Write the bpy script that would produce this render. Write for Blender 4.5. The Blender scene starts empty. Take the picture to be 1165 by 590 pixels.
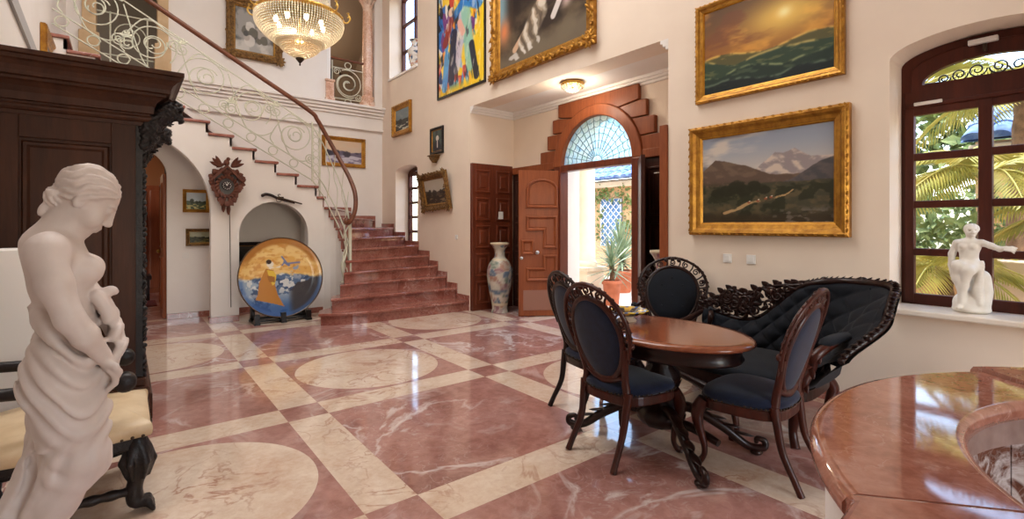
import bpy, math, random
import numpy as np
from mathutils import Vector, Matrix
PI = math.pi
SC = bpy.context.scene
COL = SC.collection
random.seed(7)

# ------------------------------------------------------------------ basics
def lin(c):
    c = c / 255.0
    return c / 12.92 if c <= 0.04045 else ((c + 0.055) / 1.055) ** 2.4
def rgb(r, g, b, a=1.0):
    return (lin(r), lin(g), lin(b), a)
def V(*a):
    return Vector(a)

class MB:
    """collects vertices and faces of one mesh"""
    def __init__(self):
        self.v = []; self.f = []; self.m = []; self.s = []
    def add(self, vs, fs, mi=0, smooth=False):
        o = len(self.v)
        self.v.extend([tuple(p) for p in vs])
        for f in fs:
            self.f.append([i + o for i in f]); self.m.append(mi); self.s.append(smooth)
        return self
    def box(self, x0, x1, y0, y1, z0, z1, mi=0):
        vs = [(x, y, z) for z in (z0, z1) for y in (y0, y1) for x in (x0, x1)]
        return self.add(vs, [(0, 2, 3, 1), (4, 5, 7, 6), (0, 1, 5, 4), (2, 6, 7, 3), (0, 4, 6, 2), (1, 3, 7, 5)], mi)
    def obox(self, o, ax, ay, az, mi=0):
        """box from centre o with half vectors ax, ay, az"""
        o, ax, ay, az = map(Vector, (o, ax, ay, az))
        vs = [o + ax * x + ay * y + az * z for z in (-1, 1) for y in (-1, 1) for x in (-1, 1)]
        return self.add(vs, [(0, 2, 3, 1), (4, 5, 7, 6), (0, 1, 5, 4), (2, 6, 7, 3), (0, 4, 6, 2), (1, 3, 7, 5)], mi)
    def prism(self, poly, fn, a, b, mi=0):
        """extrude a 2-D polygon; fn(u, v, w) -> point, w from a to b"""
        n = len(poly)
        vs = [fn(u, v, a) for u, v in poly] + [fn(u, v, b) for u, v in poly]
        fs = [list(range(n))[::-1], list(range(n, 2 * n))]
        fs += [(i, (i + 1) % n, n + (i + 1) % n, n + i) for i in range(n)]
        return self.add(vs, fs, mi)
    def ringprism(self, outer, inner, fn, a, b, mi=0):
        """extruded ring between two loops with the same point count"""
        n = len(outer)
        vs = [fn(u, v, a) for u, v in outer] + [fn(u, v, a) for u, v in inner] + [fn(u, v, b) for u, v in outer] + [fn(u, v, b) for u, v in inner]
        fs = []
        for i in range(n):
            j = (i + 1) % n
            fs += [(i, j, n + j, n + i), (2 * n + i, 3 * n + i, 3 * n + j, 2 * n + j), (i, 2 * n + i, 2 * n + j, j), (n + i, n + j, 3 * n + j, 3 * n + i)]
        return self.add(vs, fs, mi)
    def tube(self, path, r, n=8, closed=False, mi=0, flat=None):
        """sweep a circle (or ellipse: flat=(up vector, k)) along a path"""
        P = [Vector(p) for p in path]; N = len(P)
        R = r if isinstance(r, (list, tuple)) else [r] * N
        if len(R) != N:
            R = [float(np.interp(i / (N - 1), np.linspace(0, 1, len(R)), R)) for i in range(N)]
        vs = []; ref = None
        for i in range(N):
            if closed: t = P[(i + 1) % N] - P[i - 1]
            else: t = P[min(i + 1, N - 1)] - P[max(i - 1, 0)]
            if t.length < 1e-9: t = Vector((0, 0, 1))
            t.normalize()
            if ref is None:
                ref = Vector((0, 0, 1)) if abs(t.z) < .9 else Vector((1, 0, 0))
                if flat: ref = Vector(flat[0])
            if flat: ref = Vector(flat[0])
            u = ref - t * ref.dot(t)
            if u.length < 1e-6: u = t.orthogonal()
            u.normalize(); w = t.cross(u); ref = u
            ku = flat[1] if flat else 1.0
            for k in range(n):
                a = 2 * PI * k / n
                vs.append(P[i] + u * (R[i] * ku * math.cos(a)) + w * (R[i] * math.sin(a)))
        fs = []
        for i in range(N if closed else N - 1):
            j = (i + 1) % N
            for k in range(n):
                l = (k + 1) % n
                fs.append((i * n + k, i * n + l, j * n + l, j * n + k))
        self.add(vs, fs, mi, True)
        if not closed:
            self.add(vs[:n], [list(range(n))[::-1]], mi); self.add(vs[-n:], [list(range(n))], mi)
        return self
    def lathe(self, prof, c=(0, 0, 0), n=24, mi=0, sx=1.0, sy=1.0, rf=None, smooth=True, a0=0.0):
        vs = []; m = len(prof)
        for r, z in prof:
            for k in range(n):
                a = 2 * PI * k / n + a0
                q = r * (rf(a, z) if rf else 1.0)
                vs.append((c[0] + q * math.cos(a) * sx, c[1] + q * math.sin(a) * sy, c[2] + z))
        fs = []
        for i in range(m - 1):
            for k in range(n):
                l = (k + 1) % n
                fs.append((i * n + k, i * n + l, (i + 1) * n + l, (i + 1) * n + k))
        self.add(vs, fs, mi, smooth)
        if prof[0][0] > 1e-5: self.add(vs[:n], [list(range(n))[::-1]], mi)
        if prof[-1][0] > 1e-5: self.add(vs[-n:], [list(range(n))], mi)
        return self
    def ball(self, c, r, nu=10, nv=6, mi=0, rot=None):
        if not isinstance(r, (tuple, list)): r = (r, r, r)
        c = Vector(c); vs = []
        for i in range(nv + 1):
            th = PI * i / nv
            for k in range(nu):
                a = 2 * PI * k / nu
                p = Vector((r[0] * math.sin(th) * math.cos(a), r[1] * math.sin(th) * math.sin(a), -r[2] * math.cos(th)))
                if rot is not None: p = rot @ p
                vs.append(c + p)
        fs = [(i * nu + k, i * nu + (k + 1) % nu, (i + 1) * nu + (k + 1) % nu, (i + 1) * nu + k) for i in range(nv) for k in range(nu)]
        return self.add(vs, fs, mi, True)
    def grid(self, fn, nu, nv, mi=0, smooth=True, closeu=False):
        vs = [fn(i / (nu if closeu else nu - 1), j / (nv - 1)) for j in range(nv) for i in range(nu)]
        fs = []
        for j in range(nv - 1):
            for i in range(nu if closeu else nu - 1):
                k = (i + 1) % nu
                fs.append((j * nu + i, j * nu + k, (j + 1) * nu + k, (j + 1) * nu + i))
        return self.add(vs, fs, mi, smooth)
    def leaf(self, base, d, nrm, L, W, curl=0.0, mi=0, thick=.25):
        """a pointed carved leaf"""
        d = Vector(d).normalized(); nrm = Vector(nrm); nrm = (nrm - d * nrm.dot(d))
        nrm = nrm.normalized() if nrm.length > 1e-6 else d.orthogonal()
        s = d.cross(nrm); base = Vector(base)
        def fn(u, v):
            w = math.sin(PI * min(1, (v * .92 + .06))) ** .7 * W * .5
            a = 2 * PI * u
            return base + d * (L * v) + nrm * (curl * v * v * L + w * thick * math.sin(a)) + s * (w * math.cos(a))
        return self.grid(fn, 6, 6, mi, True, True)
    def build(self, name, mats=None, parent=None, bevel=0, sub=0, keep=False, seg=2):
        me = bpy.data.meshes.new(name)
        vs = np.array(self.v, dtype=float).reshape(-1, 3)
        loc = Vector((0, 0, 0))
        if parent is not None:
            off = wloc(parent)
            vs = vs - np.array(off)
        elif not keep and len(vs):
            lo, hi = vs.min(0), vs.max(0)
            loc = Vector(((lo[0] + hi[0]) / 2, (lo[1] + hi[1]) / 2, lo[2]))
            vs = vs - np.array(loc)
        me.from_pydata([tuple(p) for p in vs], [], self.f)
        if mats is not None:
            for m in (mats if isinstance(mats, (list, tuple)) else [mats]): me.materials.append(m)
        me.polygons.foreach_set('material_index', self.m)
        me.polygons.foreach_set('use_smooth', self.s)
        me.validate(); me.update()
        o = bpy.data.objects.new(name, me); COL.objects.link(o); o.location = loc
        if parent is not None: o.parent = parent
        if bevel:
            b = o.modifiers.new('bevel', 'BEVEL'); b.width = bevel; b.segments = seg; b.limit_method = 'ANGLE'; b.angle_limit = .6
        if sub:
            s = o.modifiers.new('sub', 'SUBSURF'); s.levels = s.render_levels = sub
        return o

def wloc(o):
    l = Vector((0, 0, 0))
    while o is not None:
        l = l + Vector(o.location); o = o.parent
    return l
def tag(o, label, cat, group=None, kind=None):
    o['label'] = label; o['category'] = cat
    if group: o['group'] = group
    if kind: o['kind'] = kind
    return o
def thing(name, label, cat, loc=(0, 0, 0), group=None, kind=None):
    o = bpy.data.objects.new(name, None); COL.objects.link(o); o.location = loc; o.empty_display_size = .1
    return tag(o, label, cat, group, kind)
def structure(o, label=None, cat=None):
    o['kind'] = 'structure'
    if label: o['label'] = label
    if cat: o['category'] = cat
    return o
def copy_tree(o, parent=None):
    c = o.copy(); COL.objects.link(c)
    if parent is not None: c.parent = parent
    for ch in [x for x in bpy.data.objects if x.parent == o]:
        copy_tree(ch, c)
    return c

def spline(pts, n=40, closed=False):
    """Catmull-Rom through points"""
    P = [np.array(p, float) for p in pts]; out = []
    m = len(P)
    segs = m if closed else m - 1
    for s in range(segs):
        if closed: p0, p1, p2, p3 = P[s - 1], P[s], P[(s + 1) % m], P[(s + 2) % m]
        else: p0, p1, p2, p3 = P[max(s - 1, 0)], P[s], P[s + 1], P[min(s + 2, m - 1)]
        k = max(2, int(round(n / segs)))
        for i in range(k):
            t = i / k
            out.append(.5 * ((2 * p1) + (-p0 + p2) * t + (2 * p0 - 5 * p1 + 4 * p2 - p3) * t * t + (-p0 + 3 * p1 - 3 * p2 + p3) * t ** 3))
    if not closed: out.append(P[-1])
    return [tuple(p) for p in out]
def spiral2(cx, cy, r0, r1, a0, turns, n=28):
    return [(cx + (r0 + (r1 - r0) * (i / n)) * math.cos(a0 + 2 * PI * turns * i / n), cy + (r0 + (r1 - r0) * (i / n)) * math.sin(a0 + 2 * PI * turns * i / n)) for i in range(n + 1)]

# ------------------------------------------------------------------ noise for painted canvases
def _hash(ix, iy, seed):
    h = (ix * 374761393 + iy * 668265263 + seed * 974634777) & 0xffffffff
    h = ((h ^ (h >> 13)) * 1274126177) & 0xffffffff
    return ((h ^ (h >> 16)) & 0xffff) / 65535.0
def vnoise(x, y, seed=0):
    ix = np.floor(x).astype(np.int64); iy = np.floor(y).astype(np.int64)
    fx = x - ix; fy = y - iy; fx = fx * fx * (3 - 2 * fx); fy = fy * fy * (3 - 2 * fy)
    a = _hash(ix, iy, seed); b = _hash(ix + 1, iy, seed); c = _hash(ix, iy + 1, seed); d = _hash(ix + 1, iy + 1, seed)
    return (a * (1 - fx) + b * fx) * (1 - fy) + (c * (1 - fx) + d * fx) * fy
def fbm(x, y, seed=0, oct=4):
    s = 0; a = .5
    for o in range(oct):
        s = s + a * vnoise(x * 2 ** o, y * 2 ** o, seed + o * 17); a *= .5
    return s / (1 - .5 ** oct)
def mixc(c, col, w):
    w = np.clip(w, 0, 1)[..., None]
    return c * (1 - w) + np.array(col, float) * w
def sstep(a, b, x):
    t = np.clip((x - a) / (b - a), 0, 1); return t * t * (3 - 2 * t)
def voro(u, v, n, seed, su=1.0, sv=1.0):
    rs = np.random.RandomState(seed); pu = rs.rand(n); pv = rs.rand(n)
    best = np.full(u.shape, 9.); idx = np.zeros(u.shape, int); sec = np.full(u.shape, 9.)
    for i in range(n):
        d = np.hypot((u - pu[i]) * su, (v - pv[i]) * sv)
        sec = np.where(d < best, best, np.minimum(sec, d)); idx = np.where(d < best, i, idx); best = np.minimum(best, d)
    return idx, best, sec
def seg(u, v, a, b, w):
    """soft mask around a stroke"""
    ax, ay = a; bx, by = b
    t = np.clip(((u - ax) * (bx - ax) + (v - ay) * (by - ay)) / ((bx - ax) ** 2 + (by - ay) ** 2 + 1e-9), 0, 1)
    d = np.hypot(u - ax - t * (bx - ax), v - ay - t * (by - ay))
    return 1 - sstep(w * .75, w * 1.1, d)
def color_attr(o, cols):
    me = o.data
    at = me.color_attributes.new('paint', 'FLOAT_COLOR', 'POINT')
    c = np.clip(np.array(cols, float), 0, 255) / 255.0
    c = np.where(c <= .04045, c / 12.92, ((c + .055) / 1.055) ** 2.4)
    a = np.ones((len(c), 4)); a[:, :3] = c
    at.data.foreach_set('color', a.ravel().astype(np.float32))

# ------------------------------------------------------------------ smooth solids (sculpted figures)
class SDF:
    def __init__(self, lo, hi, h):
        self.lo = np.array(lo, float); self.h = h
        n = np.ceil((np.array(hi) - self.lo) / h).astype(int) + 1
        self.n = n
        self.ax = [self.lo[i] + h * np.arange(n[i]) for i in range(3)]
        self.D = np.full(n, 1.0, dtype=np.float32)
    def _put(self, fn, lo, hi, k, mode):
        i0 = [max(0, int((lo[i] - k - .02 - self.lo[i]) / self.h)) for i in range(3)]
        i1 = [min(self.n[i], int((hi[i] + k + .02 - self.lo[i]) / self.h) + 2) for i in range(3)]
        if any(i1[i] <= i0[i] for i in range(3)): return
        sl = tuple(slice(i0[i], i1[i]) for i in range(3))
        X, Y, Z = np.meshgrid(*[self.ax[i][sl[i]] for i in range(3)], indexing='ij')
        d = fn(X, Y, Z); a = self.D[sl]
        if mode == 'add':
            h = np.maximum(k - np.abs(a - d), 0) / k
            self.D[sl] = np.minimum(a, d) - h * h * k * .25
        else:
            b = -d; h = np.maximum(k - np.abs(a - b), 0) / k
            self.D[sl] = np.maximum(a, b) + h * h * k * .25
    def cap(self, a, b, ra, rb=None, k=.02, mode='add'):
        rb = ra if rb is None else rb
        a = np.array(a, float); b = np.array(b, float); ab = b - a; L = max(1e-9, ab @ ab)
        def fn(X, Y, Z):
            t = np.clip(((X - a[0]) * ab[0] + (Y - a[1]) * ab[1] + (Z - a[2]) * ab[2]) / L, 0, 1)
            return np.sqrt((X - a[0] - t * ab[0]) ** 2 + (Y - a[1] - t * ab[1]) ** 2 + (Z - a[2] - t * ab[2]) ** 2) - (ra + (rb - ra) * t)
        R = max(ra, rb)
        self._put(fn, np.minimum(a, b) - R, np.maximum(a, b) + R, k, mode); return self
    def chain(self, pts, rs, k=.02):
        if not isinstance(rs, (list, tuple)): rs = [rs] * len(pts)
        if len(rs) != len(pts): rs = [float(np.interp(i / (len(pts) - 1), np.linspace(0, 1, len(rs)), rs)) for i in range(len(pts))]
        for i in range(len(pts) - 1): self.cap(pts[i], pts[i + 1], rs[i], rs[i + 1], k)
        return self
    def ell(self, c, r, k=.02, rot=None, mode='add'):
        c = np.array(c, float); r = np.array(r, float); R = max(r)
        M = np.array(rot.transposed()) if rot is not None else np.eye(3)
        def fn(X, Y, Z):
            x, y, z = X - c[0], Y - c[1], Z - c[2]
            p = M[0, 0] * x + M[0, 1] * y + M[0, 2] * z; q = M[1, 0] * x + M[1, 1] * y + M[1, 2] * z; s = M[2, 0] * x + M[2, 1] * y + M[2, 2] * z
            k0 = np.sqrt((p / r[0]) ** 2 + (q / r[1]) ** 2 + (s / r[2]) ** 2)
            k1 = np.sqrt((p / r[0] ** 2) ** 2 + (q / r[1] ** 2) ** 2 + (s / r[2] ** 2) ** 2) + 1e-9
            return k0 * (k0 - 1) / k1
        self._put(fn, c - R, c + R, k, mode); return self
    def mesh(self):
        D = self.D; S = D < 0; nx, ny, nz = D.shape
        cor = [(i, j, k) for i in (0, 1) for j in (0, 1) for k in (0, 1)]
        sh = lambda A, c: A[c[0]:nx - 1 + c[0], c[1]:ny - 1 + c[1], c[2]:nz - 1 + c[2]]
        cnt = sum(sh(S, c).astype(np.int8) for c in cor)
        act = (cnt > 0) & (cnt < 8)
        ids = np.full(act.shape, -1, np.int64); cells = np.argwhere(act); ids[act] = np.arange(len(cells))
        dv = {c: sh(D, c)[act] for c in cor}
        acc = np.zeros((len(cells), 3)); num = np.zeros(len(cells))
        for a in cor:
            for ax in range(3):
                if a[ax]: continue
                b = list(a); b[ax] = 1; b = tuple(b)
                m = (dv[a] < 0) != (dv[b] < 0)
                t = np.where(m, dv[a] / np.where(m, dv[a] - dv[b], 1), 0)
                p = np.array(a, float)[None, :].repeat(len(cells), 0); p[:, ax] += t
                acc += p * m[:, None]; num += m
        vs = self.lo + self.h * (cells + acc / num[:, None])
        fs = []
        for ax in range(3):
            u, w = (ax + 1) % 3, (ax + 2) % 3
            s0 = [slice(None)] * 3; s1 = [slice(None)] * 3
            s0[ax] = slice(0, -1); s1[ax] = slice(1, None)
            A, B = S[tuple(s0)], S[tuple(s1)]
            e = np.argwhere(A != B)
            e = e[(e[:, u] > 0) & (e[:, w] > 0) & (e[:, u] < D.shape[u] - 1) & (e[:, w] < D.shape[w] - 1)]
            inside = A[e[:, 0], e[:, 1], e[:, 2]]
            q = []
            for du, dw in ((1, 1), (0, 1), (0, 0), (1, 0)):
                c = e.copy(); c[:, u] -= du; c[:, w] -= dw
                q.append(ids[c[:, 0], c[:, 1], c[:, 2]])
            q = np.stack(q, 1)
            q[~inside] = q[~inside][:, ::-1]
            fs.append(q)
        return vs, np.concatenate(fs)
    def build(self, name, mat, fn=None, parent=None, loc=None, smooth_it=2):
        vs, fs = self.mesh()
        if fn is not None: vs = fn(vs)
        me = bpy.data.meshes.new(name)
        off = np.array(wloc(parent)) if parent is not None else (np.array(loc) if loc is not None else np.zeros(3))
        me.from_pydata((vs - off).tolist(), [], fs.tolist())
        me.materials.append(mat); me.polygons.foreach_set('use_smooth', [True] * len(me.polygons))
        me.update()
        o = bpy.data.objects.new(name, me); COL.objects.link(o)
        if parent is not None: o.parent = parent
        elif loc is not None: o.location = loc
        if smooth_it:
            m = o.modifiers.new('smooth', 'SMOOTH'); m.factor = .5; m.iterations = smooth_it
        return o

# ------------------------------------------------------------------ materials
class NT:
    def __init__(self, name):
        self.mat = bpy.data.materials.new(name); self.mat.use_nodes = True
        self.t = self.mat.node_tree; self.t.nodes.clear()
        self.out = self.t.nodes.new('ShaderNodeOutputMaterial')
    def n(self, typ, **kw):
        nd = self.t.nodes.new(typ)
        ins = kw.pop('ins', {})
        for k, v in kw.items(): setattr(nd, k, v)
        for k, v in ins.items():
            if isinstance(v, bpy.types.NodeSocket): self.t.links.new(v, nd.inputs[k])
            else: nd.inputs[k].default_value = v
        return nd
    def l(self, a, b): self.t.links.new(a, b)
    def ramp(self, fac, stops):
        r = self.t.nodes.new('ShaderNodeValToRGB'); self.l(fac, r.inputs['Fac'])
        e = r.color_ramp.elements
        while len(e) > 1: e.remove(e[-1])
        e[0].position = stops[0][0]; e[0].color = stops[0][1]
        for p, c in stops[1:]:
            q = e.new(p); q.color = c
        return r.outputs['Color']
    def mix(self, fac, a, b, mode='MIX'):
        m = self.t.nodes.new('ShaderNodeMix'); m.data_type = 'RGBA'; m.blend_type = mode
        for s, v in ((m.inputs[0], fac), (m.inputs[6], a), (m.inputs[7], b)):
            if isinstance(v, bpy.types.NodeSocket): self.l(v, s)
            else: s.default_value = v
        return m.outputs[2]
    def bump(self, h, strength, dist=.01):
        b = self.n('ShaderNodeBump', ins={'Strength': strength, 'Distance': dist, 'Height': h}); return b.outputs[0]
    def bsdf(self, **ins):
        b = self.n('ShaderNodeBsdfPrincipled')
        for k, v in ins.items():
            k = k.replace('_', ' ')
            if isinstance(v, bpy.types.NodeSocket): self.l(v, b.inputs[k])
            else: b.inputs[k].default_value = v
        self.l(b.outputs[0], self.out.inputs[0]); return b
    def coords(self, scale=(1, 1, 1), which='Object'):
        tc = self.n('ShaderNodeTexCoord'); mp = self.n('ShaderNodeMapping', ins={'Scale': scale, 'Vector': tc.outputs[which]})
        return mp.outputs[0]
    def noise(self, vec, scale, detail=4, rough=.55, dist=0.0):
        return self.n('ShaderNodeTexNoise', ins={'Vector': vec, 'Scale': scale, 'Detail': detail, 'Roughness': rough, 'Distortion': dist}).outputs[0]

def plain(name, c, rough=.5, c2=None, scale=8, bump=0, bscale=60, metal=0.0, spec=.5, coat=0.0, dist=.01, sheen=0.0):
    t = NT(name); v = t.coords()
    if c2 is not None: col = t.ramp(t.noise(v, scale), [(.35, c), (.65, c2)])
    else: col = c
    kw = dict(Base_Color=col, Roughness=rough, Metallic=metal, Specular_IOR_Level=spec, Coat_Weight=coat)
    if coat: kw['Coat_Roughness'] = .12
    if sheen: kw['Sheen_Weight'] = sheen
    if bump: kw['Normal'] = t.bump(t.noise(v, bscale, 3), bump, dist)
    t.bsdf(**kw); return t.mat
def wood(name, c1, c2, rough=.35, scale=6, stretch=(1, 1, .12), coat=.25, bump=.15):
    t = NT(name); v = t.coords(stretch)
    n = t.noise(v, scale, 6, .6, 1.2); n2 = t.noise(v, scale * 9, 3, .6)
    col = t.ramp(n, [(.3, c1), (.7, c2)])
    col = t.mix(.25, col, t.ramp(n2, [(.4, c1), (.6, c2)]))
    t.bsdf(Base_Color=col, Roughness=rough, Coat_Weight=coat, Coat_Roughness=.15, Specular_IOR_Level=.25, Normal=t.bump(n2, bump, .004)); return t.mat
def marble(name, base, dark, light, vein, rough=.1, scale=1.6, veinw=.035, vs=1.3, speck=.5, spec=.6, haze=0.0):
    t = NT(name); v = t.coords()
    big = t.noise(v, scale, 7, .62, .6)
    col = t.ramp(big, [(.3, dark), (.5, base), (.7, light)])
    fine = t.noise(v, scale * 9, 5, .65, .4)
    col = t.mix(speck * .6, col, t.ramp(fine, [(.38, dark), (.62, light)]))
    nz = t.noise(v, vs, 5, .55, 1.0)
    ab = t.n('ShaderNodeMath', operation='ABSOLUTE', ins={0: t.n('ShaderNodeMath', operation='SUBTRACT', ins={0: nz, 1: .5}).outputs[0]}).outputs[0]
    vm = t.ramp(ab, [(0, (1, 1, 1, 1)), (veinw, (0, 0, 0, 1))])
    nz2 = t.noise(v, vs * 3.7, 4, .5, 1.4)
    ab2 = t.n('ShaderNodeMath', operation='ABSOLUTE', ins={0: t.n('ShaderNodeMath', operation='SUBTRACT', ins={0: nz2, 1: .5}).outputs[0]}).outputs[0]
    vm2 = t.ramp(ab2, [(0, (.6, .6, .6, 1)), (veinw * .5, (0, 0, 0, 1))])
    mask = t.mix(.5, vm, vm2, 'ADD')
    msk = t.n('ShaderNodeMath', operation='MULTIPLY', ins={0: mask, 1: t.ramp(t.noise(v, .9, 3), [(.42, (0, 0, 0, 1)), (.62, (1, 1, 1, 1))])}).outputs[0]
    col = t.mix(msk, col, vein)
    t.bsdf(Base_Color=col, Roughness=t.ramp(fine, [(.3, (rough * .7,) * 3 + (1,)), (.7, (rough * 1.4,) * 3 + (1,))]), Specular_IOR_Level=spec, Coat_Weight=haze, Coat_Roughness=.32)
    return t.mat
def glassmat(name, tint=(1, 1, 1, 1), refl=.12, rough=.02):
    t = NT(name)
    tr = t.n('ShaderNodeBsdfTransparent', ins={'Color': tint}); gl = t.n('ShaderNodeBsdfGlossy', ins={'Roughness': rough})
    fr = t.n('ShaderNodeFresnel', ins={'IOR': 1.45})
    ge = t.n('ShaderNodeNewGeometry'); fb = t.n('ShaderNodeMath', operation='SUBTRACT', ins={0: 1.0, 1: ge.outputs['Backfacing']}); fm = t.n('ShaderNodeMath', operation='MULTIPLY', ins={0: fr.outputs[0], 1: fb.outputs[0]})
    m = t.n('ShaderNodeMixShader'); t.l(fm.outputs[0], m.inputs[0]); t.l(tr.outputs[0], m.inputs[1]); t.l(gl.outputs[0], m.inputs[2])
    t.l(m.outputs[0], t.out.inputs[0]); return t.mat
def emit(name, c, s):
    t = NT(name); e = t.n('ShaderNodeEmission', ins={'Color': c, 'Strength': s}); t.l(e.outputs[0], t.out.inputs[0]); return t.mat
def paintmat(name, rough=.35, bump=.25):
    t = NT(name); a = t.n('ShaderNodeVertexColor', layer_name='paint'); v = t.coords()
    t.bsdf(Base_Color=a.outputs[0], Roughness=rough, Specular_IOR_Level=.3, Normal=t.bump(t.noise(v, 90, 4), bump, .002)); return t.mat

M = {}
M['wall'] = plain('cream_plaster', rgb(238, 221, 202), .85, rgb(234, 216, 197), 2, .08, 120, dist=.003)
M['wallw'] = plain('white_plaster', rgb(240, 234, 228), .85, rgb(236, 229, 222), 2, .08, 120, dist=.003)
M['stucco'] = plain('peach_stucco', rgb(226, 182, 136), .9, rgb(216, 170, 124), 3, .2, 90)
M['sill'] = plain('pale_sill_marble', rgb(232, 222, 208), .3, rgb(220, 206, 190), 5)
M['stuccol'] = plain('pale_stucco', rgb(226, 206, 178), .9, rgb(220, 198, 168), 3, .2, 90)
M['white'] = plain('white_paint', rgb(242, 238, 234), .5)
M['red'] = marble('red_marble', rgb(170, 120, 110), rgb(134, 86, 76), rgb(194, 148, 138), rgb(220, 204, 198), .07, 1.5, spec=1.0, haze=.3)
M['redb'] = marble('red_marble_counter', rgb(156, 100, 82), rgb(122, 72, 58), rgb(180, 128, 110), rgb(190, 150, 136), .05, 4.0, .010, 6.5, spec=1.0)
M['stair'] = marble('red_stair_marble', rgb(154, 92, 78), rgb(116, 62, 50), rgb(178, 124, 110), rgb(190, 150, 140), .10, 3.2, .016, 3.2)
M['cream'] = marble('cream_marble', rgb(222, 200, 178), rgb(204, 170, 144), rgb(234, 218, 200), rgb(172, 122, 98), .07, 2.4, .02, 2.2, spec=1.0, haze=.3)
M['pink'] = marble('pink_marble', rgb(222, 178, 150), rgb(196, 140, 112), rgb(238, 206, 184), rgb(245, 226, 210), .25, 4)
M['brownm'] = marble('brown_veined_marble', rgb(96, 58, 44), rgb(62, 34, 26), rgb(128, 84, 66), rgb(190, 178, 174), .2, 5, .09, 6)
M['sculpt'] = plain('white_sculpture_plaster', rgb(214, 200, 193), .5, rgb(202, 187, 178), 6, .1, 70, dist=.003)
M['sculpt2'] = plain('ivory_statuette_marble', rgb(232, 226, 216), .5, rgb(222, 214, 202), 12)
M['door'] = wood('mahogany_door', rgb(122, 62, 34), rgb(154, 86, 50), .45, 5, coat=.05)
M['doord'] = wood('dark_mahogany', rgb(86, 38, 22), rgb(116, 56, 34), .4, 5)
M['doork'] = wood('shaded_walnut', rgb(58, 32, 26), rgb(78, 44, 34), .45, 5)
M['win'] = wood('window_wood', rgb(64, 26, 17), rgb(86, 38, 24), .45, 7, coat=.05)
M['arm'] = wood('dark_oak', rgb(48, 25, 14), rgb(76, 43, 26), .42, 5, (1, 1, .1), .0, .25)
M['carved'] = plain('ebonised_carving', rgb(20, 16, 17), .38, rgb(34, 26, 25), 30, .4, 50, spec=.35)
M['chair'] = wood('rosewood', rgb(42, 15, 10), rgb(76, 30, 18), .35, 8, (1, 1, .3), .2)
M['chaird'] = wood('dark_rosewood', rgb(24, 11, 9), rgb(44, 19, 13), .36, 8, (1, 1, .3), .2)
M['tabletop'] = wood('polished_mahogany_top', rgb(120, 62, 38), rgb(152, 88, 58), .16, 4, (.25, 1, 1), .6, .05)
M['rail'] = wood('handrail_wood', rgb(92, 50, 32), rgb(120, 70, 46), .35, 8, (.2, 1, 1), .3)
M['velvet'] = plain('navy_velvet', rgb(14, 24, 47), .85, rgb(20, 33, 60), 25, .25, 300, spec=.2, sheen=.25, dist=.002)
M['velvetd'] = plain('black_velvet', rgb(8, 12, 20), .8, rgb(12, 18, 28), 25, .25, 300, spec=.25, sheen=.08, dist=.002)
M['leather'] = plain('cream_leather', rgb(220, 198, 164), .45, rgb(202, 176, 138), 6, .2, 80, dist=.003)
M['stud'] = plain('dark_bronze_studs', rgb(70, 56, 44), .35, metal=.8)
M['gold'] = plain('gilded_wood', rgb(190, 138, 52), .36, rgb(150, 100, 34), 14, .5, 45, metal=.65, dist=.01)
M['goldl'] = plain('bright_gilt', rgb(214, 160, 62), .3, rgb(190, 132, 42), 10, .2, 60, metal=.7)
M['golda'] = plain('antique_gilt_carving', rgb(150, 112, 60), .45, rgb(92, 64, 32), 30, .8, 50, metal=.5, dist=.015)
M['brass'] = plain('brass', rgb(200, 160, 80), .28, metal=.9)
M['iron'] = plain('pale_green_iron', rgb(216, 214, 194), .5, rgb(202, 202, 180), 12)
M['black'] = plain('black_lacquer', rgb(18, 16, 16), .3)
M['silver'] = plain('brushed_steel', rgb(190, 190, 190), .3, metal=.9)
M['plastic'] = plain('white_plastic', rgb(236, 232, 226), .4)
M['terracotta'] = plain('terracotta', rgb(184, 106, 72), .85, rgb(164, 90, 58), 8, .2, 60)
M['leaf'] = plain('leaf_green', rgb(92, 112, 58), .5, rgb(126, 140, 74), 6)
M['leafb'] = plain('blue_green_leaf', rgb(98, 120, 92), .5, rgb(140, 156, 120), 6)
M['palm'] = plain('palm_leaf', rgb(158, 160, 70), .5, rgb(200, 186, 92), 3)
M['bark'] = plain('palm_bark', rgb(128, 98, 70), .9, rgb(96, 72, 50), 14, .6, 40)
M['soil'] = plain('soil', rgb(70, 52, 40), .95)
M['hedge'] = plain('hedge_green', rgb(104, 128, 74), .7, rgb(146, 160, 98), 9)
M['tile'] = plain('blue_glazed_tile', rgb(62, 92, 150), .3, rgb(120, 146, 186), 5)
M['patio'] = plain('pale_patio_stone', rgb(204, 194, 182), .8, rgb(190, 178, 164), 3, .1, 60)
M['glass'] = glassmat('window_glass')
M['paint'] = paintmat('oil_paint')
M['glaze'] = paintmat('glazed_decoration', .18, .05)
M['bulb'] = emit('warm_bulb', (1, .82, .55, 1), 14)
M['rug'] = plain('red_rug', rgb(120, 44, 36), .95, rgb(60, 30, 40), 14)
M['curtain'] = plain('striped_curtain', rgb(206, 176, 130), .8, rgb(150, 96, 60), 20)
# ================================================================== THE ROOM
XW = 4.6      # entrance wall plane (faces -X)
YB = 10.65    # far wall plane (faces -Y)
XL = -0.75    # left wall plane (faces +X)
YS = 8.45     # stair side wall plane (faces -Y)
ZC = 7.6

def arc(cx, cz, r, a0, a1, n, rz=None):
    rz = rz or r
    return [(cx + r * math.cos(a0 + (a1 - a0) * i / n), cz + rz * math.sin(a0 + (a1 - a0) * i / n)) for i in range(n + 1)]

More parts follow.
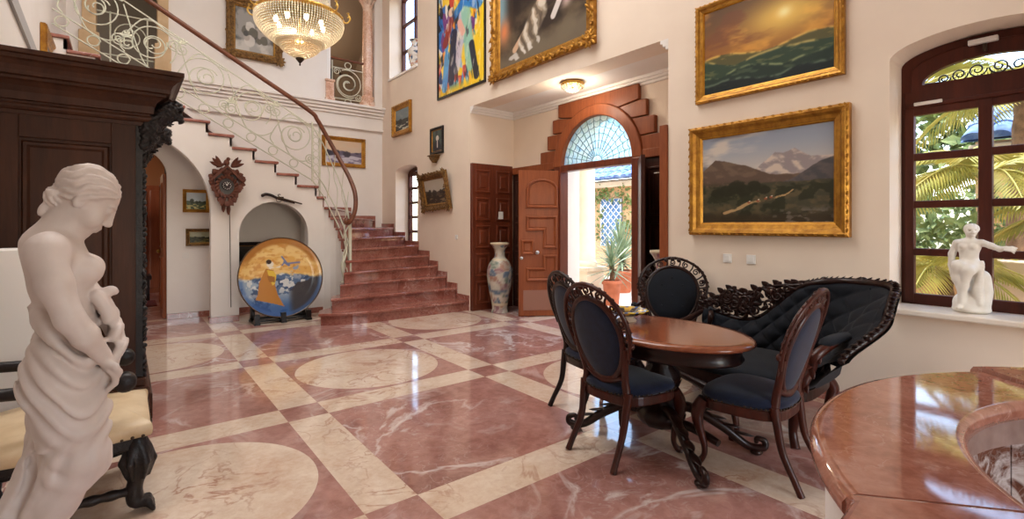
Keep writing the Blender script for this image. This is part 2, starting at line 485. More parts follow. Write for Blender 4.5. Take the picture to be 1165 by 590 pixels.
# ---- floor: cream bands, red squares, discs
fl = MB(); XB, YBd, PIT, BW = .945, 3.875, 1.765, .293
def quad(x0, x1, y0, y1, mi):
    x0, x1 = max(x0, -5.0), min(x1, 5.9); y0, y1 = max(y0, -4.2), min(y1, 9.3)
    if x1 > x0 and y1 > y0: fl.add([(x0, y0, 0), (x1, y0, 0), (x1, y1, 0), (x0, y1, 0)], [(0, 1, 2, 3)], mi)
for i in range(-4, 4):
    for j in range(-5, 5):
        bx, by = XB + i * PIT, YBd + j * PIT
        quad(bx, bx + BW, by, by + BW, 0)
        quad(bx + BW, bx + PIT, by, by + BW, 1); quad(bx, bx + BW, by + BW, by + PIT, 1)
        x0, x1, y0, y1 = bx + BW, bx + PIT, by + BW, by + PIT
        if (i + j) % 2 == 0 and (i, j) != (0, -2) and x0 > -5 and x1 < 5.9 and y0 > -4.2 and y1 < 9.3:
            cx, cy = (x0 + x1) / 2, (y0 + y1) / 2; n = 64; hw, hh = (x1 - x0) / 2, (y1 - y0) / 2
            ci = [(cx + .7 * math.cos(2 * PI * k / n), cy + .7 * math.sin(2 * PI * k / n), 0) for k in range(n)]
            ou = []
            for k in range(n):
                a = 2 * PI * k / n; c, s = math.cos(a), math.sin(a); q = 1 / max(abs(c) / hw, abs(s) / hh)
                ou.append((cx + q * c, cy + q * s, 0))
            for kx, ky in ((1, 1), (-1, 1), (-1, -1), (1, -1)):
                k = int(round(math.atan2(ky * hh, kx * hw) / (2 * PI) * n)) % n; ou[k] = (cx + kx * hw, cy + ky * hh, 0)
            fl.add(ci, [list(range(n))], 1)
            fl.add(ci + ou, [(k, n + k, n + (k + 1) % n, (k + 1) % n) for k in range(n)], 0)
        else: quad(x0, x1, y0, y1, 0)
floor = structure(fl.build('floor', [M['red'], M['cream']], keep=True))

# ---- right-hand / entrance wall with its openings
w = MB(); T = 4.95
w.box(XW, T, -4.2, .2, 0, ZC); w.box(XW, T, 1.187, 3.14, 0, ZC)
w.box(XW, T, .2, 1.187, 0, .80)
top = arc(.6935, 2.70, .4935, 0, PI, 20, .145)
w.prism([(1.187, ZC)] + [(1.187, 2.70)] + top[1:-1][:] + [(.2, 2.70), (.2, ZC)], lambda u, v, t: (t, u, v), XW, T)
w.box(XW, T, 3.14, 7.02, 3.46, ZC)
w.box(XW, T, 7.02, 8.93, 0, ZC)
w.box(XW, T, 8.93, 9.95, 0, .95); w.box(XW, T, 9.95, 10.27, 0, 4.64)
w.prism([(8.93, 4.64), (9.95, 4.64), (9.95, 2.58)] + arc(9.44, 2.58, .51, 0, PI, 14, .12)[1:-1] + [(8.93, 2.58)], lambda u, v, t: (t, u, v), XW, T)
w.box(XW, T, 8.93, 10.27, 6.6, ZC); w.box(XW, T, 10.27, 10.95, 0, ZC)
structure(w.build('wall_entrance', M['wall'], keep=True))
# entrance recess
w = MB()
w.box(T, 5.95, 2.94, 3.14, 0, 3.7); w.box(T, 5.95, 7.02, 7.22, 0, 3.7)
XD = 5.55
w.box(XD, 5.9, 3.14, 4.28, 0, 3.7); w.box(XD, 5.9, 5.72, 7.02, 0, 3.7)
w.prism([(4.28, 3.7), (5.72, 3.7), (5.72, 2.37)] + arc(5.0, 2.37, .72, 0, PI, 28)[1:-1] + [(4.28, 2.37)], lambda u, v, t: (t, u, v), XD, 5.9)
structure(w.build('wall_recess', M['wall'], keep=True))
w = MB(); w.box(XW + .001, 5.95, 3.14, 7.02, 3.462, 3.7)
structure(w.build('ceiling_recess', M['wallw'], keep=True))
# cove in the recess (three sides), stepped profile
t = MB()
for a, b in ((.11, .035), (.075, .07), (.04, .10)):
    t.box(XD - b, XD, 3.14, 7.02, 3.46 - a, 3.46 - a + .04); t.box(XW, XD, 7.02 - b, 7.02, 3.46 - a, 3.46 - a + .04); t.box(XW, XD, 3.14, 3.14 + b, 3.46 - a, 3.46 - a + .04)
structure(t.build('trim_1', M['wallw'], keep=True))

# ---- far wall with two gallery openings, the cornice and the gallery behind
w = MB()
w.box(.56, T, YB, YB + .3, 0, 4.05); w.box(XL - .2, .56, YB, YB + .3, 2.72, 4.05); w.box(XL - .2, XL, YB, YB + .3, 0, 2.72)
w.box(XL - .2, -.5, YB, YB + .3, 4.05, ZC); w.box(.56, 3.36, YB, YB + .3, 4.05, ZC); w.box(4.42, T, YB, YB + .3, 4.05, ZC)
w.box(-.5, .56, YB, YB + .3, 6.4, ZC); w.box(3.36, 4.42, YB, YB + .3, 6.9, ZC)
structure(w.build('wall_far', M['wallw'], keep=True))
t = MB()
for z0, z1, d in ((3.55, 3.60, .07), (3.60, 3.84, .035), (3.84, 3.90, .07), (3.90, 3.96, .11), (3.96, 4.02, .15), (4.02, 4.075, .19)):
    t.box(XL, XW, YB - d, YB, z0, z1)
structure(t.build('trim_2', M['wallw'], keep=True, bevel=.008))
w = MB(); w.box(-3, 4.95, YB + .3, 13.4, 3.9, 4.06); structure(w.build('floor_gallery', M['pink'], keep=True))
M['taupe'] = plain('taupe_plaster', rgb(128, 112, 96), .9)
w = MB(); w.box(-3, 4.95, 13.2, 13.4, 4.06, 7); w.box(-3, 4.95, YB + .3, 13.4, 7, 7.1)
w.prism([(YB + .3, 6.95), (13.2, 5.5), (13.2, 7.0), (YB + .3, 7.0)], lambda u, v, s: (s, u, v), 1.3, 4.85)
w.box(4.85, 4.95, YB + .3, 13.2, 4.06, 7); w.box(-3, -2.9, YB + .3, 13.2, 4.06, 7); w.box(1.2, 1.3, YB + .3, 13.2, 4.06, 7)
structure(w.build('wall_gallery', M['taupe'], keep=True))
# dressed stone jambs and sill of the left gallery opening
M['sand'] = plain('yellow_sandstone', rgb(214, 186, 146), .7, rgb(200, 168, 128), 5)
t = MB(); t.box(-.56, -.38, YB - .05, YB + .32, 4.075, 6.4); t.box(.44, .6, YB - .05, YB + .32, 4.075, 6.4); t.box(-.38, .44, YB - .03, YB + .32, 4.075, 4.13)
t.box(-.6, -.34, YB - .08, YB + .33, 4.075, 4.62); t.box(.4, .64, YB - .08, YB + .33, 4.075, 4.62)
structure(t.build('trim_3', M['sand'], keep=True, bevel=.01))

# ---- left wall
w = MB(); w.box(XL - .2, XL, 2.2, YB, 0, ZC)
structure(w.build('wall_left', M['wallw'], keep=True))
M['grey'] = plain('grey_band', rgb(178, 176, 174), .8)  # plain grey for the sloping strip on the left wall
t = MB(); t.prism([(5.3, 3.30), (5.3, 3.44), (9.2, 3.09), (9.2, 2.95)], lambda u, v, s: (s, u, v), XL, XL + .025)
structure(t.build('trim_4', M['grey'], keep=True))

# ---- stair side wall: saw-toothed top, two arched openings
RISE, GO = .1755, .309
def xr(n): return .953 - GO * (n - 17)          # riser n of the straight flight
poly = [(2.60, 0), (2.60, 11 * RISE - .05), (xr(12), 11 * RISE - .05)]
for n in range(12, 23):
    poly += [(xr(n), n * RISE - .045), (max(xr(n + 1), XL), n * RISE - .045)]
poly += [(XL, 0)]
def cutwall(mb, poly_top, x0, x1, holes, fn, a, b):
    """wall under a top line, with arched floor-level holes (cx, r, spring)"""
    xs = [x1]
    pieces = []
    cur = x1
    for cx, r, sp in sorted(holes, key=lambda h: -h[0]):
        pieces.append((cur, cx + r, None)); pieces.append((cx + r, max(cx - r, x0), (cx, r, sp))); cur = max(cx - r, x0)
    pieces.append((cur, x0, None))
    def topline(xa, xb):
        """top points between xa > xb, left-going"""
        def zat(x, side):
            best = None
            for (xa_, za_), (xb_, zb_) in zip(poly_top[:-1], poly_top[1:]):
                if abs(za_ - zb_) < 1e-9 and min(xa_, xb_) - 1e-9 <= x <= max(xa_, xb_) + 1e-9:
                    if best is None or (side < 0 and xb_ < x - 1e-9) or (side > 0 and xa_ > x + 1e-9): best = za_
            return best
        pts = [(xa, zat(xa, -1))]
        for p in poly_top:
            if xb + 1e-6 < p[0] < xa - 1e-6: pts.append(p)
        pts.append((xb, zat(xb, 1)))
        return pts
    for xa, xb, h in pieces:
        if xa - xb < 1e-6: continue
        tl = topline(xa, xb)
        if h is None: pl = [(xb, 0), (xa, 0)] + tl
        else:
            cx, r, sp = h
            n = 30; ac = [(cx + r * math.cos(PI * i / n), sp + r * math.sin(PI * i / n)) for i in range(n + 1)]
            ac = [p for p in ac if p[0] >= xb - 1e-6]
            if ac[-1][0] > xb + 1e-6: ac.append((xb, sp + math.sqrt(max(0, r * r - (xb - cx) ** 2))))
            pl = ac[::-1] + tl
        mb.prism(pl, fn, a, b)
w = MB()
cutwall(w, poly[1:-1], XL, 2.60, [(-.11, 1.1, 1.68), (1.862, .503, 1.313)], lambda u, v, t: (u, t, v), YS, YS + .16)
# curved flank under the winding steps
INN = {12: (2.50, 8.45), 11: (2.62, 8.45), 10: (2.71, 8.40), 9: (2.775, 8.33), 8: (2.81, 8.25), 7: (2.83, 8.16), 6: (2.835, 8.06), 5: (2.81, 7.94), 4: (2.74, 7.80), 3: (2.62, 7.66), 2: (2.44, 7.48), 1: (2.22, 7.30)}
OUT = {1: (4.6, 7.07), 2: (4.6, 7.45), 3: (4.6, 7.80), 4: (4.6, 8.13), 5: (4.6, 8.46), 6: (4.6, 8.9), 7: (4.6, 9.5), 8: (4.6, 10.05), 9: (4.4, YB), 10: (3.85, YB), 11: (3.2, YB), 12: (2.50, YB)}
for n in range(4, 12):
    a, b = INN[n], INN[n + 1]
    def fa(p, o, k):
        d = (Vector(o) - Vector(p)).normalized(); return (p[0] + d.x * k, p[1] + d.y * k)
    q = [fa(a, OUT[n], .02), fa(b, OUT[n + 1], .02), fa(b, OUT[n + 1], .16), fa(a, OUT[n], .16)][::-1]
    z = n * RISE - .045
    w.add([(x, y, 0) for x, y in q] + [(x, y, z) for x, y in q], [(3, 2, 1, 0), (4, 5, 6, 7), (0, 1, 5, 4), (1, 2, 6, 5), (2, 3, 7, 6), (3, 0, 4, 7)])
structure(w.build('wall_stair', M['wallw'], keep=True))
# recess under the stair: rear wall with arched doorway, cheek and sloping soffit
w = MB()
tl = [(2.6, 1.62), (2.6, 1.7)]
n = 24; cx, r, sp = .07, .43, 2.2
sl = lambda x: min(3.3, 2.98 + .568 * (.953 - x) - .32)
w.prism([(.5, 0), (2.6, 0), (2.6, sl(2.6)), (.5, sl(.5))], lambda u, v, t: (u, t, v), 9.2, 9.3)
w.prism([(XL, 0), (cx - r, 0), (cx - r, 3.3), (XL, 3.3)], lambda u, v, t: (u, t, v), 9.2, 9.3)
w.prism([(cx - r, sp)] + [(cx - r * math.cos(PI * i / n), sp + r * math.sin(PI * i / n)) for i in range(1, n)] + [(cx + r, sp), (cx + r, sl(.5)), (cx - r, 3.3)], lambda u, v, t: (u, t, v), 9.2, 9.3)
w.box(1.12, 1.24, YS + .16, 9.2, 0, 2.6)
w.box(2.45, 2.6, YS + .16, 9.2, 0, 1.75)
w.prism([(XL, 3.3), (.39, 3.3), (2.6, sl(2.6)), (2.6, sl(2.6) + .08), (.39, 3.38), (XL, 3.38)], lambda u, v, t: (u, t, v), YS + .16, 9.3)
structure(w.build('wall_under_stair', M['wallw'], keep=True))
# skirtings of red marble
b = MB()
for x0, x1, y in ((.99, 1.359, YS), (2.365, 2.6, YS), (.5, 1.12, 9.2), (1.24, 2.45, 9.2), (XL, -.36, 9.2)): b.box(x0, x1, y - .018, y, 0, .09)
b.box(.972, .99, YS, YS + .16, 0, .09)
structure(b.build('baseboard_stair', M['stair'], keep=True, bevel=.003))
b = MB(); b.box(XW - .018, XW, -4, 3.14, 0, .09)
structure(b.build('baseboard_entrance', M['stair'], keep=True))
b = MB(); b.box(XL, XL + .018, 2.2, YS, 0, .09)
structure(b.build('baseboard_left', M['stair'], keep=True))

# ---- room beyond the arched doorway
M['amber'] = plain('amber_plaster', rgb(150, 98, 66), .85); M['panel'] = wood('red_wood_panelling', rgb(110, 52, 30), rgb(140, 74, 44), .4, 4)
w = MB(); w.box(-3, 2.2, 13.6, 13.7, 0, 3.0); w.box(-3.1, -3, 10.95, 13.7, 0, 3.0); w.box(2.2, 2.3, 10.95, 13.7, 0, 3.0); w.box(-3, 2.2, 10.95, 13.7, 3.0, 3.08)
w.box(-.95, -.75, 9.3, 10.95, 0, 2.8); w.box(.56, .66, 9.3, 10.95, 0, 2.8); w.box(-.75, .56, 9.3, 10.95, 2.72, 2.8)
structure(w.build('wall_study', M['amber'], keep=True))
w = MB(); w.box(-3, 2.2, 9.3, 13.7, -.05, 0); structure(w.build('floor_study', M['red'], keep=True))

# ---- rear and side of the hall behind the photographer: one assumed opening for the fill light
w = MB()
w.box(-5, .8, -4.2, -4, 0, ZC); w.box(3.2, 4.95, -4.2, -4, 0, ZC); w.box(.8, 3.2, -4.2, -4, 0, .5); w.box(.8, 3.2, -4.2, -4, 2.8, ZC)
structure(w.build('wall_rear', M['wallw'], keep=True))
w = MB(); w.box(-5.2, -5, -4.2, 2.4, 0, ZC); w.box(-5, XL - .2, 2.2, 2.4, 0, ZC)
structure(w.build('wall_side', M['wallw'], keep=True))
w = MB(); w.box(-5.2, 4.95, -4.2, YB + .3, ZC, ZC + .1)
structure(w.build('ceiling', M['wallw'], keep=True))

# ================================================================== STAIRCASE
st = thing('staircase', 'winding staircase of polished red marble rising along the far wall', 'staircase', (3.4, 8.4, 0))
def step(n):
    """riser n and tread n: tread reaches from riser n to riser n+1"""
    z1 = n * RISE; z0 = z1 - RISE
    if n < 12:
        a, b, a2, b2 = INN[n], OUT[n], INN[n + 1], OUT[n + 1]
        N = 12; bow = {1: .10, 2: .07, 3: .05}.get(n, .03)
        fr = []
        for i in range(N + 1):
            s = i / N; x = a[0] + (b[0] - a[0]) * s; y = a[1] + (b[1] - a[1]) * s
            if n <= 3:
                # straight front that sweeps back into a rounded inner end
                yf = OUT[n][1]; y = yf + (a[1] - yf) * max(0, 1 - s * 3.2) ** 2.2
            else: y -= bow * math.sin(PI * s) * .6
            fr.append((x, y))
        mid = [b2]
        if b[0] > 4.55 and b2[1] >= YB - .001: mid = [(4.6, YB), b2]
        back = mid + [a2]
        if n <= 3:
            back = mid + [(a2[0], a2[1] + .12), (a[0] + .12, a[1] + .30)]
            if n == 1: back = mid + [(2.9, 7.8), (2.5, 7.75), (2.29, 7.6)]
            if n == 2: back = mid + [(2.85, 7.95), (2.62, 7.85), (2.48, 7.66)]
            if n == 3: back = mid + [(2.86, 8.0), (2.74, 7.88), (2.64, 7.74)]
        nose = []
        for i, (x, y) in enumerate(fr):
            p0 = Vector(fr[max(i - 1, 0)]); p1 = Vector(fr[min(i + 1, N)]); d = (p1 - p0).normalized(); nrm = Vector((d.y, -d.x))
            nose.append((x + nrm.x * .03, y + nrm.y * .03))
        ex = Vector(nose[0]) - (Vector(nose[1]) - Vector(nose[0])).normalized() * .03
        if n <= 3: nose = [tuple(ex)] + nose
        else:
            nose[0] = tuple(ex)
            back[-1] = tuple(Vector(back[-1]) + (Vector(back[-1]) - Vector(back[-2])).normalized() * .03)
    else:
        x0, x1 = xr(n), max(xr(n + 1), XL)
        if n == 22: x1 = XL
        fr = [(x0, YS), (x0, YB)]; nose = [(x0 + .03, YS - .035), (x0 + .03, YB)]; back = [(x1 - .0, YB), (x1, YS - .035)]
        if n == 12: fr = [(INN[12][0], YS), (2.5, YB)]
    m = MB()
    m.prism(nose + back, lambda u, v, t: (u, v, t), z1 - .042, z1)
    r = MB()
    if n < 4:
        r.prism(fr + back, lambda u, v, t: (u, v, t), z0, z1 - .042)
    else:
        for i in range(len(fr) - 1):
            p, q = Vector(fr[i]), Vector(fr[i + 1]); d = (q - p).normalized(); nn = Vector((-d.y, d.x)) * .03
            if n >= 12: nn = Vector((-.03, 0))
            vs = [p, q, q + nn, p + nn]
            r.add([(v.x, v.y, z0) for v in vs] + [(v.x, v.y, z1 - .042) for v in vs], [(3, 2, 1, 0), (4, 5, 6, 7), (0, 1, 5, 4), (1, 2, 6, 5), (2, 3, 7, 6), (3, 0, 4, 7)])
    tr = m.build('tread', M['stair'], st, bevel=.012, seg=3)
    rs = r.build('riser', M['stair'], st)
    k = MB()
    if n < 9:
        y0, y1 = OUT[n][1], min(OUT[n + 1][1], YB) if n < 8 else YB
        k.box(XW - .02, XW - .0, y0 - .03, y1, z0, z1 + .08)
    elif n < 12:
        k.box(OUT[n + 1][0], OUT[n][0] + .03, YB - .02, YB, z0, z1 + .08)
    else: k.box(max(xr(n + 1), XL), xr(n) + .03, YB - .02, YB, z0, z1 + .08)
    k.build('skirting', M['stair'], st, bevel=.004)
for n in range(1, 23): step(n)

# ---- stair railing
rl = thing('stair_railing', 'pale green wrought iron stair railing of scrolls under a dark wooden handrail', 'railing', (2.9, 8.0, .5))
YR = YS + .03
def lz(x, off): return 2.98 + .568 * (.953 - x) + off
HR = [(XL + .02, YR, lz(XL + .02, 1.18)), (.5, YR, lz(.5, 1.18)), (1.6, YR, lz(1.6, 1.18)), (2.38, YR, lz(2.38, 1.18)), (2.52, YR - .01, 3.20), (2.64, 8.44, 2.98), (2.76, 8.36, 2.72), (2.86, 8.24, 2.46), (2.94, 8.12, 2.22), (2.98, 8.0, 1.98), (2.96, 7.92, 1.76), (2.90, 7.88, 1.58), (2.84, 7.90, 1.49), (2.81, 7.95, 1.50), (2.84, 7.98, 1.55)]
MB().tube(spline(HR, 90), .036, 10).build('handrail', M['rail'], rl)
def spath(pts2): return [(x, YR, z) for x, z in pts2]
inner = [INN[k] for k in (12, 11, 10, 9, 8, 7, 6, 5)]
def lower(off0, off1):
    p = [(XL + .02, YR, lz(XL + .02, off0)), (2.45, YR, lz(2.45, off0))]
    q = [(2.6, 8.43), (2.70, 8.36), (2.79, 8.26), (2.85, 8.16), (2.88, 8.06), (2.89, 7.98)]
    z0 = lz(2.45, off0)
    return p + [(x, y, z0 + (off1 - z0) * ((i + 1) / len(q))) for i, (x, y) in enumerate(q)]
MB().tube(lower(.95, 1.42), .010, 6).build('top_bar', M['iron'], rl)
MB().tube(lower(.25, .95), .010, 6).build('lower_bar', M['iron'], rl)
MB().tube(lower(.06, .72), .010, 6).build('bottom_bar', M['iron'], rl)
def scroll(name, curves, r=.009):
    m = MB()
    for c in curves: m.tube(spath(c), r, 6)
    return m.build(name, M['iron'], rl)
U = .62; x = XL + .42; k = 0
while x < 2.35:
    zc = lz(x, .6); sg = 1 if k % 2 == 0 else -1
    cs = [spiral2(x, zc, .30, .05, 2.3 if sg > 0 else -.8, -1.9 * sg, 44)]
    cs.append(spiral2(x + .03, zc + .01, .15, .03, .4, 1.5 * sg, 30))
    cs.append(spiral2(x - .27, lz(x - .27, .6) + sg * .2, .095, .018, 1.0, 1.8, 26)); cs.append(spiral2(x + .26, lz(x + .26, .6) - sg * .2, .085, .018, -1.2, -1.8, 26))
    a = (x - .30, lz(x - .30, .27)); b = (x + .30, lz(x + .30, .93))
    cs.append([(p[0], p[1]) for p in spline([a, (x - .34, zc - .02), (x - .08, zc + .34), (x + .2, zc + .2), b], 24)])
    cs.append([(p[0], p[1]) for p in spline([(x - .31, lz(x - .31, .9)), (x - .1, lz(x - .1, .3)), (x + .12, lz(x + .12, .27)), (x + .31, lz(x + .31, .45))], 24)])
    cs.append(spiral2(x - .31, lz(x - .31, .155), .07, .06, 0, 1, 18)); cs.append(spiral2(x, lz(x, .155), .07, .06, 0, 1, 18))
    scroll('scroll_panel', cs)
    lf = MB()
    for q in range(4): lf.leaf((x - .27, YR, lz(x - .27, .6) + sg * .2 + .09), (math.cos(.6 + q * .7), 0, math.sin(.6 + q * .7)), (0, -1, 0), .09, .035)
    lf.build('iron_leaf', M['iron'], rl)
    x += U; k += 1
# flat iron panel at the turn and the newel with its leaf
m = MB()
for xx in (2.44, 2.56): m.box(xx - .012, xx + .012, YR - .012, YR + .012, lz(xx, .04) if xx < 2.5 else 1.9, 3.16 if xx < 2.5 else 3.1)
for i in range(9): m.tube([(2.5 + .045 * math.cos(a), YR, 2.06 + i * .115 + .05 * math.sin(a)) for a in np.linspace(0, 2 * PI, 13)], .006, 5)
m.build('turn_panel', M['iron'], rl)
m = MB()
NX, NY = 2.89, 7.98
m.box(NX - .022, NX + .022, NY - .022, NY + .022, 3 * RISE, 1.52)
m.tube(spline([(NX - .10, NY - .02, .54), (NX - .13, NY - .02, .8), (NX - .06, NY - .02, 1.05), (NX - .09, NY - .02, 1.3), (NX - .02, NY - .02, 1.45)], 30), [.012, .03, .014, .012, .008], 8)
m.tube(spline([(NX - .03, NY - .02, .54), (NX - .07, NY - .02, .75), (NX - .12, NY - .02, .95), (NX - .02, NY - .02, 1.2)], 24), [.01, .02, .012, .008], 8)
m.box(NX - .16, NX + .03, NY - .03, NY + .01, 3 * RISE, 3 * RISE + .02)
m.build('newel_post', M['iron'], rl, bevel=.003)
m = MB()
for i, (xx, yy, z0, z1) in enumerate(((2.66, 8.40, 1.9, 2.86), (2.76, 8.30, 1.6, 2.62), (2.85, 8.17, 1.25, 2.34), (2.89, 8.05, 1.05, 2.0))):
    m.tube(spline([(xx, yy, z0), (xx + .03, yy - .02, (z0 + z1) / 2 - .1), (xx - .02, yy + .02, (z0 + z1) / 2 + .15), (xx, yy, z1)], 20), .007, 6)
m.build('winder_bars', M['iron'], rl)

# ---- gallery balustrade, column, pedestal, left-hand gallery railing
bl = thing('gallery_balustrade', 'short iron balustrade with one large scroll beside the gallery column', 'railing', (3.86, YB + .1, 4.075))
yy = YB + .08
g = lambda c: [(a, yy, b) for a, b in c]
MB().box(3.46, 4.2, yy - .03, yy + .03, 5.03, 5.075).build('top_rail', M['rail'], bl, bevel=.01)
m = MB(); m.tube(g([(3.5, 4.2), (3.5, 5.0)]), .011, 6); m.tube(g([(4.18, 4.2), (4.18, 5.0)]), .011, 6); m.tube(g([(3.46, 4.2), (4.2, 4.2)]), .011, 6); m.tube(g([(3.5, 4.86), (4.18, 4.86)]), .011, 6)
m.build('bars', M['iron'], bl)
m = MB(); m.tube(g(spiral2(3.84, 4.53, .32, .05, 2.0, -2.2, 60)), .011, 6); m.tube(g(spiral2(3.84, 4.53, .30, .03, -1.1, -1.6, 50)), .011, 6); m.tube(g(spiral2(3.84, 4.94, .07, .065, 0, 1, 20)), .01, 6); m.tube(g(spiral2(3.84, 4.14, .07, .065, 0, 1, 20)), .01, 6)
m.tube(g(spiral2(3.6, 4.78, .08, .02, 0, 1.7, 26)), .009, 6); m.tube(g(spiral2(4.08, 4.28, .08, .02, 3, 1.7, 26)), .009, 6)
m.build('scroll', M['iron'], bl)
c = thing('gallery_column', 'pink marble column with carved capital at the gallery opening', 'column', (4.29, YB + .08, 4.075))
MB().lathe([(.17, 0), (.17, .14), (.135, .16), (.15, .2), (.15, .24), (.115, .27)], (4.29, YB + .1, 4.075), 20).build('base', M['pink'], c)
MB().lathe([(.115, .26), (.118, 1.0), (.1, 2.25)], (4.29, YB + .1, 4.075), 20).build('shaft', M['pink'], c)
m = MB(); m.lathe([(.1, 2.24), (.12, 2.28), (.11, 2.32), (.16, 2.5), (.18, 2.55), (.18, 2.62)], (4.29, YB + .1, 4.075), 20)
for i in range(8): m.leaf((4.29 + .1 * math.cos(i * PI / 4), YB + .1 + .1 * math.sin(i * PI / 4), 6.35), (math.cos(i * PI / 4) * .3, math.sin(i * PI / 4) * .3, 1), (math.cos(i * PI / 4), math.sin(i * PI / 4), 0), .2, .1, .3)
m.build('capital', M['pink'], c)
c = thing('stone_pedestal', 'low pink stone pedestal at the left end of the gallery balustrade', 'pedestal', (3.42, YB + .05, 4.075))
m = MB(); m.box(3.32, 3.52, YB - .06, YB + .16, 4.075, 4.16); m.box(3.335, 3.505, YB - .04, YB + .14, 4.16, 4.50); m.box(3.32, 3.52, YB - .06, YB + .16, 4.50, 4.55); m.build('block', M['pink'], c, bevel=.012)
MB().box(3.36, 3.44, YB + .0, YB + .1, 4.55, 6.4).build('post', M['white'], c, bevel=.01)
ul = thing('landing_balustrade', 'white iron landing balustrade across the upper left gallery opening', 'railing', (.0, YB, 4.13))
m = MB()
for z in (4.3, 5.0): m.tube([(-.38, YB - .02, z), (.44, YB - .02, z)], .012, 6)
m.tube([(-.2, YB - .02, 4.13), (-.2, YB - .02, 5.02)], .012, 6); m.tube([(.3, YB - .02, 4.13), (.3, YB - .02, 5.02)], .012, 6)
m.tube([(a, YB - .02, b) for a, b in spiral2(.05, 4.65, .24, .05, 0, 2, 40)], .01, 6)
m.build('bars', M['iron'], ul)
# flat black panel giving the dark of an arched niche in the gallery
m = MB(); m.prism([(3.9, 4.06), (4.28, 4.06), (4.28, 5.6)] + arc(4.09, 5.6, .19, 0, PI, 14)[1:-1] + [(3.9, 5.6)], lambda u, v, t: (u, t, v), 13.1, 13.2)
tag(m.build('gallery_niche_panel', M['black'], bevel=.01), 'black arched panel standing for a dark niche in the gallery wall behind the balustrade', 'mirror')
# ================================================================== ENTRANCE DOOR
def W(u, v, t): return (t, u, v)          # (y, z, x) on planes parallel to the entrance wall
d1 = thing('door_1', 'arched double entrance door of mahogany standing open in the recess', 'door', (5.5, 5.0, 0), kind='structure')
HW, ZS = .72, 2.37
m = MB()
# stepped panels around the arch
def fan_panel(poly, t0=5.47):
    m.prism(poly, W, t0, XD)
NA = 16
def half(sgn):
    R0 = .86
    f = lambda y, z: (5.0 + sgn * y, z)
    ang = [0, 24, 46, 66]
    outs = [[(1.22, 2.40), (1.22, 2.66), (1.05, 2.66)], [(1.05, 2.68), (1.05, 2.91), (.92, 2.91)], [(.92, 2.93), (.92, 3.15), (.79, 3.15)], [(.79, 3.17), (.79, 3.38), (.0, 3.38)]]
    angs = [0, 20, 40, 60, 90]
    for i in range(4):
        a0, a1 = math.radians(angs[i]) + .006, math.radians(angs[i + 1]) - (.006 if i < 3 else 0)
        ar = [(R0 * math.cos(a0 + (a1 - a0) * k / 8), ZS + R0 * math.sin(a0 + (a1 - a0) * k / 8)) for k in range(9)]
        pl = ar[::-1] + outs[i][:]
        if i == 0: pl = ar[::-1] + [(1.22, ZS + .02), (1.22, 2.66), (1.0, 2.66)]
        pl = [f(*p) for p in pl]
        m.prism(pl, W, 5.48, XD)
half(1); half(-1)
m.build('stepped_surround', M['door'], d1, bevel=.012)
m = MB(); n = 40
ou = arc(5.0, ZS, .87, 0, PI, n); inn = arc(5.0, ZS, .70, 0, PI, n)
m.prism(ou + inn[::-1], W, 5.44, 5.62)
m.build('arch_moulding', M['door'], d1, bevel=.02)
m = MB(); m.box(5.44, 5.62, 4.16, 4.30, 0, ZS); m.box(5.44, 5.62, 5.70, 5.84, 0, ZS); m.box(5.46, 5.62, 4.28, 5.72, ZS - .07, ZS + .03)
m.build('frame', M['doord'], d1, bevel=.01)
m = MB(); m.box(5.46, XD, 3.142, 4.15, ZS - .02, ZS + .10); m.box(5.46, XD, 5.85, 7.018, ZS - .02, ZS + .10)
m.build('head_beam', M['door'], d1, bevel=.01)
# dark panelling of the rear wall and folding shutters on the side walls
def panelled(name, o, u, nrm, wdt, z0, z1, cols, rows, mat, parent, th=.05, matp=None, split=None):
    """panelled leaf from corner o along u; nrm points to the viewer"""
    o, u, nrm = Vector(o), Vector(u).normalized(), Vector(nrm).normalized(); zz = Vector((0, 0, 1))
    m = MB(); up = (z1 - z0) / 2
    m.obox(o + u * (wdt / 2) + zz * ((z0 + z1) / 2 - o.z) + nrm * (th / 2), u * (wdt / 2), nrm * (th / 2), zz * up)
    leaf = m.build(name, mat, parent, bevel=.004)
    rows = rows or [(0.06, .3), (.34, .62), (.66, .95)]
    for c in range(cols):
        cw = wdt / cols
        for r0, r1 in rows:
            a0, a1 = cw * c + .07 * cw + .03, cw * (c + 1) - .07 * cw - .03; b0, b1 = z0 + (z1 - z0) * r0, z0 + (z1 - z0) * r1
            for sd in (1,):
                q = MB()
                P = lambda a, b, e: o + u * a + zz * (b - o.z) + nrm * (th + e)
                ri = lambda i: [(a0 + i, b0 + i), (a1 - i, b0 + i), (a1 - i, b1 - i), (a0 + i, b1 - i)]
                vs = []
                for ins, e in ((0, 0), (.012, .018), (.03, .018), (.042, -.004), (.075, -.004), (.10, .010)):
                    vs += [P(a, b, e) for a, b in ri(ins)]
                fs = [(4 * k + i, 4 * k + (i + 1) % 4, 4 * k + 4 + (i + 1) % 4, 4 * k + 4 + i) for k in range(5) for i in range(4)] + [(20, 21, 22, 23)]
                q.add(vs, fs); q.build('raised_panel', matp or mat, leaf)
    return leaf
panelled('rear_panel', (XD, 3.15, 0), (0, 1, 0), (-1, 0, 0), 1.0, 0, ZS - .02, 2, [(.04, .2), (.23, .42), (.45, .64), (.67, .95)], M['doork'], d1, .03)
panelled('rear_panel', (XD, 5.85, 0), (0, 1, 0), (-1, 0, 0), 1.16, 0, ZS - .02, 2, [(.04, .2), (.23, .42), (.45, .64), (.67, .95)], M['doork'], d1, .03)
sh = panelled('side_shutter', (4.60, 7.018, 0), (1, 0, 0), (0, -1, 0), .86, 0, 2.50, 2, [(.04, .20), (.23, .39), (.42, .58), (.61, .77), (.80, .96)], M['doord'], d1, .07)
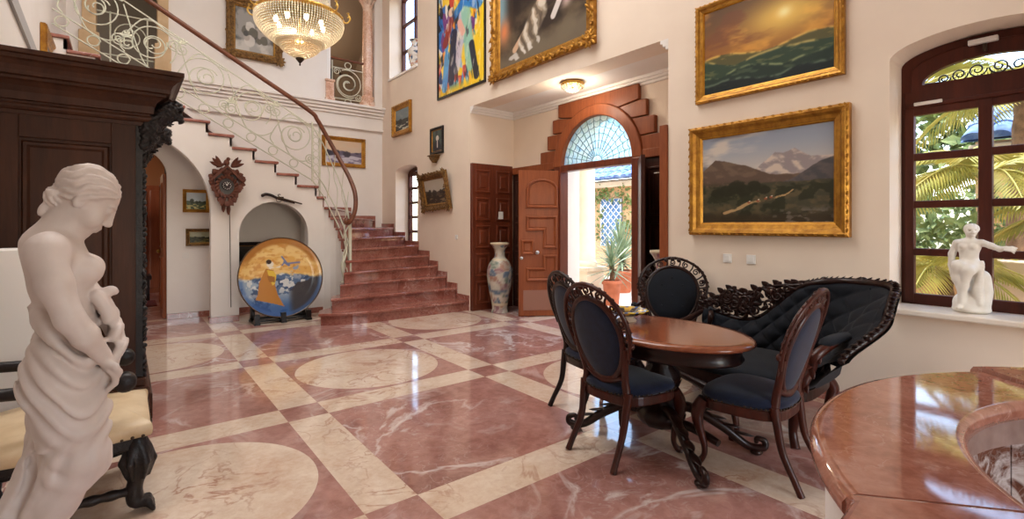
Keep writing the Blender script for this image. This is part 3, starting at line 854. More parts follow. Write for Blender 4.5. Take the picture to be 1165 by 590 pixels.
panelled('side_shutter', (4.57, 3.142, 0), (1, 0, 0), (0, 1, 0), .86, 0, 2.53, 2, [(.04, .20), (.23, .39), (.42, .58), (.61, .77), (.80, .96)], M['door'], d1, .09)
# open leaf on the left with the stepped raised mouldings
def leafdoor(h, e, mat, parent, swap=1):
    h, e = Vector(h), Vector(e); u = (e - h); L = u.length; u.normalize(); nrm = Vector((u.y, -u.x, 0)) * swap; zz = Vector((0, 0, 1))
    m = MB(); c = (h + e) / 2; m.obox(c + zz * 1.165, u * (L / 2), nrm * .024, zz * 1.155)
    lf = m.build('door_leaf', mat, parent, bevel=.004)
    P = lambda a, b, t: tuple(h + u * (L * a) + zz * b + nrm * (.024 + t))
    def band(poly, name='raised_moulding', closed=True):
        q = MB(); n = len(poly); vs = []
        cx = sum(p[0] for p in poly) / n; cz = sum(p[1] for p in poly) / n
        area = sum(poly[i][0] * poly[(i + 1) % n][1] - poly[(i + 1) % n][0] * poly[i][1] for i in range(n)); sg = 1 if area > 0 else -1
        def off(d):
            out = []
            for i in range(n):
                p0, p1, p2 = [Vector((poly[k % n][0] * L, poly[k % n][1])) for k in (i - 1, i, i + 1)]
                d1_ = (p1 - p0).normalized(); d2_ = (p2 - p1).normalized()
                n1 = Vector((-d1_.y, d1_.x)) * sg; n2 = Vector((-d2_.y, d2_.x)) * sg
                k = (n1 + n2); k = k / max(.3, k.length_squared) * 2
                r = p1 + k * d; out.append((r.x / L, r.y))
            return out
        rings = [(0, 0), (.006, .022), (.022, .028), (.038, .012), (.05, .002), (.062, .008)]
        for d, t in rings: vs += [P(a, b, t) for a, b in off(d)]
        fs = [(n * k + i, n * k + (i + 1) % n, n * k + n + (i + 1) % n, n * k + n + i) for k in range(len(rings) - 1) for i in range(n)]
        fs.append(list(range(n * (len(rings) - 1), n * len(rings))))
        q.add(vs, fs); return q.build(name, M['door'], lf)
    band([(.16, 1.72), (.88, 1.72), (.88, 2.02)] + [(.52 + .36 * math.cos(a), 2.02 + .17 * math.sin(a)) for a in np.linspace(.3, PI - .3, 8)] + [(.16, 2.02)])
    band([(.16, 1.60), (.86, 1.60), (.86, 1.08), (.54, 1.08), (.54, 1.36), (.16, 1.36)])
    band([(.05, .98), (.34, .98), (.34, 1.22), (.05, 1.22)][::1])
    band([(.16, .56), (.86, .56), (.86, .98), (.54, .98), (.54, .78), (.16, .78)])
    q = MB(); q.obox(h + u * (L * .5) + zz * .26 + nrm * .026, u * (L * .40), nrm * .003, zz * .16); q.build('kick_panel', plain('worn_panel', rgb(150, 104, 84), .35), lf, bevel=.002)
    q = MB(); kk = h + u * (L * .40) + zz * 1.02
    q.tube([kk + nrm * .024, kk + nrm * .06], .014, 10); q.ball(kk + nrm * .085, (.034, .034, .034), 12, 8); q.build('door_knob', M['silver'], lf)
    q = MB(); kk = h + u * (L * .06) + zz * .93; q.ball(kk + nrm * .04, .02, 10, 6); q.tube([kk + nrm * .02, kk + nrm * .04], .026, 10); q.build('lock_escutcheon', M['silver'], lf)
    return lf
leafdoor((4.905, 6.09, 0), (5.52, 5.72, 0), M['door'], d1, 1)
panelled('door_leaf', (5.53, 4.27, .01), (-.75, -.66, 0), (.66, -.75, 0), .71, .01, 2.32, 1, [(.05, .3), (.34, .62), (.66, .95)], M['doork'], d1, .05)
# fanlight: leaded glass in spider's-web pattern
fg = MB(); fg.prism(arc(5.0, ZS + .02, .70, 0, PI, 40), W, 5.53, 5.538)
t = NT('leaded_fan_glass'); v = t.coords(); vo = t.n('ShaderNodeTexVoronoi', ins={'Vector': v, 'Scale': 14.0})
cc = t.ramp(t.noise(v, 9, 2), [(.3, rgb(190, 220, 230)), (.5, rgb(232, 244, 244)), (.7, rgb(206, 230, 222))])
tr = t.n('ShaderNodeBsdfTransparent', ins={'Color': cc}); tl_ = t.n('ShaderNodeBsdfTranslucent', ins={'Color': cc}); gl = t.n('ShaderNodeBsdfGlossy', ins={'Roughness': .1})
m1 = t.n('ShaderNodeMixShader', ins={0: .45}); t.l(tr.outputs[0], m1.inputs[1]); t.l(tl_.outputs[0], m1.inputs[2])
m2 = t.n('ShaderNodeMixShader', ins={0: .06}); t.l(m1.outputs[0], m2.inputs[1]); t.l(gl.outputs[0], m2.inputs[2]); t.l(m2.outputs[0], t.out.inputs[0])
fg.build('fanlight_glass', t.mat, d1)
M['lead'] = plain('lead_came', rgb(92, 108, 116), .5, metal=.4)
ld = MB(); c0 = (5.0, ZS + .02); XX = 5.525
NR = 15
for i in range(NR + 1):
    a = PI * i / NR
    ld.tube([(XX, c0[0] + r * math.cos(a), c0[1] + r * math.sin(a)) for r in (.10, .70)], .005, 5)
for r in (.10, .22, .33, .44, .54, .63):
    pts = []
    for i in range(NR * 4 + 1):
        a = PI * i / (NR * 4); sag = (1 - .05 * math.sin(PI * ((i / 4) % 1))) if r > .12 else 1
        pts.append((XX, c0[0] + r * sag * math.cos(a), c0[1] + r * sag * math.sin(a)))
    ld.tube(pts, .0045, 5)
ld.build('lead_lines', M['lead'], d1)

# ================================================================== WINDOWS
def hwindow(name, label, y0, y1, z0, z1, rows, cols, fan=None, x=4.9, arch=0.1):
    """casement in the entrance wall; fan=(z0,z1) a segmental toplight"""
    wn = thing(name, label, 'window', (x, (y0 + y1) / 2, z0), kind='structure')
    m = MB(); fw = .075
    ya, yb = y0 + .03, y1 - .03
    rise = arch
    topc = lambda off: [(p[0], p[1]) for p in arc((y0 + y1) / 2, z1 - off, (y1 - y0) / 2 - .0 - off, 0, PI, 20, max(.01, rise))]
    outer = [(y1, z0)] + [(p[0], p[1]) for p in topc(0)] + [(y0, z0)]
    inner = [(y1 - fw, z0 + fw)] + [(p[0], p[1]) for p in topc(fw)] + [(y0 + fw, z0 + fw)]
    m.ringprism(outer, inner, W, x, x + .07)
    zt = z1
    if fan:
        m.box(x - .012, x + .07, y0 + .02, y1 - .02, fan[0] - .15, fan[0] - .02); m.box(x - .03, x, y0 + .03, y1 - .03, fan[0] - .155, fan[0] - .125)
        zt = fan[0] - .14
        # toplight sash
        pl = [(p[0], p[1]) for p in arc((y0 + y1) / 2, z1 - .055, (y1 - y0) / 2 - fw + .01, 0, PI, 20, rise)]
        pi_ = [(p[0], p[1]) for p in arc((y0 + y1) / 2, z1 - .15, (y1 - y0) / 2 - fw - .06, 0, PI, 20, rise * .95)]
        o_ = [(y1 - fw + .01, fan[0] - .03)] + pl + [(y0 + fw - .01, fan[0] - .03)]
        i_ = [(y1 - fw - .06, fan[0] + .02)] + pi_ + [(y0 + fw + .06, fan[0] + .02)]
        m.ringprism(o_, i_, W, x - .012, x + .05)
    m.build('window_frame', M['win'], wn, bevel=.006)
    s = MB(); gl = MB()
    a0, a1, b0, b1 = y0 + .055, y1 - .055, z0 + .03, zt
    cw = (a1 - a0) / cols; rh = (b1 - b0 - .05) / rows
    for i in range(cols + 1):
        yy = a0 + cw * i; hw_ = .038 if 0 < i < cols else .03
        s.box(x - .02, x + .045, yy - hw_, yy + hw_, b0, b1)
    for j in range(rows + 1):
        zz = b0 + .025 + rh * j; hh = .028 if 0 < j < rows else .045
        s.box(x - .016, x + .042, a0, a1, zz - hh, zz + hh)
    s.build('glazing_bars', M['win'], wn, bevel=.006)
    for i in range(cols):
        for j in range(rows):
            g_ = MB(); g_.box(x + .012, x + .018, a0 + cw * i + .02, a0 + cw * (i + 1) - .02, b0 + .025 + rh * j + .02, b0 + .025 + rh * (j + 1) - .02)
            g_.build('pane', M['glass'], wn)
    if fan:
        g_ = MB(); g_.prism(i_, W, x + .02, x + .026); g_.build('pane', M['glass'], wn)
        # iron scroll work behind the toplight
        q = MB(); yc = (y0 + y1) / 2; zc = fan[0] + .09
        for sg in (-1, 1):
            for k, (dy, r) in enumerate(((.06, .055), (.16, .05), (.25, .04))):
                q.tube([(x + .1, yc + sg * dy + a, b) for a, b in spiral2(0, zc - .012 * k, r, .012, PI if sg > 0 else 0, 1.6 * sg, 24)], .006, 5)
            q.tube([(x + .1, yc, fan[0] + .02), (x + .1, yc + sg * .38, fan[0] + .05)], .006, 5)
        q.build('window_grille', M['carved'], wn)
        q = MB(); q.box(x - .05, x - .01, yc - .07, yc + .09, z1 + .062, z1 + .10); q.build('latch', M['plastic'], wn, bevel=.006)
        q = MB(); q.box(x - .035, x - .02, yc - .012, yc + .012, z1 + .0, z1 + .06); q.build('latch', M['stud'], wn, bevel=.004)
        q = MB(); q.box(x - .05, x - .028, y1 - .26, y1 - .09, fan[0] - .14, fan[0] - .115); q.build('stay_bar', M['plastic'], wn, bevel=.004)
    return wn
w1 = hwindow('window_1', 'dark wooden arched window of eight panes overlooking the garden', .2, 1.187, .815, 2.70, 4, 2, (2.52, 2.7), arch=.14)
m = MB(); m.box(4.50, 4.905, .16, 1.19, .79, .832); structure(m.build('window_sill', M['sill'], keep=True, bevel=.01), 'pale marble sill under the garden window', 'sill')
hwindow('window_2', 'narrow dark wooden window beside the lower stair steps', 8.93, 9.95, .95, 2.58, 5, 2, None, arch=.12)
hwindow('window_3', 'tall dark wooden window high above the stair', 8.93, 10.27, 4.66, 6.5, 3, 2, None, arch=.08)
m = MB(); m.box(4.57, 4.92, 8.92, 10.28, 4.62, 4.665); structure(m.build('window_sill', M['white'], keep=True, bevel=.006), 'white sill of the high window', 'sill')
# study door standing open behind the arch
d2 = thing('door_2', 'brown wooden door standing open behind the stair archway', 'door', (.47, 9.3, 0), kind='structure')
panelled('door_leaf', (.50, 9.32, 0), (0, 1, 0), (-1, 0, 0), .80, .01, 2.25, 1, [(.06, .42), (.48, .94)], M['door'], d2, .045)
m = MB(); m.ball((.43, 10.02, 1.02), .03, 10, 6); m.build('door_knob', M['brass'], d2)

# ================================================================== OUTSIDE
w = MB(); w.box(5.9, 24, -14, 26, -.12, -.02); structure(w.build('ground_patio', M['patio'], keep=True))
w = MB(); w.box(5.55, 6.3, 4.28, 5.72, -.02, 0.0); structure(w.build('floor_threshold', M['cream'], keep=True))
def roof_tiles(mb, p0, du, dn, n, rows, r=.09):
    """rows of barrel tiles: p0 eave corner, du along the eave, dn up the slope"""
    p0, du, dn = Vector(p0), Vector(du), Vector(dn); un, nn = du.normalized(), dn.normalized(); up = un.cross(nn)
    if up.z < 0: up = -up
    for i in range(n):
        for j in range(rows):
            o = p0 + du * (i + .5) / n + dn * j / rows
            L = dn.length / rows * 1.12
            rr = du.length / n * .5
            vs = []
            for k in range(2):
                for q in range(9):
                    a = PI * q / 8
                    vs.append(o + nn * (L * k) + un * (rr * (1.0 - .1 * k) * math.cos(a)) + up * (rr * .75 * math.sin(a) + .02 * (1 - k)))
            mb.add(vs, [(q, q + 1, 9 + q + 1, 9 + q) for q in range(8)], 0, True)
            mb.add([vs[q] for q in range(9)], [list(range(9))])
def house(label, x, y0, y1, ze, wins):
    h = thing('garden_house', label, 'house', (x + 1.2, (y0 + y1) / 2, -.02))
    m = MB(); m.box(x, x + 2.4, y0, y1, -.02, ze); m.build('wall', M['stucco'], h)
    m = MB(); n = int((y1 - y0) / .24)
    roof_tiles(m, (x - .35, y0 - .1, ze - .02), (0, y1 - y0 + .2, 0), (1.6, 0, .75), n, 4)
    m.add([(x - .35, y0 - .1, ze - .03), (x - .35, y1 + .1, ze - .03), (x + 1.25, y1 + .1, ze + .72), (x + 1.25, y0 - .1, ze + .72)], [(0, 1, 2, 3)])
    m.build('tiled_roof', M['tile'], h)
    m = MB(); m.box(x - .16, x + .02, y0 - .05, y1 + .05, ze - .22, ze - .05); m.build('eave_moulding', M['stuccol'], h, bevel=.02)
    for (a, b, c, d) in wins:
        f = MB(); f.box(x - .03, x + .03, a, b, c, d); f = f.build('window', M['glassblue'], h)
        q = MB()
        s = .20; k = int(((b - a) + (d - c)) / s)
        for i in range(1, k):
            for sg in (1, -1):
                # diagonal grille bars clipped to the window
                p = []
                t0 = i * s
                pts = [(a + tt, c + t0 - tt) for tt in (max(0, t0 - (d - c)), min(b - a, t0))]
                if sg < 0: pts = [(a + b - yy, zz) for yy, zz in pts]
                q.tube([(x - .06, pts[0][0], pts[0][1]), (x - .06, pts[1][0], pts[1][1])], .012, 5)
        q.tube([(x - .06, a, c), (x - .06, b, c), (x - .06, b, d), (x - .06, a, d)], .016, 5, True)
        q.build('window_grille', M['white'], f)
    return h
M['glassblue'] = plain('blue_window_glass', rgb(70, 116, 170), .15, rgb(120, 160, 200), 3)
house('peach house with blue roof tiles seen through the open entrance door', 11.0, 6.6, 14.0, 2.75, [(9.0, 9.75, .85, 2.2), (11.6, 12.3, .85, 2.2)])
house('peach garden house with blue roof tiles seen through the garden window', 9.3, -3.2, 1.42, 2.60, [(-1.2, -.4, .9, 2.0)])
# porch column on its plinth
c = thing('porch_column', 'round cream porch column on a square plinth outside the entrance', 'column', (7.0, 6.6, 0))
m = MB(); m.box(6.73, 7.27, 6.33, 6.87, -.02, .06); m.box(6.76, 7.24, 6.36, 6.84, .06, .58); m.box(6.72, 7.28, 6.32, 6.88, .58, .66); m.build('plinth', M['stuccol'], c, bevel=.015)
m = MB(); m.lathe([(.22, .66), (.22, .72), (.19, .76), (.17, .79), (.165, 1.6), (.15, 3.2), (.2, 3.3), (.2, 3.4)], (7.0, 6.6, 0), 28); m.build('shaft', M['stuccol'], c)
# potted yuccas
def yucca(loc, r, h, n, L, label, seed):
    rs = random.Random(seed)
    p = thing('potted_yucca', label, 'potted plant', loc, 'potted yuccas on the patio')
    x, y, z = loc
    MB().lathe([(r * .7, 0), (r * .78, h * .1), (r * .95, h * .82), (r * 1.08, h * .84), (r * 1.08, h), (r * .92, h), (r * .9, h * .9)], loc, 24).build('pot', M['terracotta'], p)
    MB().lathe([(0.0, h * .9), (r * .9, h * .89)], loc, 20).build('soil', M['soil'], p)
    MB().tube([(x, y, z + h * .88), (x + .02, y, z + h * 1.3), (x, y + .02, z + h * 1.7)], [.05, .045, .04], 8).build('stem', M['bark'], p)
    m = MB()
    for i in range(n):
        a = i * 2.399 + rs.random() * .3; el = -.5 + 2.0 * (i / n) ** .8; l = L * (.8 + .35 * rs.random())
        d = Vector((math.cos(a) * math.cos(el), math.sin(a) * math.cos(el), math.sin(el))); b = Vector((x, y, z + h * 1.35 + .4 * h * i / n))
        s = d.cross(Vector((0, 0, 1))); s = s.normalized() if s.length > .01 else Vector((1, 0, 0))
        vs = []
        for k in range(5):
            t = k / 4; w_ = .022 * (1 - t) ** .6 * (1 + .6 * t) * (L / .7); c_ = b + d * (l * t) + Vector((0, 0, -.16 * l * t * t))
            vs += [c_ + s * w_, c_ + d.cross(s) * (w_ * .35), c_ - s * w_]
        m.add(vs, [(3 * k + q, 3 * k + q + 1, 3 * k + 4 + q, 3 * k + 3 + q) for k in range(4) for q in (0, 1)], 0, True)
    m.build('leaves', M['leafb'], p)
yucca((7.06, 6.02, -.02), .17, .46, 60, .62, 'spiky yucca in a tall terracotta pot beside the porch column', 3)
yucca((8.6, 7.05, -.02), .26, .48, 80, .95, 'large spiky yucca in a wide terracotta pot further out on the patio', 5)
# climbing plant on the house, hedges, balustrade wall, palms
def blob_foliage(name, label, cat, boxes, n, size, mat, group=None, seed=1, kind='stuff'):
    rs = random.Random(seed); m = MB()
    for i in range(n):
        x0, x1, y0, y1, z0, z1 = boxes[rs.randrange(len(boxes))]
        c_ = Vector((rs.uniform(x0, x1), rs.uniform(y0, y1), rs.uniform(z0, z1)))
        d = Vector((rs.gauss(0, 1), rs.gauss(0, 1), rs.gauss(.2, 1))).normalized(); s = d.orthogonal().normalized(); s = Matrix.Rotation(rs.random() * 6.28, 3, d) @ s
        l = size * rs.uniform(.6, 1.3); up = d.cross(s)
        m.add([c_, c_ + d * l * .5 + s * l * .3 + up * l * .08, c_ + d * l, c_ + d * l * .5 - s * l * .3 + up * l * .08], [(0, 1, 2), (0, 2, 3)], 0)
    o = m.build(name, mat); return tag(o, label, cat, group, kind)
blob_foliage('ivy', 'green climbing plant over the grille window of the peach house', 'climber', [(10.85, 10.98, 8.8, 10.1, 2.1, 2.6), (10.8, 10.98, 8.6, 9.0, .6, 2.4), (10.8, 10.98, 9.6, 10.2, 1.0, 2.5)], 420, .13, M['leaf'], seed=4)
blob_foliage('hedge', 'dense green hedge behind the garden wall', 'hedge', [(8.0, 8.6, -4, 3.6, .9, 1.85), (8.1, 8.5, -4, 3.6, 0, .95)], 6500, .15, M['hedge'], seed=8)
blob_foliage('hedge', 'tall distant green hedge closing the garden', 'hedge', [(15, 16.5, -6, 9, 0, 3.4), (15.2, 16.4, -6, 9, 3, 4.4)], 6000, .36, M['leaf'], seed=9)
g_ = thing('garden_wall', 'low peach garden wall with pale coping beyond the window', 'wall', (7.2, -.5, 0))
MB().box(7.1, 7.3, -5, 3.3, -.02, .88).build('wall_body', M['stucco'], g_)
m = MB(); m.box(7.05, 7.35, -5, 3.3, .88, .96); m.box(7.02, 7.38, .60, .98, .0, 1.08); m.build('coping', M['stuccol'], g_, bevel=.012)
def palm(loc, h, lean, nf, L, label, seed, r=.07):
    rs = random.Random(seed); x, y, z = loc
    p = thing('palm_tree', label, 'palm tree', loc, 'palms outside the garden window')
    top = Vector((x + lean[0], y + lean[1], z + h))
    pa = spline([(x, y, z), (x + lean[0] * .3, y + lean[1] * .3, z + h * .5), tuple(top)], 24)
    MB().tube(pa, [r * (1 + .12 * (i % 2)) for i in range(len(pa))], 10).build('trunk', M['bark'], p)
    for i in range(nf):
        a = 2 * PI * i / nf + rs.uniform(-.2, .2); el = rs.uniform(.1, 1.1); l = L * rs.uniform(.8, 1.15)
        hd = Vector((math.cos(a), math.sin(a), 0)); m = MB(); R = []
        for k in range(15):
            t = k / 14; R.append(top + hd * (l * t * math.cos(el * (1 - .4 * t))) + Vector((0, 0, l * (t * math.sin(el) - .75 * t * t))))
        m.tube(R, [.014, .004], 5)
        for k in range(2, 15):
            for q in range(2):
                t = (k + q * .5) / 15
                idx = min(13, int(t * 14)); c_ = R[idx].lerp(R[idx + 1], t * 14 - idx); d = (R[idx + 1] - R[idx]).normalized(); s = d.cross(Vector((0, 0, 1)))
                s = s.normalized() if s.length > .01 else Vector((1, 0, 0))
                for sg in (1, -1):
                    ll = l * .38 * math.sin(PI * (.15 + .8 * t)) + .03; dd = (s * sg * .9 + d * .75 + Vector((0, 0, -.35))).normalized(); n_ = d * .014 * (L / .9)
                    e = c_ + dd * ll + Vector((0, 0, -ll * .12)); mid = c_ + dd * ll * .5
                    m.add([c_ - n_ * .5, mid - n_, e, mid + n_], [(0, 1, 2), (0, 2, 3)])
        m.build('frond', M['palm'], p)
palm((6.35, .98, -.02), 1.95, (.05, -.1), 16, .95, 'slim palm just outside the left panes of the garden window', 2, .05)
palm((6.6, 1.2, -.02), 1.05, (.0, .05), 13, .8, 'short bushy palm low outside the garden window', 6, .06)
palm((7.9, .9, -.02), 3.1, (.1, -.1), 16, 1.3, 'tall palm rising behind the garden window toplight', 11, .08)
palm((6.5, .35, -.02), 1.55, (.0, -.1), 13, .85, 'yellowing palm outside the right panes of the garden window', 15, .05)
# ================================================================== CARVED CHAIRS, TABLE, SETTEE
def superell(a, b, e, n, cx=0, cy=0, taper=0):
    out = []
    for k in range(n):
        t = 2 * PI * k / n; c, s = math.cos(t), math.sin(t)
        x = a * abs(c) ** (2 / e) * (1 if c >= 0 else -1); y = b * abs(s) ** (2 / e) * (1 if s >= 0 else -1)
        out.append((cx + x, cy + y * (1 + taper * x / a)))
    return out
def cushion(mb, outline, z0, z1, dome, mi=0):
    n = len(outline); cx = sum(p[0] for p in outline) / n; cy = sum(p[1] for p in outline) / n
    rings = [(.97, z0), (1.0, z0 + .01), (1.015, (z0 + z1) / 2), (1.0, z1 - .012), (.96, z1), (.8, z1 + dome * .45), (.55, z1 + dome * .8), (.25, z1 + dome)]
    vs = []
    for s, z in rings: vs += [(cx + (x - cx) * s, cy + (y - cy) * s, z) for x, y in outline]
    fs = [(n * k + i, n * k + (i + 1) % n, n * k + n + (i + 1) % n, n * k + n + i) for k in range(len(rings) - 1) for i in range(n)]
    vs.append((cx, cy, z1 + dome)); fs += [(n * 7 + i, n * 7 + (i + 1) % n, len(vs) - 1) for i in range(n)]
    fs.append(list(range(n))[::-1]); mb.add(vs, fs, mi, True)

def carved_chair(name, label, loc, rz, group, wmul=1.0, H=1.09, arms=False, m=None, mv=None, tuft=False):
    m = m or M['chair']; mv = mv or M['velvet']
    c = thing(name, label, 'chair' if not arms else 'armchair', (0, 0, 0), group)
    w = wmul
    outl = superell(.235, .255 * w, 3.2, 40, .0, 0, .12)
    q = MB(); cushion(q, outl, .415, .465, .032); q.build('seat', mv, c)
    q = MB(); q.prism([(x * 1.0, y * 1.0) for x, y in outl], lambda u, v, t: (u, v, t), .355, .415)
    sf = q.build('seat_frame', m, c, bevel=.01)
    q = MB(); q.ball((0, 0, 0), .0065, 6, 4); n0 = None
    for x, y in superell(.24, .262 * w, 3.2, 56, 0, 0, .12):
        if n0 is None: n0 = q.build('nail_stud', M['stud'], sf)
        else: n0 = n0.copy(); COL.objects.link(n0); n0.parent = sf
        n0.location = (x, y, .424)
    for s in (-1, 1):
        y = s * .225 * w
        p = spline([(.19, y, .40), (.225, y * 1.06, .33), (.222, y * 1.07, .25), (.195, y * 1.0, .14), (.19, y * .99, .07), (.21, y * 1.04, .025), (.235, y * 1.08, .008)], 30)
        q = MB(); q.tube(p, [.036, .04, .034, .024, .018, .016, .02, .024], 10); q.ball((.225, y * 1.07, .018), (.026, .022, .018), 10, 6)
        for k in range(3): q.leaf((.236, y * 1.07 + (k - 1) * .012, .36), (.05, (k - 1) * .25, -1), (1, 0, 0), .10, .03, 0)
        q.build('leg', m, c)
        p = spline([(-.195, s * .19 * w, .44), (-.21, s * .185 * w, .34), (-.235, s * .18 * w, .2), (-.30, s * .19 * w, .07), (-.335, s * .195 * w, 0)], 26)
        q = MB(); q.tube(p, [.026, .024, .021, .019, .02], 8); q.build('leg', m, c)
    # the back: an egg-shaped pad in a pierced, carved frame, leaning backwards
    k = H / 1.09
    def B(y, z, e=0.0):
        h = z - .42; sl = .22
        return (-.185 - sl * h - .10 * h * h - .22 * (y / max(w, 1)) ** 2 * -1 + e, y, z)
    zc, ry, rzz = .42 + .325 * k, .195 * w, .255 * k
    def egg(t, g=1.0, dy=0, dz=0):
        return (math.cos(t) * ry * g * (1 + .10 * math.sin(t)) + dy, zc + math.sin(t) * rzz * g + dz)
    N = 44
    q = MB()
    for sd, e in ((1, .0), (-1, 0)):
        rings = [(.99, .008), (.9, .022), (.65, .032), (.35, .037)]; vs = []
        for g, e_ in rings: vs += [B(*egg(2 * PI * i / N, g), sd * e_ * (1 if sd > 0 else .7)) for i in range(N)]
        vs.append(B(0, zc, sd * .037 * (1 if sd > 0 else .7)))
        fs = [(N * r + i, N * r + (i + 1) % N, N * r + N + (i + 1) % N, N * r + N + i) for r in range(3) for i in range(N)] + [(N * 3 + i, N * 3 + (i + 1) % N, 4 * N) for i in range(N)]
        q.add(vs, fs, 0, True)
    if tuft:
        for dy, dz in ((-.08, .1), (.08, .1), (0, 0), (-.08, -.1), (.08, -.1), (0, .17)): q.ball(B(dy * w, zc + dz, .036), .008, 8, 5)
    q.build('back_pad', mv, c)
    fr = MB()
    fr.tube([B(*egg(2 * PI * i / 60, 1.02)) for i in range(60)], .019, 8, True)
    # shoulder, lower apron and uprights
    for s in (-1, 1):
        fr.tube(spline([(-.195, s * .185 * w, .40), B(s * .165 * w, .50), B(s * .185 * w, .60), B(s * .215 * w, .72)], 20), [.026, .024, .02, .016], 8)
    fr.tube(spline([B(-.16 * w, .53), B(-.07 * w, .50), B(0, .485), B(.07 * w, .50), B(.16 * w, .53)], 20), [.014, .026, .03, .026, .014], 8)
    bf = fr.build('back_frame', m, c)
    cr = MB()
    zt = .42 + .67 * k
    out = [(.225 * w, .42 + .24 * k), (.262 * w, .42 + .36 * k), (.258 * w, .42 + .47 * k), (.205 * w, .42 + .575 * k), (.11 * w, .42 + .645 * k), (0, zt)]
    full = out + [(-a, b) for a, b in out[-2::-1]]
    crest = spline(full, 60)
    cr.tube([B(y, z, -.004) for y, z in crest], [.012, .014, .015, .013, .016, .013, .015, .014, .012], 7)
    # pierced scrollwork between pad frame and crest
    for i in range(1, 20):
        f = i / 20; a, b = crest[int(f * (len(crest) - 1))]; t = math.atan2((b - zc) / rzz, a / ry); e = egg(t, 1.04)
        if i % 2: cr.tube(spline([B(e[0], e[1]), B((a + e[0]) / 2 + .012, (b + e[1]) / 2), B(a, b)], 8), .0075, 6)
        else:
            r = .36 * math.hypot(a - e[0], b - e[1])
            cr.tube([B((a + e[0]) / 2 + y, (b + e[1]) / 2 + z) for y, z in spiral2(0, 0, max(.012, r), .008, f * 20, 1.4, 16)], .0065, 6)
    for i in range(0, 25):
        f = i / 24; a, b = crest[int(f * (len(crest) - 1))]; d = Vector((0, a, b - zc)).normalized(); tg = Vector((0, -d.z, d.y))
        s = 1 if a > 0 else -1
        cr.leaf(Vector(B(a, b)) - d * .012, d * .6 + tg * (.8 if a < 0 else -.8), (1, 0, 0), .042, .026, .15)
    for y in (-.05, 0, .05): cr.ball(B(y * w, zt - .008 - abs(y) * .25, .006), (.018, .022, .022), 8, 6)
    for s in (-1, 1):
        for j in range(3): cr.ball(B(s * (.235 + .012 * j) * w, .42 + (.46 - .07 * j) * k, .008), (.014, .018, .02), 8, 6)
    cr.build('carved_crest', m, bf)
    if arms:
        for s in (-1, 1):
            q = MB(); p = spline([B(s * .225 * w, .68), (-.08, s * .275 * w, .655), (.07, s * .285 * w, .665), (.15, s * .28 * w, .64), (.14, s * .27 * w, .56), (.12, s * .255 * w, .42)], 30)
            q.tube(p, [.016, .018, .02, .026, .02, .022], 8); a_ = q.build('arm', m, c)
            q = MB(); q.tube(spline([(-.1, s * .276 * w, .672), (0, s * .283 * w, .68), (.07, s * .285 * w, .682)], 12), [.012, .026, .026, .012], 10); q.build('arm_pad', mv, a_)
    c.location = (loc[0], loc[1], 0); c.rotation_euler = (0, 0, rz)
    return c
GC = 'carved chairs around the oval table'
carved_chair('dining_chair', 'carved dining chair before the table, its whole navy oval back facing the viewer', (2.58, 2.075), math.radians(-3), GC)
carved_chair('dining_chair', 'carved dining chair half hidden behind another, at the far table end near the door', (2.97, 2.67), math.radians(-12), GC, m=M['chaird'])
carved_chair('dining_chair', 'reddish carved dining chair with blue seat, standing side-on between table and marble counter', (3.0, 1.46), math.radians(94), GC)
carved_chair('carved_armchair', 'dark carved armchair with tufted oval back standing against the wall beside the open door', (4.06, 2.74), math.radians(212), None, 1.22, 1.13, True, M['chaird'], M['velvetd'], True)

# ---- oval table
TX, TY = 2.825, 1.985
tb = thing('oval_table', 'oval polished mahogany table on a dark carved pedestal with scroll feet', 'table', (TX, TY, 0))
n = 72
def ov(a, b, z): return [(TX + a * math.cos(2 * PI * k / n), TY + b * math.sin(2 * PI * k / n), z) for k in range(n)]
q = MB(); vs = []
for g, z in ((-.03, .722), (-.008, .724), (.004, .732), (.006, .742), (-.002, .752), (-.012, .758), (-.05, .760)): vs += ov(.42 + g, .60 + g, z)
fs = [(n * k + i, n * k + (i + 1) % n, n * k + n + (i + 1) % n, n * k + n + i) for k in range(6) for i in range(n)]
q.add(vs, fs, 0, True); q.add(ov(.37, .55, .760), [list(range(n))]); q.add(ov(.39, .57, .722), [list(range(n))[::-1]])
q.build('tabletop', M['tabletop'], tb)
q = MB(); vs = []
for g, z in ((-.10, .625), (-.07, .625), (-.06, .64), (-.075, .66), (-.07, .70), (-.045, .722)): vs += ov(.42 + g, .60 + g, z)
q.add(vs, [(n * k + i, n * k + (i + 1) % n, n * k + n + (i + 1) % n, n * k + n + i) for k in range(5) for i in range(n)], 0, True); q.add(ov(.32, .50, .625), [list(range(n))[::-1]])
q.build('apron', M['chaird'], tb)
q = MB(); q.lathe([(.05, .10), (.12, .13), (.15, .17), (.16, .21), (.10, .25), (.075, .30), (.095, .37), (.125, .42), (.12, .47), (.075, .52), (.085, .57), (.17, .61), (.18, .63)], (TX, TY, 0), 28, rf=lambda a, z: 1 + .05 * math.cos(10 * a))
for i in range(10):
    a = i * PI / 5; d = (math.cos(a), math.sin(a), 0); q.leaf((TX + .075 * d[0], TY + .075 * d[1], .31), (d[0] * .35, d[1] * .35, 1), d, .15, .07, .1)
q.build('pedestal', M['chaird'], tb)
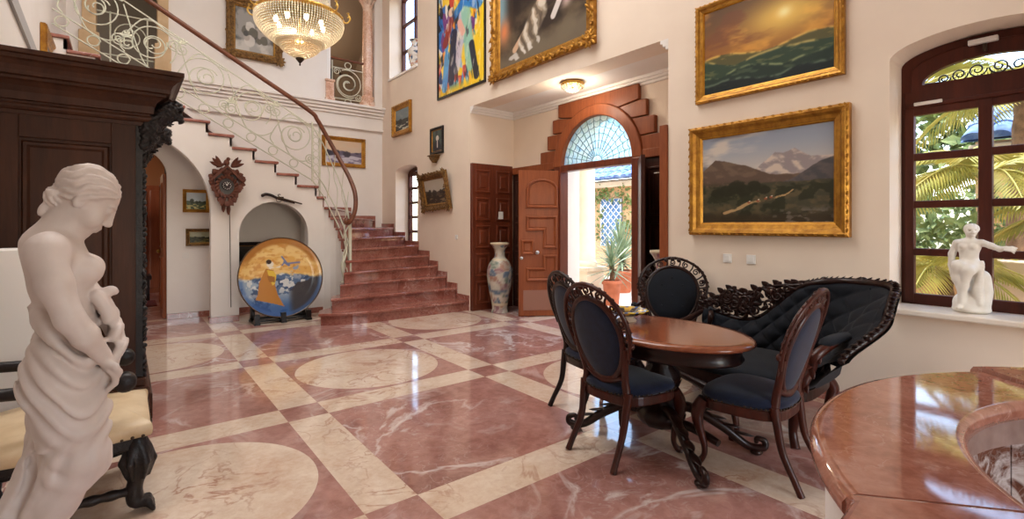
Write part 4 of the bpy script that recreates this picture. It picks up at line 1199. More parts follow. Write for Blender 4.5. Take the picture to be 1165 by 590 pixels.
for sx, sy in ((1, 1), (1, -1), (-1, 1), (-1, -1)):
    ex, ey = sx * .30, sy * .46
    p = spline([(TX + .05 * sx, TY + .06 * sy, .24), (TX + ex * .35, TY + ey * .35, .25), (TX + ex * .7, TY + ey * .7, .15), (TX + ex * .95, TY + ey * .95, .055), (TX + ex * 1.12, TY + ey * 1.12, .05), (TX + ex * 1.14, TY + ey * 1.14, .09), (TX + ex * 1.06, TY + ey * 1.06, .105), (TX + ex * 1.05, TY + ey * 1.05, .075)], 40)
    q = MB(); q.tube(p, [.034, .034, .030, .026, .024, .02, .016, .012], 10)
    q.ball((TX + ex * 1.05, TY + ey * 1.05, .022), (.04, .04, .022), 10, 6)
    for k in range(4):
        f = .35 + .15 * k; q.leaf((TX + ex * f, TY + ey * f, .27 - .045 * k), (ex, ey, -.12), (0, 0, 1), .13, .06, .05)
    q.build('leg', M['chaird'], tb)
q = MB(); q.tube(spline([(TX - .02, TY - .42, .14), (TX, TY - .2, .17), (TX, TY + .2, .17), (TX - .02, TY + .42, .14)], 20), [.022, .03, .03, .022], 8); q.build('stretcher', M['chaird'], tb)

# ---- lobed bowl on the table
bw = thing('fruit_bowl', 'shallow footed bowl with scalloped blue and yellow rim on the oval table', 'bowl', (2.86, 2.30, .76))
q = MB(); lob = lambda a, z: 1 + (.035 * math.cos(12 * a) if z > .045 else 0)
q.lathe([(.07, 0), (.072, .008), (.05, .02), (.048, .032), (.09, .045), (.135, .066), (.152, .078), (.146, .082), (.12, .068), (.06, .05), (.0, .045)], (2.86, 2.30, .76), 72, rf=lob)
o = q.build('bowl_body', M['glaze'], bw)
cs = []
for v in o.data.vertices:
    r = math.hypot(v.co.x, v.co.y); a = math.atan2(v.co.y, v.co.x)
    if v.co.z < .045: cs.append((212, 186, 158))
    elif r > .14: cs.append((70, 110, 170) if math.sin(12 * a) > .2 else (224, 190, 70))
    elif r > .1: cs.append((38, 34, 36) if math.sin(6 * a + 1) > -.2 else (214, 168, 60))
    else: cs.append((60, 48, 40))
color_attr(o, cs)

# ---- asymmetrical settee against the entrance wall
so = thing('settee', 'black tufted settee with a low carved end rising to a high scrolled end', 'sofa', (3.95, 1.8, 0))
# plan path of the back: along the wall (from +Y to -Y) then round the corner and forward
path = spline([(4.20, 2.50), (4.21, 2.1), (4.21, 1.7), (4.20, 1.56), (4.15, 1.41), (4.0, 1.33), (3.75, 1.30), (3.45, 1.30)], 84)
PL = [0]
for a, b in zip(path[:-1], path[1:]): PL.append(PL[-1] + math.dist(a, b))
TOT = PL[-1]
def pat(s):
    s = max(0, min(1, s)) * TOT
    x = np.interp(s, PL, [p[0] for p in path]); y = np.interp(s, PL, [p[1] for p in path])
    i = min(len(path) - 2, max(0, int(np.searchsorted(PL, s)) - 1)); d = Vector(path[i + 1]) - Vector(path[i]); d.normalize()
    return x, y, Vector((d.y, -d.x))        # outward normal is the left of travel reversed
HP = [(0, .70), (.08, .655), (.18, .625), (.27, .66), (.36, .80), (.44, .94), (.52, 1.00), (.62, 1.025), (.70, 1.02), (.78, .96), (.88, .80), (.95, .68), (1, .60)]
HS = spline(HP, 80)
def htop(s): return float(np.interp(s, [p[0] for p in HS], [p[1] for p in HS]))
def lean(s): return .07 + .28 * float(sstep(.50, .72, np.array(s))) * (1 - .55 * float(sstep(.85, 1.0, np.array(s))))
def SP(s, f, e=0):
    """s along, f height fraction, e inward thickness"""
    x, y, nr = pat(s); out = -nr
    # outward direction: away from the seat centre
    cxy = Vector((3.75, 1.85)) - Vector((x, y))
    if nr.dot(cxy) > 0: out = -nr
    else: out = nr
    z = .40 + (htop(s) - .40) * f
    o = lean(s) * (f ** 1.5) - e
    return Vector((x + out.x * o, y + out.y * o, z))
def tuftd(s, f):
    h = (htop(s) - .40) * f; u = s * TOT / .09; v = h / .085
    d = (math.cos(PI * (u + v)) * math.cos(PI * (u - v)))
    return .030 * abs(math.sin(PI * (u + v) / 2) * math.sin(PI * (u - v) / 2)) ** .6
q = MB()
q.grid(lambda u, v: SP(.01 + .98 * u, v * .985, .045 + tuftd(u, v) * (1 if .05 < v < .97 else .4) + .03 * math.sin(PI * v)), 220, 60)
q.grid(lambda u, v: SP(.01 + .98 * (1 - u), v * .985, -.012), 110, 8)
q.build('tufted_back', M['velvetd'], so)
btn = []
for j in range(1, 8):
    for i in range(-1, 26):
        s = (2 * i + (j % 2)) * .09 / TOT; h = j * .085
        if 0.03 < s < .97 and .40 + h < htop(s) - .03: btn.append(SP(s, h / (htop(s) - .40), .05))
for i, p in enumerate(btn):
    if i == 0: q = MB(); q.ball(p, .008, 6, 4); b0 = q.build('button', M['velvetd'], so)
    else: b_ = b0.copy(); COL.objects.link(b_); b_.parent = so; b_.location = p - btn[0]
q = MB()
q.tube([SP(i / 90, 1.0, .03) + Vector((0, 0, .005)) for i in range(91)], [.02, .024, .02, .024, .028, .028, .026, .024, .02], 9)
for i in range(40):
    s = .38 + .60 * i / 39; p = SP(s, 1.0, .02); p2 = SP(min(1, s + .02), 1.0, .02); d = (p2 - p).normalized()
    q.leaf(p + Vector((0, 0, .008)), d + Vector((0, 0, .45)), (0, 0, 1), .075, .05, .12)
    if i % 5 == 0: q.ball(p + Vector((0, 0, .02)), (.03, .03, .026), 8, 6)
q.build('top_rail', M['chaird'], so)
# openwork crest over the low part
q = MB()
CT = spline([(-.02, .66), (.0, .74), (.07, .80), (.14, .875), (.20, .845), (.27, .90), (.34, .945), (.42, .965), (.46, .975)], 60)
cp = lambda s, z: Vector((4.235 + .02 * (z - .6), pat(s)[1], z))
q.tube([cp(s, z) for s, z in CT], [.012, .015, .012, .016, .012, .016, .014], 7)
rs = random.Random(5)
for i in range(52):
    s = rs.uniform(.0, .40); zt = float(np.interp(s, [p[0] for p in CT], [p[1] for p in CT])); zb = htop(s) + .01
    if zt - zb < .04: continue
    r = min(.062, (zt - zb) * .42) * rs.uniform(.75, 1); z = rs.uniform(zb + r * .7, zt - r * .7); y0 = pat(s)[1]
    q.tube([(4.235 + .012 * math.sin(i), y0 + a, b) for a, b in spiral2(0, z, r, .010, rs.random() * 6.28, rs.choice((-1, 1)) * rs.uniform(1.0, 1.5), 22)], [.014, .011, .009], 6)
    q.leaf((4.225, y0, z), (0, rs.uniform(-1, 1), rs.uniform(-.4, 1)), (-1, 0, 0), .075, .038, .1)
for i in range(26):
    s, z = CT[int(i / 25 * (len(CT) - 1))]; p = cp(s, z)
    q.leaf(p - Vector((0, 0, .015)), (0, -.7 if i % 2 else .7, .6), (-1, 0, 0), .085, .055, .15)
    if i % 4 == 1: q.ball(p, (.02, .026, .022), 8, 6)
q.build('carved_crest', M['chaird'], so)
# seat, rail, arms, legs
sp = [(4.13, 2.50), (4.16, 2.0), (4.15, 1.62), (4.05, 1.41), (3.75, 1.35), (3.48, 1.37), (3.42, 1.6), (3.40, 1.85), (3.42, 2.2), (3.50, 2.48), (3.8, 2.56)]
outl = [tuple(p) for p in spline(sp, 60, True)]
q = MB(); cushion(q, outl[::-1], .36, .43, .045); q.build('seat', M['velvetd'], so)
q = MB(); oo = outl[::-1]; cxm, cym = 3.79, 1.84
q.prism([(cxm + (x - cxm) * 1.0, cym + (y - cym) * 1.0) for x, y in oo], lambda u, v, t: (u, v, t), .29, .36)
for i in range(24):
    y = 1.40 + 1.06 * i / 23; x = 3.41 + .06 * ((y - 1.85) / .65) ** 2
    q.leaf((x - .005, y, .33), (0, 1 if y < 1.85 else -1, -.8), (-1, 0, 0), .08, .05, .1)
q.tube(spline([(3.45, 1.42, .30), (3.40, 1.6, .27), (3.385, 1.85, .23), (3.40, 2.1, .27), (3.47, 2.4, .30)], 24), [.02, .028, .045, .028, .02], 8)
q.build('seat_rail', M['chaird'], so, bevel=.008)
q = MB(); q.tube(spline([(3.95, 1.22, .70), (3.7, 1.20, .72), (3.50, 1.22, .715), (3.44, 1.24, .69)], 20), [.018, .04, .045, .042, .02], 12, flat=((0, 0, 1), .7)); q.build('arm_pad', M['velvetd'], so)
q = MB(); q.tube(spline([(3.60, 1.21, .69), (3.46, 1.22, .68), (3.39, 1.26, .62), (3.43, 1.29, .54), (3.40, 1.33, .44), (3.44, 1.38, .34)], 28), [.02, .03, .034, .026, .032, .03], 9)
for k in range(6): q.leaf((3.40, 1.25 + .018 * k, .66 - .05 * k), (-.3, (k % 2 - .5) * .8, -.9), (-1, 0, 0), .08, .04, .1)
q.build('arm_support', M['chair'], so)
q = MB(); q.tube(spline([(4.2, 2.5, .66), (4.0, 2.53, .60), (3.75, 2.55, .56), (3.55, 2.50, .50), (3.48, 2.47, .36)], 28), [.02, .03, .03, .03, .026], 9); q.build('arm_support', M['chaird'], so)
for x, y, dx, dy in ((3.46, 1.42, -.03, -.03), (3.48, 2.44, -.03, .03), (4.08, 1.44, .05, -.03), (4.08, 2.44, .05, .03)):
    q = MB(); q.tube(spline([(x, y, .33), (x + dx, y + dy, .24), (x + dx * .3, y + dy * .3, .1), (x + dx * 1.2, y + dy * 1.2, 0.0)], 22), [.04, .042, .026, .03], 9); q.build('leg', M['chair'], so)

# ================================================================== MARBLE BAR COUNTER
ct = thing('bar_counter', 'curved red marble bar counter with a white base in the right corner', 'counter', (1.52, -.39, 0))
CX, CY = 1.52, -.39
def ringseg(a0, a1, ro, ri, z0, z1, n=110, name='countertop', rnd=.018, mat=None):
    q = MB(); prof = [(ri + .004, z0), (ri - .010, z0 + .004), (ri - .014, (z0 + z1) / 2), (ri - .008, z1 - .004), (ri + .006, z1), (ro - .022, z1), (ro - .006, z1 - .005), (ro + .004, z1 - .018), (ro + .004, z0 + .012), (ro - .004, z0)]
    vs = []; m_ = len(prof)
    for i in range(n + 1):
        a = a0 + (a1 - a0) * i / n
        vs += [(CX + r * math.cos(a), CY + r * math.sin(a), z) for r, z in prof]
    fs = [(i * m_ + k, (i + 1) * m_ + k, (i + 1) * m_ + (k + 1) % m_, i * m_ + (k + 1) % m_) for i in range(n) for k in range(m_)]
    q.add(vs, fs, 0, True)
    for k in range(len(q.s)): q.s[k] = (k % m_) not in (4, 9)
    q.add(vs[:m_], [list(range(m_))]); q.add(vs[-m_:], [list(range(m_))[::-1]])
    return q.build(name, mat or M['redb'], ct)
M['ledge'] = plain('grey_pink_ledge', rgb(150, 126, 118), .2, rgb(126, 100, 92), 9)
aS = math.atan2(.288 - CY, .965 - CX)
ringseg(math.radians(52), aS - .002, .90, .64, .957, 1.002)
ringseg(math.radians(-60), math.radians(51.7), .915, .64, .967, 1.014)
# straight slab that joins the ring at the seam and runs to the viewer's left
so_, si_ = (CX + .904 * math.cos(aS), CY + .904 * math.sin(aS)), (CX + .636 * math.cos(aS), CY + .636 * math.sin(aS))
q = MB(); q.prism([so_, si_, (.95, -.08), (.62, -.08), (.62, .262), (.86, .286), (.93, .292)], lambda u, v, t: (u, v, t), .959, 1.005); q.build('countertop', M['redb'], ct, bevel=.014, seg=3)
q = MB(); n = 60
ou = [(CX + .875 * math.cos(a), CY + .875 * math.sin(a)) for a in np.linspace(math.radians(-58), aS, n)]; inn = [(CX + .69 * math.cos(a), CY + .69 * math.sin(a)) for a in np.linspace(math.radians(-58), aS, n)]
q.prism(ou + inn[::-1], lambda u, v, t: (u, v, t), 0, .957); q.build('base', M['white'], ct)
q = MB(); q.box(.66, .97, -.05, .235, 0, .959); q.build('base', M['white'], ct, bevel=.004)
# inside of the ring clad in upright slabs of veined marble, with a paler ledge under the top
for i in range(9):
    a0 = math.radians(-40) + i * .26; a1 = a0 + .252; a1 = min(a1, aS)
    q = MB(); nn = 8; aa = np.linspace(a0, a1, nn)
    o_ = [(CX + .688 * math.cos(a), CY + .688 * math.sin(a)) for a in aa]; i_ = [(CX + .665 * math.cos(a), CY + .665 * math.sin(a)) for a in aa]
    q.prism(o_ + i_[::-1], lambda u, v, t: (u, v, t), .02, .882); q.build('cladding_slab', M['brownm'], ct)
q = MB(); aa = np.linspace(math.radians(-45), aS, 50); o_ = [(CX + .69 * math.cos(a), CY + .69 * math.sin(a)) for a in aa]; i_ = [(CX + .652 * math.cos(a), CY + .652 * math.sin(a)) for a in aa]
q.prism(o_ + i_[::-1], lambda u, v, t: (u, v, t), .887, .957); q.build('ledge', M['ledge'], ct)
# ================================================================== THE WHITE STATUE IN FRONT
def RY(deg): return Matrix.Rotation(math.radians(deg), 3, 'Y')
def RZ(deg): return Matrix.Rotation(math.radians(deg), 3, 'Z')
S = SDF((-.44, -.30, .0), (.22, .30, 1.70), .0055)
# plinth rock
S.cap((-.16, -.02, .05), (-.17, .02, .12), .20, .17, .06)
S.ell((-.16, 0, .03), (.25, .25, .06), .03)
# pelvis and torso
S.ell((-.035, .0, .99), (.095, .155, .115), .03)
S.ell((-.025, .0, .935), (.095, .15, .10), .04)
S.ell((-.012, .005, 1.14), (.072, .115, .10), .06)
S.ell((-.035, .01, 1.28), (.088, .135, .115), .06)
S.ell((-.06, .01, 1.365), (.075, .15, .07), .05)
S.ell((.036, -.055, 1.305), (.046, .05, .045), .03); S.ell((.036, .085, 1.305), (.045, .05, .045), .03)
S.ell((.01, .0, 1.08), (.062, .1, .07), .05)
S.ell((-.070, -.035, 1.0), (.055, .065, .07), .04); S.ell((-.070, .06, 1.0), (.055, .065, .07), .04)
# neck and head, bowed
S.cap((-.055, .01, 1.40), (.01, .005, 1.50), .056, .05, .035)
S.cap((-.085, .01, 1.40), (-.02, .01, 1.50), .05, .045, .04)
HR = RY(38)
hc = Vector((.034, .0, 1.545))
def hp(x, y, z): return tuple(hc + HR @ Vector((x, y, z)))
S.ell(hp(0, 0, .012), (.088, .072, .092), .02, HR)
S.ell(hp(.035, 0, -.045), (.052, .055, .068), .03, HR)
S.cap(hp(.04, 0, -.098), hp(.062, 0, -.098), .022, .018, .02)          # chin
S.cap(hp(.088, 0, .006), hp(.103, 0, -.034), .008, .0115, .012)          # nose
S.ell(hp(.101, -.010, -.040), (.011, .008, .008), .006); S.ell(hp(.101, .010, -.040), (.011, .008, .008), .006)
S.cap(hp(.084, -.017, -.062), hp(.089, .017, -.062), .0085, .0085, .006); S.cap(hp(.081, -.015, -.075), hp(.085, .015, -.075), .0095, .0095, .006)
for s in (-1, 1):
    S.ell(hp(.087, s * .032, .004), (.016, .019, .012), .012, HR, 'sub')
    S.ell(hp(.077, s * .032, .002), (.0125, .0155, .0105), .004, HR)
    S.cap(hp(.085, s * .014, .020), hp(.076, s * .048, .018), .007, .006, .008)
    S.ell(hp(.056, s * .045, -.045), (.03, .02, .03), .02, HR)
    S.ell(hp(-.008, s * .073, -.022), (.019, .009, .027), .006, HR); S.ell(hp(-.004, s * .082, -.020), (.009, .006, .014), .004, HR, 'sub')
# hair: a waved mass swept back from the brow to a knot at the nape
HRi = np.array(HR.transposed())
def headlocal(X, Y, Z):
    x, y, z = X - hc.x, Y - hc.y, Z - hc.z
    return [HRi[i, 0] * x + HRi[i, 1] * y + HRi[i, 2] * z for i in range(3)]
def hairfn(X, Y, Z):
    x, y, z = headlocal(X, Y, Z)
    cx, cz = x + .012, z - .018
    k = np.sqrt((cx / .096) ** 2 + (y / .083) ** 2 + (cz / .090) ** 2); d = (k - 1) * .085
    al = .79 * cx + .61 * cz; up = -.61 * cx + .79 * cz; ph = np.arctan2(np.abs(y), up + .01)
    w = np.sin(15 * ph + 1.6 * np.sin(al * 46) + .8 * np.sin(al * 90 + 2)); w2 = np.sin(31 * ph + 2.0 * np.sin(al * 60 + 1))
    d = d - .0065 * np.sign(w) * np.abs(w) ** .7 - .002 * w2
    line = (z - (-.004 + .72 * x + .012 * np.cos(y * 40))) / 1.23
    return np.maximum(d, -line)
def put(S_, fn, lo, hi, k=.006): S_._put(fn, np.array(lo), np.array(hi), k, 'add')
put(S, hairfn, (hc.x - .13, -.12, hc.z - .13), (hc.x + .13, .12, hc.z + .13))
def bunfn(X, Y, Z):
    x, y, z = headlocal(X, Y, Z); cx, cz = x + .072, z + .052
    k = np.sqrt((cx / .034) ** 2 + (y / .044) ** 2 + (cz / .034) ** 2)
    return (k - 1) * .034 - .005 * np.sin(9 * np.arctan2(cz, y) + 60 * k * .05 + 3 * np.arctan2(cx, cz))
put(S, bunfn, (hc.x - .16, -.07, hc.z - .08), (hc.x + .02, .07, hc.z + .1))
S.chain(spline([hp(-.07, .01, -.08), hp(-.075, .012, -.105), hp(-.07, .01, -.125)], 8), [.014, .007], .008)
# near arm hanging and reaching forward, hand gripping the cloth
S.ell((-.058, -.135, 1.37), (.058, .052, .062), .04)
S.chain([(-.06, -.15, 1.365), (-.035, -.185, 1.275), (.0, -.195, 1.175)], [.05, .045, .037], .02)
S.chain([(.0, -.195, 1.175), (.04, -.18, 1.115), (.085, -.135, 1.045)], [.039, .037, .026], .015)
S.ell((.098, -.118, 1.018), (.022, .030, .040), .015, RY(-25))
for i, (ln, dx) in enumerate(((.9, 0), (1.0, .008), (.95, .012), (.75, .014))):
    y = -.138 + .016 * i; k = [(.105 + dx * .3, y, .995), (.124 + dx * .3, y + .004, .972), (.122 + dx * .2, y + .010, .972 - .028 * ln), (.106, y + .014, .972 - .044 * ln)]
    S.chain(k, [.0115, .0105, .0095, .0085], .005)
S.chain([(.098, -.142, 1.02), (.122, -.152, 1.005), (.134, -.142, .985), (.132, -.130, .972)], [.013, .0115, .010, .009], .006)
# far arm: upper arm down, forearm across to the same cloth
S.ell((-.055, .155, 1.37), (.056, .05, .06), .04)
S.chain([(-.055, .17, 1.365), (-.01, .20, 1.27), (.045, .20, 1.185)], [.048, .043, .036], .02)
S.chain([(.045, .20, 1.185), (.09, .13, 1.13), (.115, .045, 1.075)], [.037, .034, .025], .015)
S.ell((.120, .02, 1.055), (.022, .032, .030), .012)
for i in range(4): S.chain([(.126, .018 - .004 * i, 1.068 - .015 * i), (.143, -.008, 1.060 - .015 * i), (.138, -.030, 1.052 - .015 * i)], [.011, .010, .0085], .005)
S.chain([(.112, .022, 1.078), (.110, -.005, 1.092), (.118, -.024, 1.088)], [.012, .010, .009], .006)
# cloth held up to the breast, falling through the hands
S.chain(spline([(.070, -.03, 1.215), (.098, -.035, 1.235), (.112, -.03, 1.228)], 8), [.02, .018, .016, .014, .012, .010, .009, .008, .007], .01)
for i in range(5):
    y = -.06 + .03 * i
    S.chain(spline([(.060, y, 1.225), (.085, y, 1.18), (.112, y * .9, 1.12), (.128, y * .8 - .02, 1.05), (.108, y * .7 - .05, .985), (.085, y * .6 - .05, .955)], 20), [.016 + .003 * (i % 2)] * 21, .012)
# drapery about the hips with swinging folds
S.ell((-.03, .0, 1.06), (.085, .14, .06), .03)
for i in range(7):
    z0 = 1.165 - .055 * i; z1 = 1.03 - .058 * i
    p = [(-.085, .05, z0), (-.090 - .008 * i * (i < 4) + .004 * max(0, i - 4), -.06, z0 - .01 - .012 * i), (-.045, -.142, (z0 * .55 + z1 * .45) - .012 * i), (.03, -.135, z1 - .005 * i), (.088, -.09, z1 + .012)]
    S.chain(spline(p, 20), [.011 + .006 * abs(math.sin(i * 2.1 + q * .25)) for q in range(21)], .009)
S.chain(spline([(-.07, .05, 1.18), (-.088, -.04, 1.18), (-.05, -.12, 1.15), (.02, -.12, 1.11), (.07, -.08, 1.08)], 18), .018, .015)
S.cap((-.085, -.02, 1.175), (-.108, -.03, 1.198), .018, .008, .012)
# near leg: thigh forward, knee bent, shin running back under the cloth
S.chain([(-.03, -.06, .95), (.008, -.085, .85), (.032, -.10, .735)], [.104, .092, .070], .04)
S.ell((.045, -.10, .725), (.052, .062, .06), .03)
S.chain([(.032, -.10, .725), (-.035, -.085, .61), (-.10, -.06, .49), (-.165, -.04, .35), (-.205, -.03, .18)], [.066, .062, .055, .046, .04], .03)
S.chain([(-.205, -.04, .17), (-.12, -.06, .14)], [.042, .03], .02)
# standing leg and skirt behind
S.chain([(-.03, .07, .93), (-.055, .085, .70), (-.13, .09, .48), (-.17, .09, .20)], [.11, .08, .065, .055], .04)
S.chain([(-.17, .09, .17), (-.07, .08, .14)], [.045, .03], .02)
for i in range(8):
    f = i / 7; y = -.05 + .16 * f
    S.chain(spline([(-.085 - .01 * math.sin(3 * f), y, .93), (-.085, y + .01, .80), (-.105 - .02 * math.sin(7 * f), y, .68), (-.135 - .035 * math.sin(5 * f + 1), y - .02, .55), (-.175 - .03 * math.sin(6 * f), y - .04, .42), (-.21, y - .05, .25), (-.22, y - .05, .10)], 24), [.017 + .010 * abs(math.sin(3.3 * i)) + .012 * (q / 24) for q in range(25)], .010)
for i in range(5):
    S.chain(spline([(-.02 + .012 * i, -.135 + .01 * i, .90 - .03 * i), (-.065 + .014 * i, -.125, .74), (-.105 + .010 * i, -.105, .60), (-.165 + .008 * i, -.085, .42), (-.20, -.07, .2)], 20), [.012 + .006 * (i % 2)] * 21, .009)
STX, STY = -.13, 2.135
# folds pressed into the drapery
GX, GY, GZ = np.meshgrid(*S.ax, indexing='ij')
def segd(a, b):
    a, b = np.array(a), np.array(b); ab = b - a; t = np.clip(((GX - a[0]) * ab[0] + (GY - a[1]) * ab[1] + (GZ - a[2]) * ab[2]) / (ab @ ab), 0, 1)
    return np.sqrt((GX - a[0] - t * ab[0]) ** 2 + (GY - a[1] - t * ab[1]) ** 2 + (GZ - a[2] - t * ab[2]) ** 2)
dm = np.minimum(np.minimum(segd((0, -.195, 1.175), (.085, -.135, 1.045)), segd((.085, -.135, 1.045), (.13, -.14, .96))), np.minimum(segd((.045, .2, 1.185), (.115, .045, 1.075)), segd((-.06, -.15, 1.37), (0, -.195, 1.175))))
keep = sstep(.045, .075, dm)
z1 = GZ - 4.5 * (GX - .02) ** 2 + .35 * GX - .25 * GY + .012 * np.sin(GX * 31) + .010 * np.sin(GY * 24 + 1)
w1 = np.sin(z1 * 2 * PI / .072); f1 = (np.abs(w1) ** .6) * np.sign(w1) * (.6 + .4 * np.sin(GX * 17 + GZ * 23))
z2 = GX - .52 * GZ + .25 * GY + .012 * np.sin(GZ * 19) + .008 * np.sin(GZ * 41 + 2)
w2_ = np.sin(z2 * 2 * PI / .058); f2 = (np.abs(w2_) ** .7) * np.sign(w2_) * (.6 + .4 * np.sin(GZ * 13 + GY * 20))
m1_ = sstep(1.17, 1.12, GZ) * sstep(.74, .86, GZ); m2_ = sstep(.84, .72, GZ) * sstep(.08, .2, GZ) * (.35 + .65 * sstep(.02, -.06, GX - (GZ - .72) * .55))
S.D = (S.D - (.0085 * f1 * m1_ + .010 * f2 * m2_) * keep).astype(np.float32)
def stat_fn(v):
    v = v.copy(); z = v[:, 2]
    s = np.interp(z, [0, .6, .80, 1.08, 1.2, 1.40, 1.46, 1.7], [.95, .92, .86, .88, .93, .93, .87, .87]); cx = np.interp(z, [0, .5, 1.2, 1.45], [-.10, -.06, .0, .03])
    v[:, 0] = cx + (v[:, 0] - cx) * s; v[:, 1] *= np.interp(z, [0, 1.1, 1.4, 1.46, 1.7], [.95, .95, .95, .9, .9]); v[:, 2] = np.where(z > 1.42, 1.42 + (z - 1.42) * .95, z)
    return v + np.array([STX, STY, 0])
o = S.build('marble_statue', M['sculpt'], stat_fn, None, (STX, STY, 0), 1)
tag(o, 'large white statue of a bowed woman gathering drapery at her hips, before the armchair', 'statue')

# ================================================================== WINDOW STATUETTE
T_ = SDF((-.17, -.15, 0), (.17, .28, .64), .0042)
# local axes: x towards the room (-X world), y to the viewer's right
T_.ell((0, 0, .02), (.10, .105, .03), .02)
for i, (x, y, z, r) in enumerate(((0, .03, .08, .085), (-.02, .045, .15, .075), (-.02, .05, .22, .06), (.03, -.02, .06, .07), (.0, -.045, .07, .06), (.0, .06, .26, .04))): T_.ell((x, y, z), (r, r * .9, r), .03)
T_.ell((0, -.005, .33), (.05, .062, .055), .03)              # hips
T_.ell((.0, -.012, .40), (.042, .052, .055), .03); T_.ell((0, -.012, .465), (.046, .066, .055), .03); T_.ell((.0, -.012, .495), (.04, .075, .03), .02)
T_.ell((.036, -.036, .468), (.022, .024, .022), .01); T_.ell((.036, .014, .468), (.022, .024, .022), .01)
T_.cap((.005, -.008, .50), (.012, 0, .545), .024, .022, .015)
T_.ell((.018, .002, .575), (.040, .034, .045), .012, RZ(25)); T_._put(lambda X, Y, Z: (np.sqrt(((X + .004) / .046) ** 2 + (Y / .042) ** 2 + ((Z - .592) / .038) ** 2) - 1) * .042 - .003 * np.sin(11 * np.arctan2(X + .004, Y) + 90 * Z), np.array((-.06, -.06, .55)), np.array((.06, .06, .64)), .008, 'add'); T_.ell((-.034, -.006, .582), (.02, .02, .02), .008)
T_.cap((.052, .02, .575), (.06, .024, .562), .006, .007, .006); T_.cap((.045, .014, .548), (.05, .018, .544), .01, .009, .008)
for s in (-1, 1): T_.ell((.045 + .004 * s, .016 + s * -.016, .58), (.008, .009, .006), .006, None, 'sub')
# viewer's left arm braced on the rock, right arm held out
T_.chain([(0, -.078, .49), (-.004, -.104, .41), (.0, -.108, .33), (.012, -.098, .25)], [.024, .021, .018, .014], .012)
for i in range(4): T_.cap((.012 + .007 * i - .01, -.098, .245), (.016 + .008 * i - .01, -.09, .215), .007, .006, .004)
T_.chain([(0, .056, .495), (.02, .105, .475), (.045, .152, .455), (.055, .185, .465)], [.024, .02, .017, .013], .012)
for i in range(4): T_.chain([(.05 + .006 * i, .180, .468 - .006 * i), (.056 + .006 * i, .212, .472 - .009 * i), (.055 + .007 * i, .236 - .004 * i, .464 - .011 * i)], [.0075, .0062, .005], .003)
# legs: near thigh raised, shins down
T_.chain([(.02, .02, .325), (.10, -.005, .30), (.085, -.03, .19), (.09, -.04, .07)], [.045, .036, .028, .02], .02); T_.cap((.09, -.04, .05), (.125, -.05, .04), .018, .012, .01)
T_.chain([(.01, -.03, .33), (.095, -.055, .335), (.085, -.062, .24), (.06, -.03, .12)], [.042, .034, .027, .02], .02)
for i in range(6): T_.chain(spline([(.02, .06 - .006 * i, .36 - .02 * i), (.06, .055, .28 - .025 * i), (.07, .03 + .005 * i, .18 - .02 * i), (.05, .05, .07)], 12), .011 + .004 * (i % 2), .012)
tx, ty = 4.735, .745
o = T_.build('nymph_statuette', M['sculpt2'], lambda v: np.stack([tx - v[:, 0], ty - v[:, 1], v[:, 2] + .832], 1)[:, :], None, (tx, ty, .832), 1)
o.data.flip_normals() if False else None
tag(o, 'small ivory statuette of a seated nude with one arm outstretched on the window sill', 'statuette')
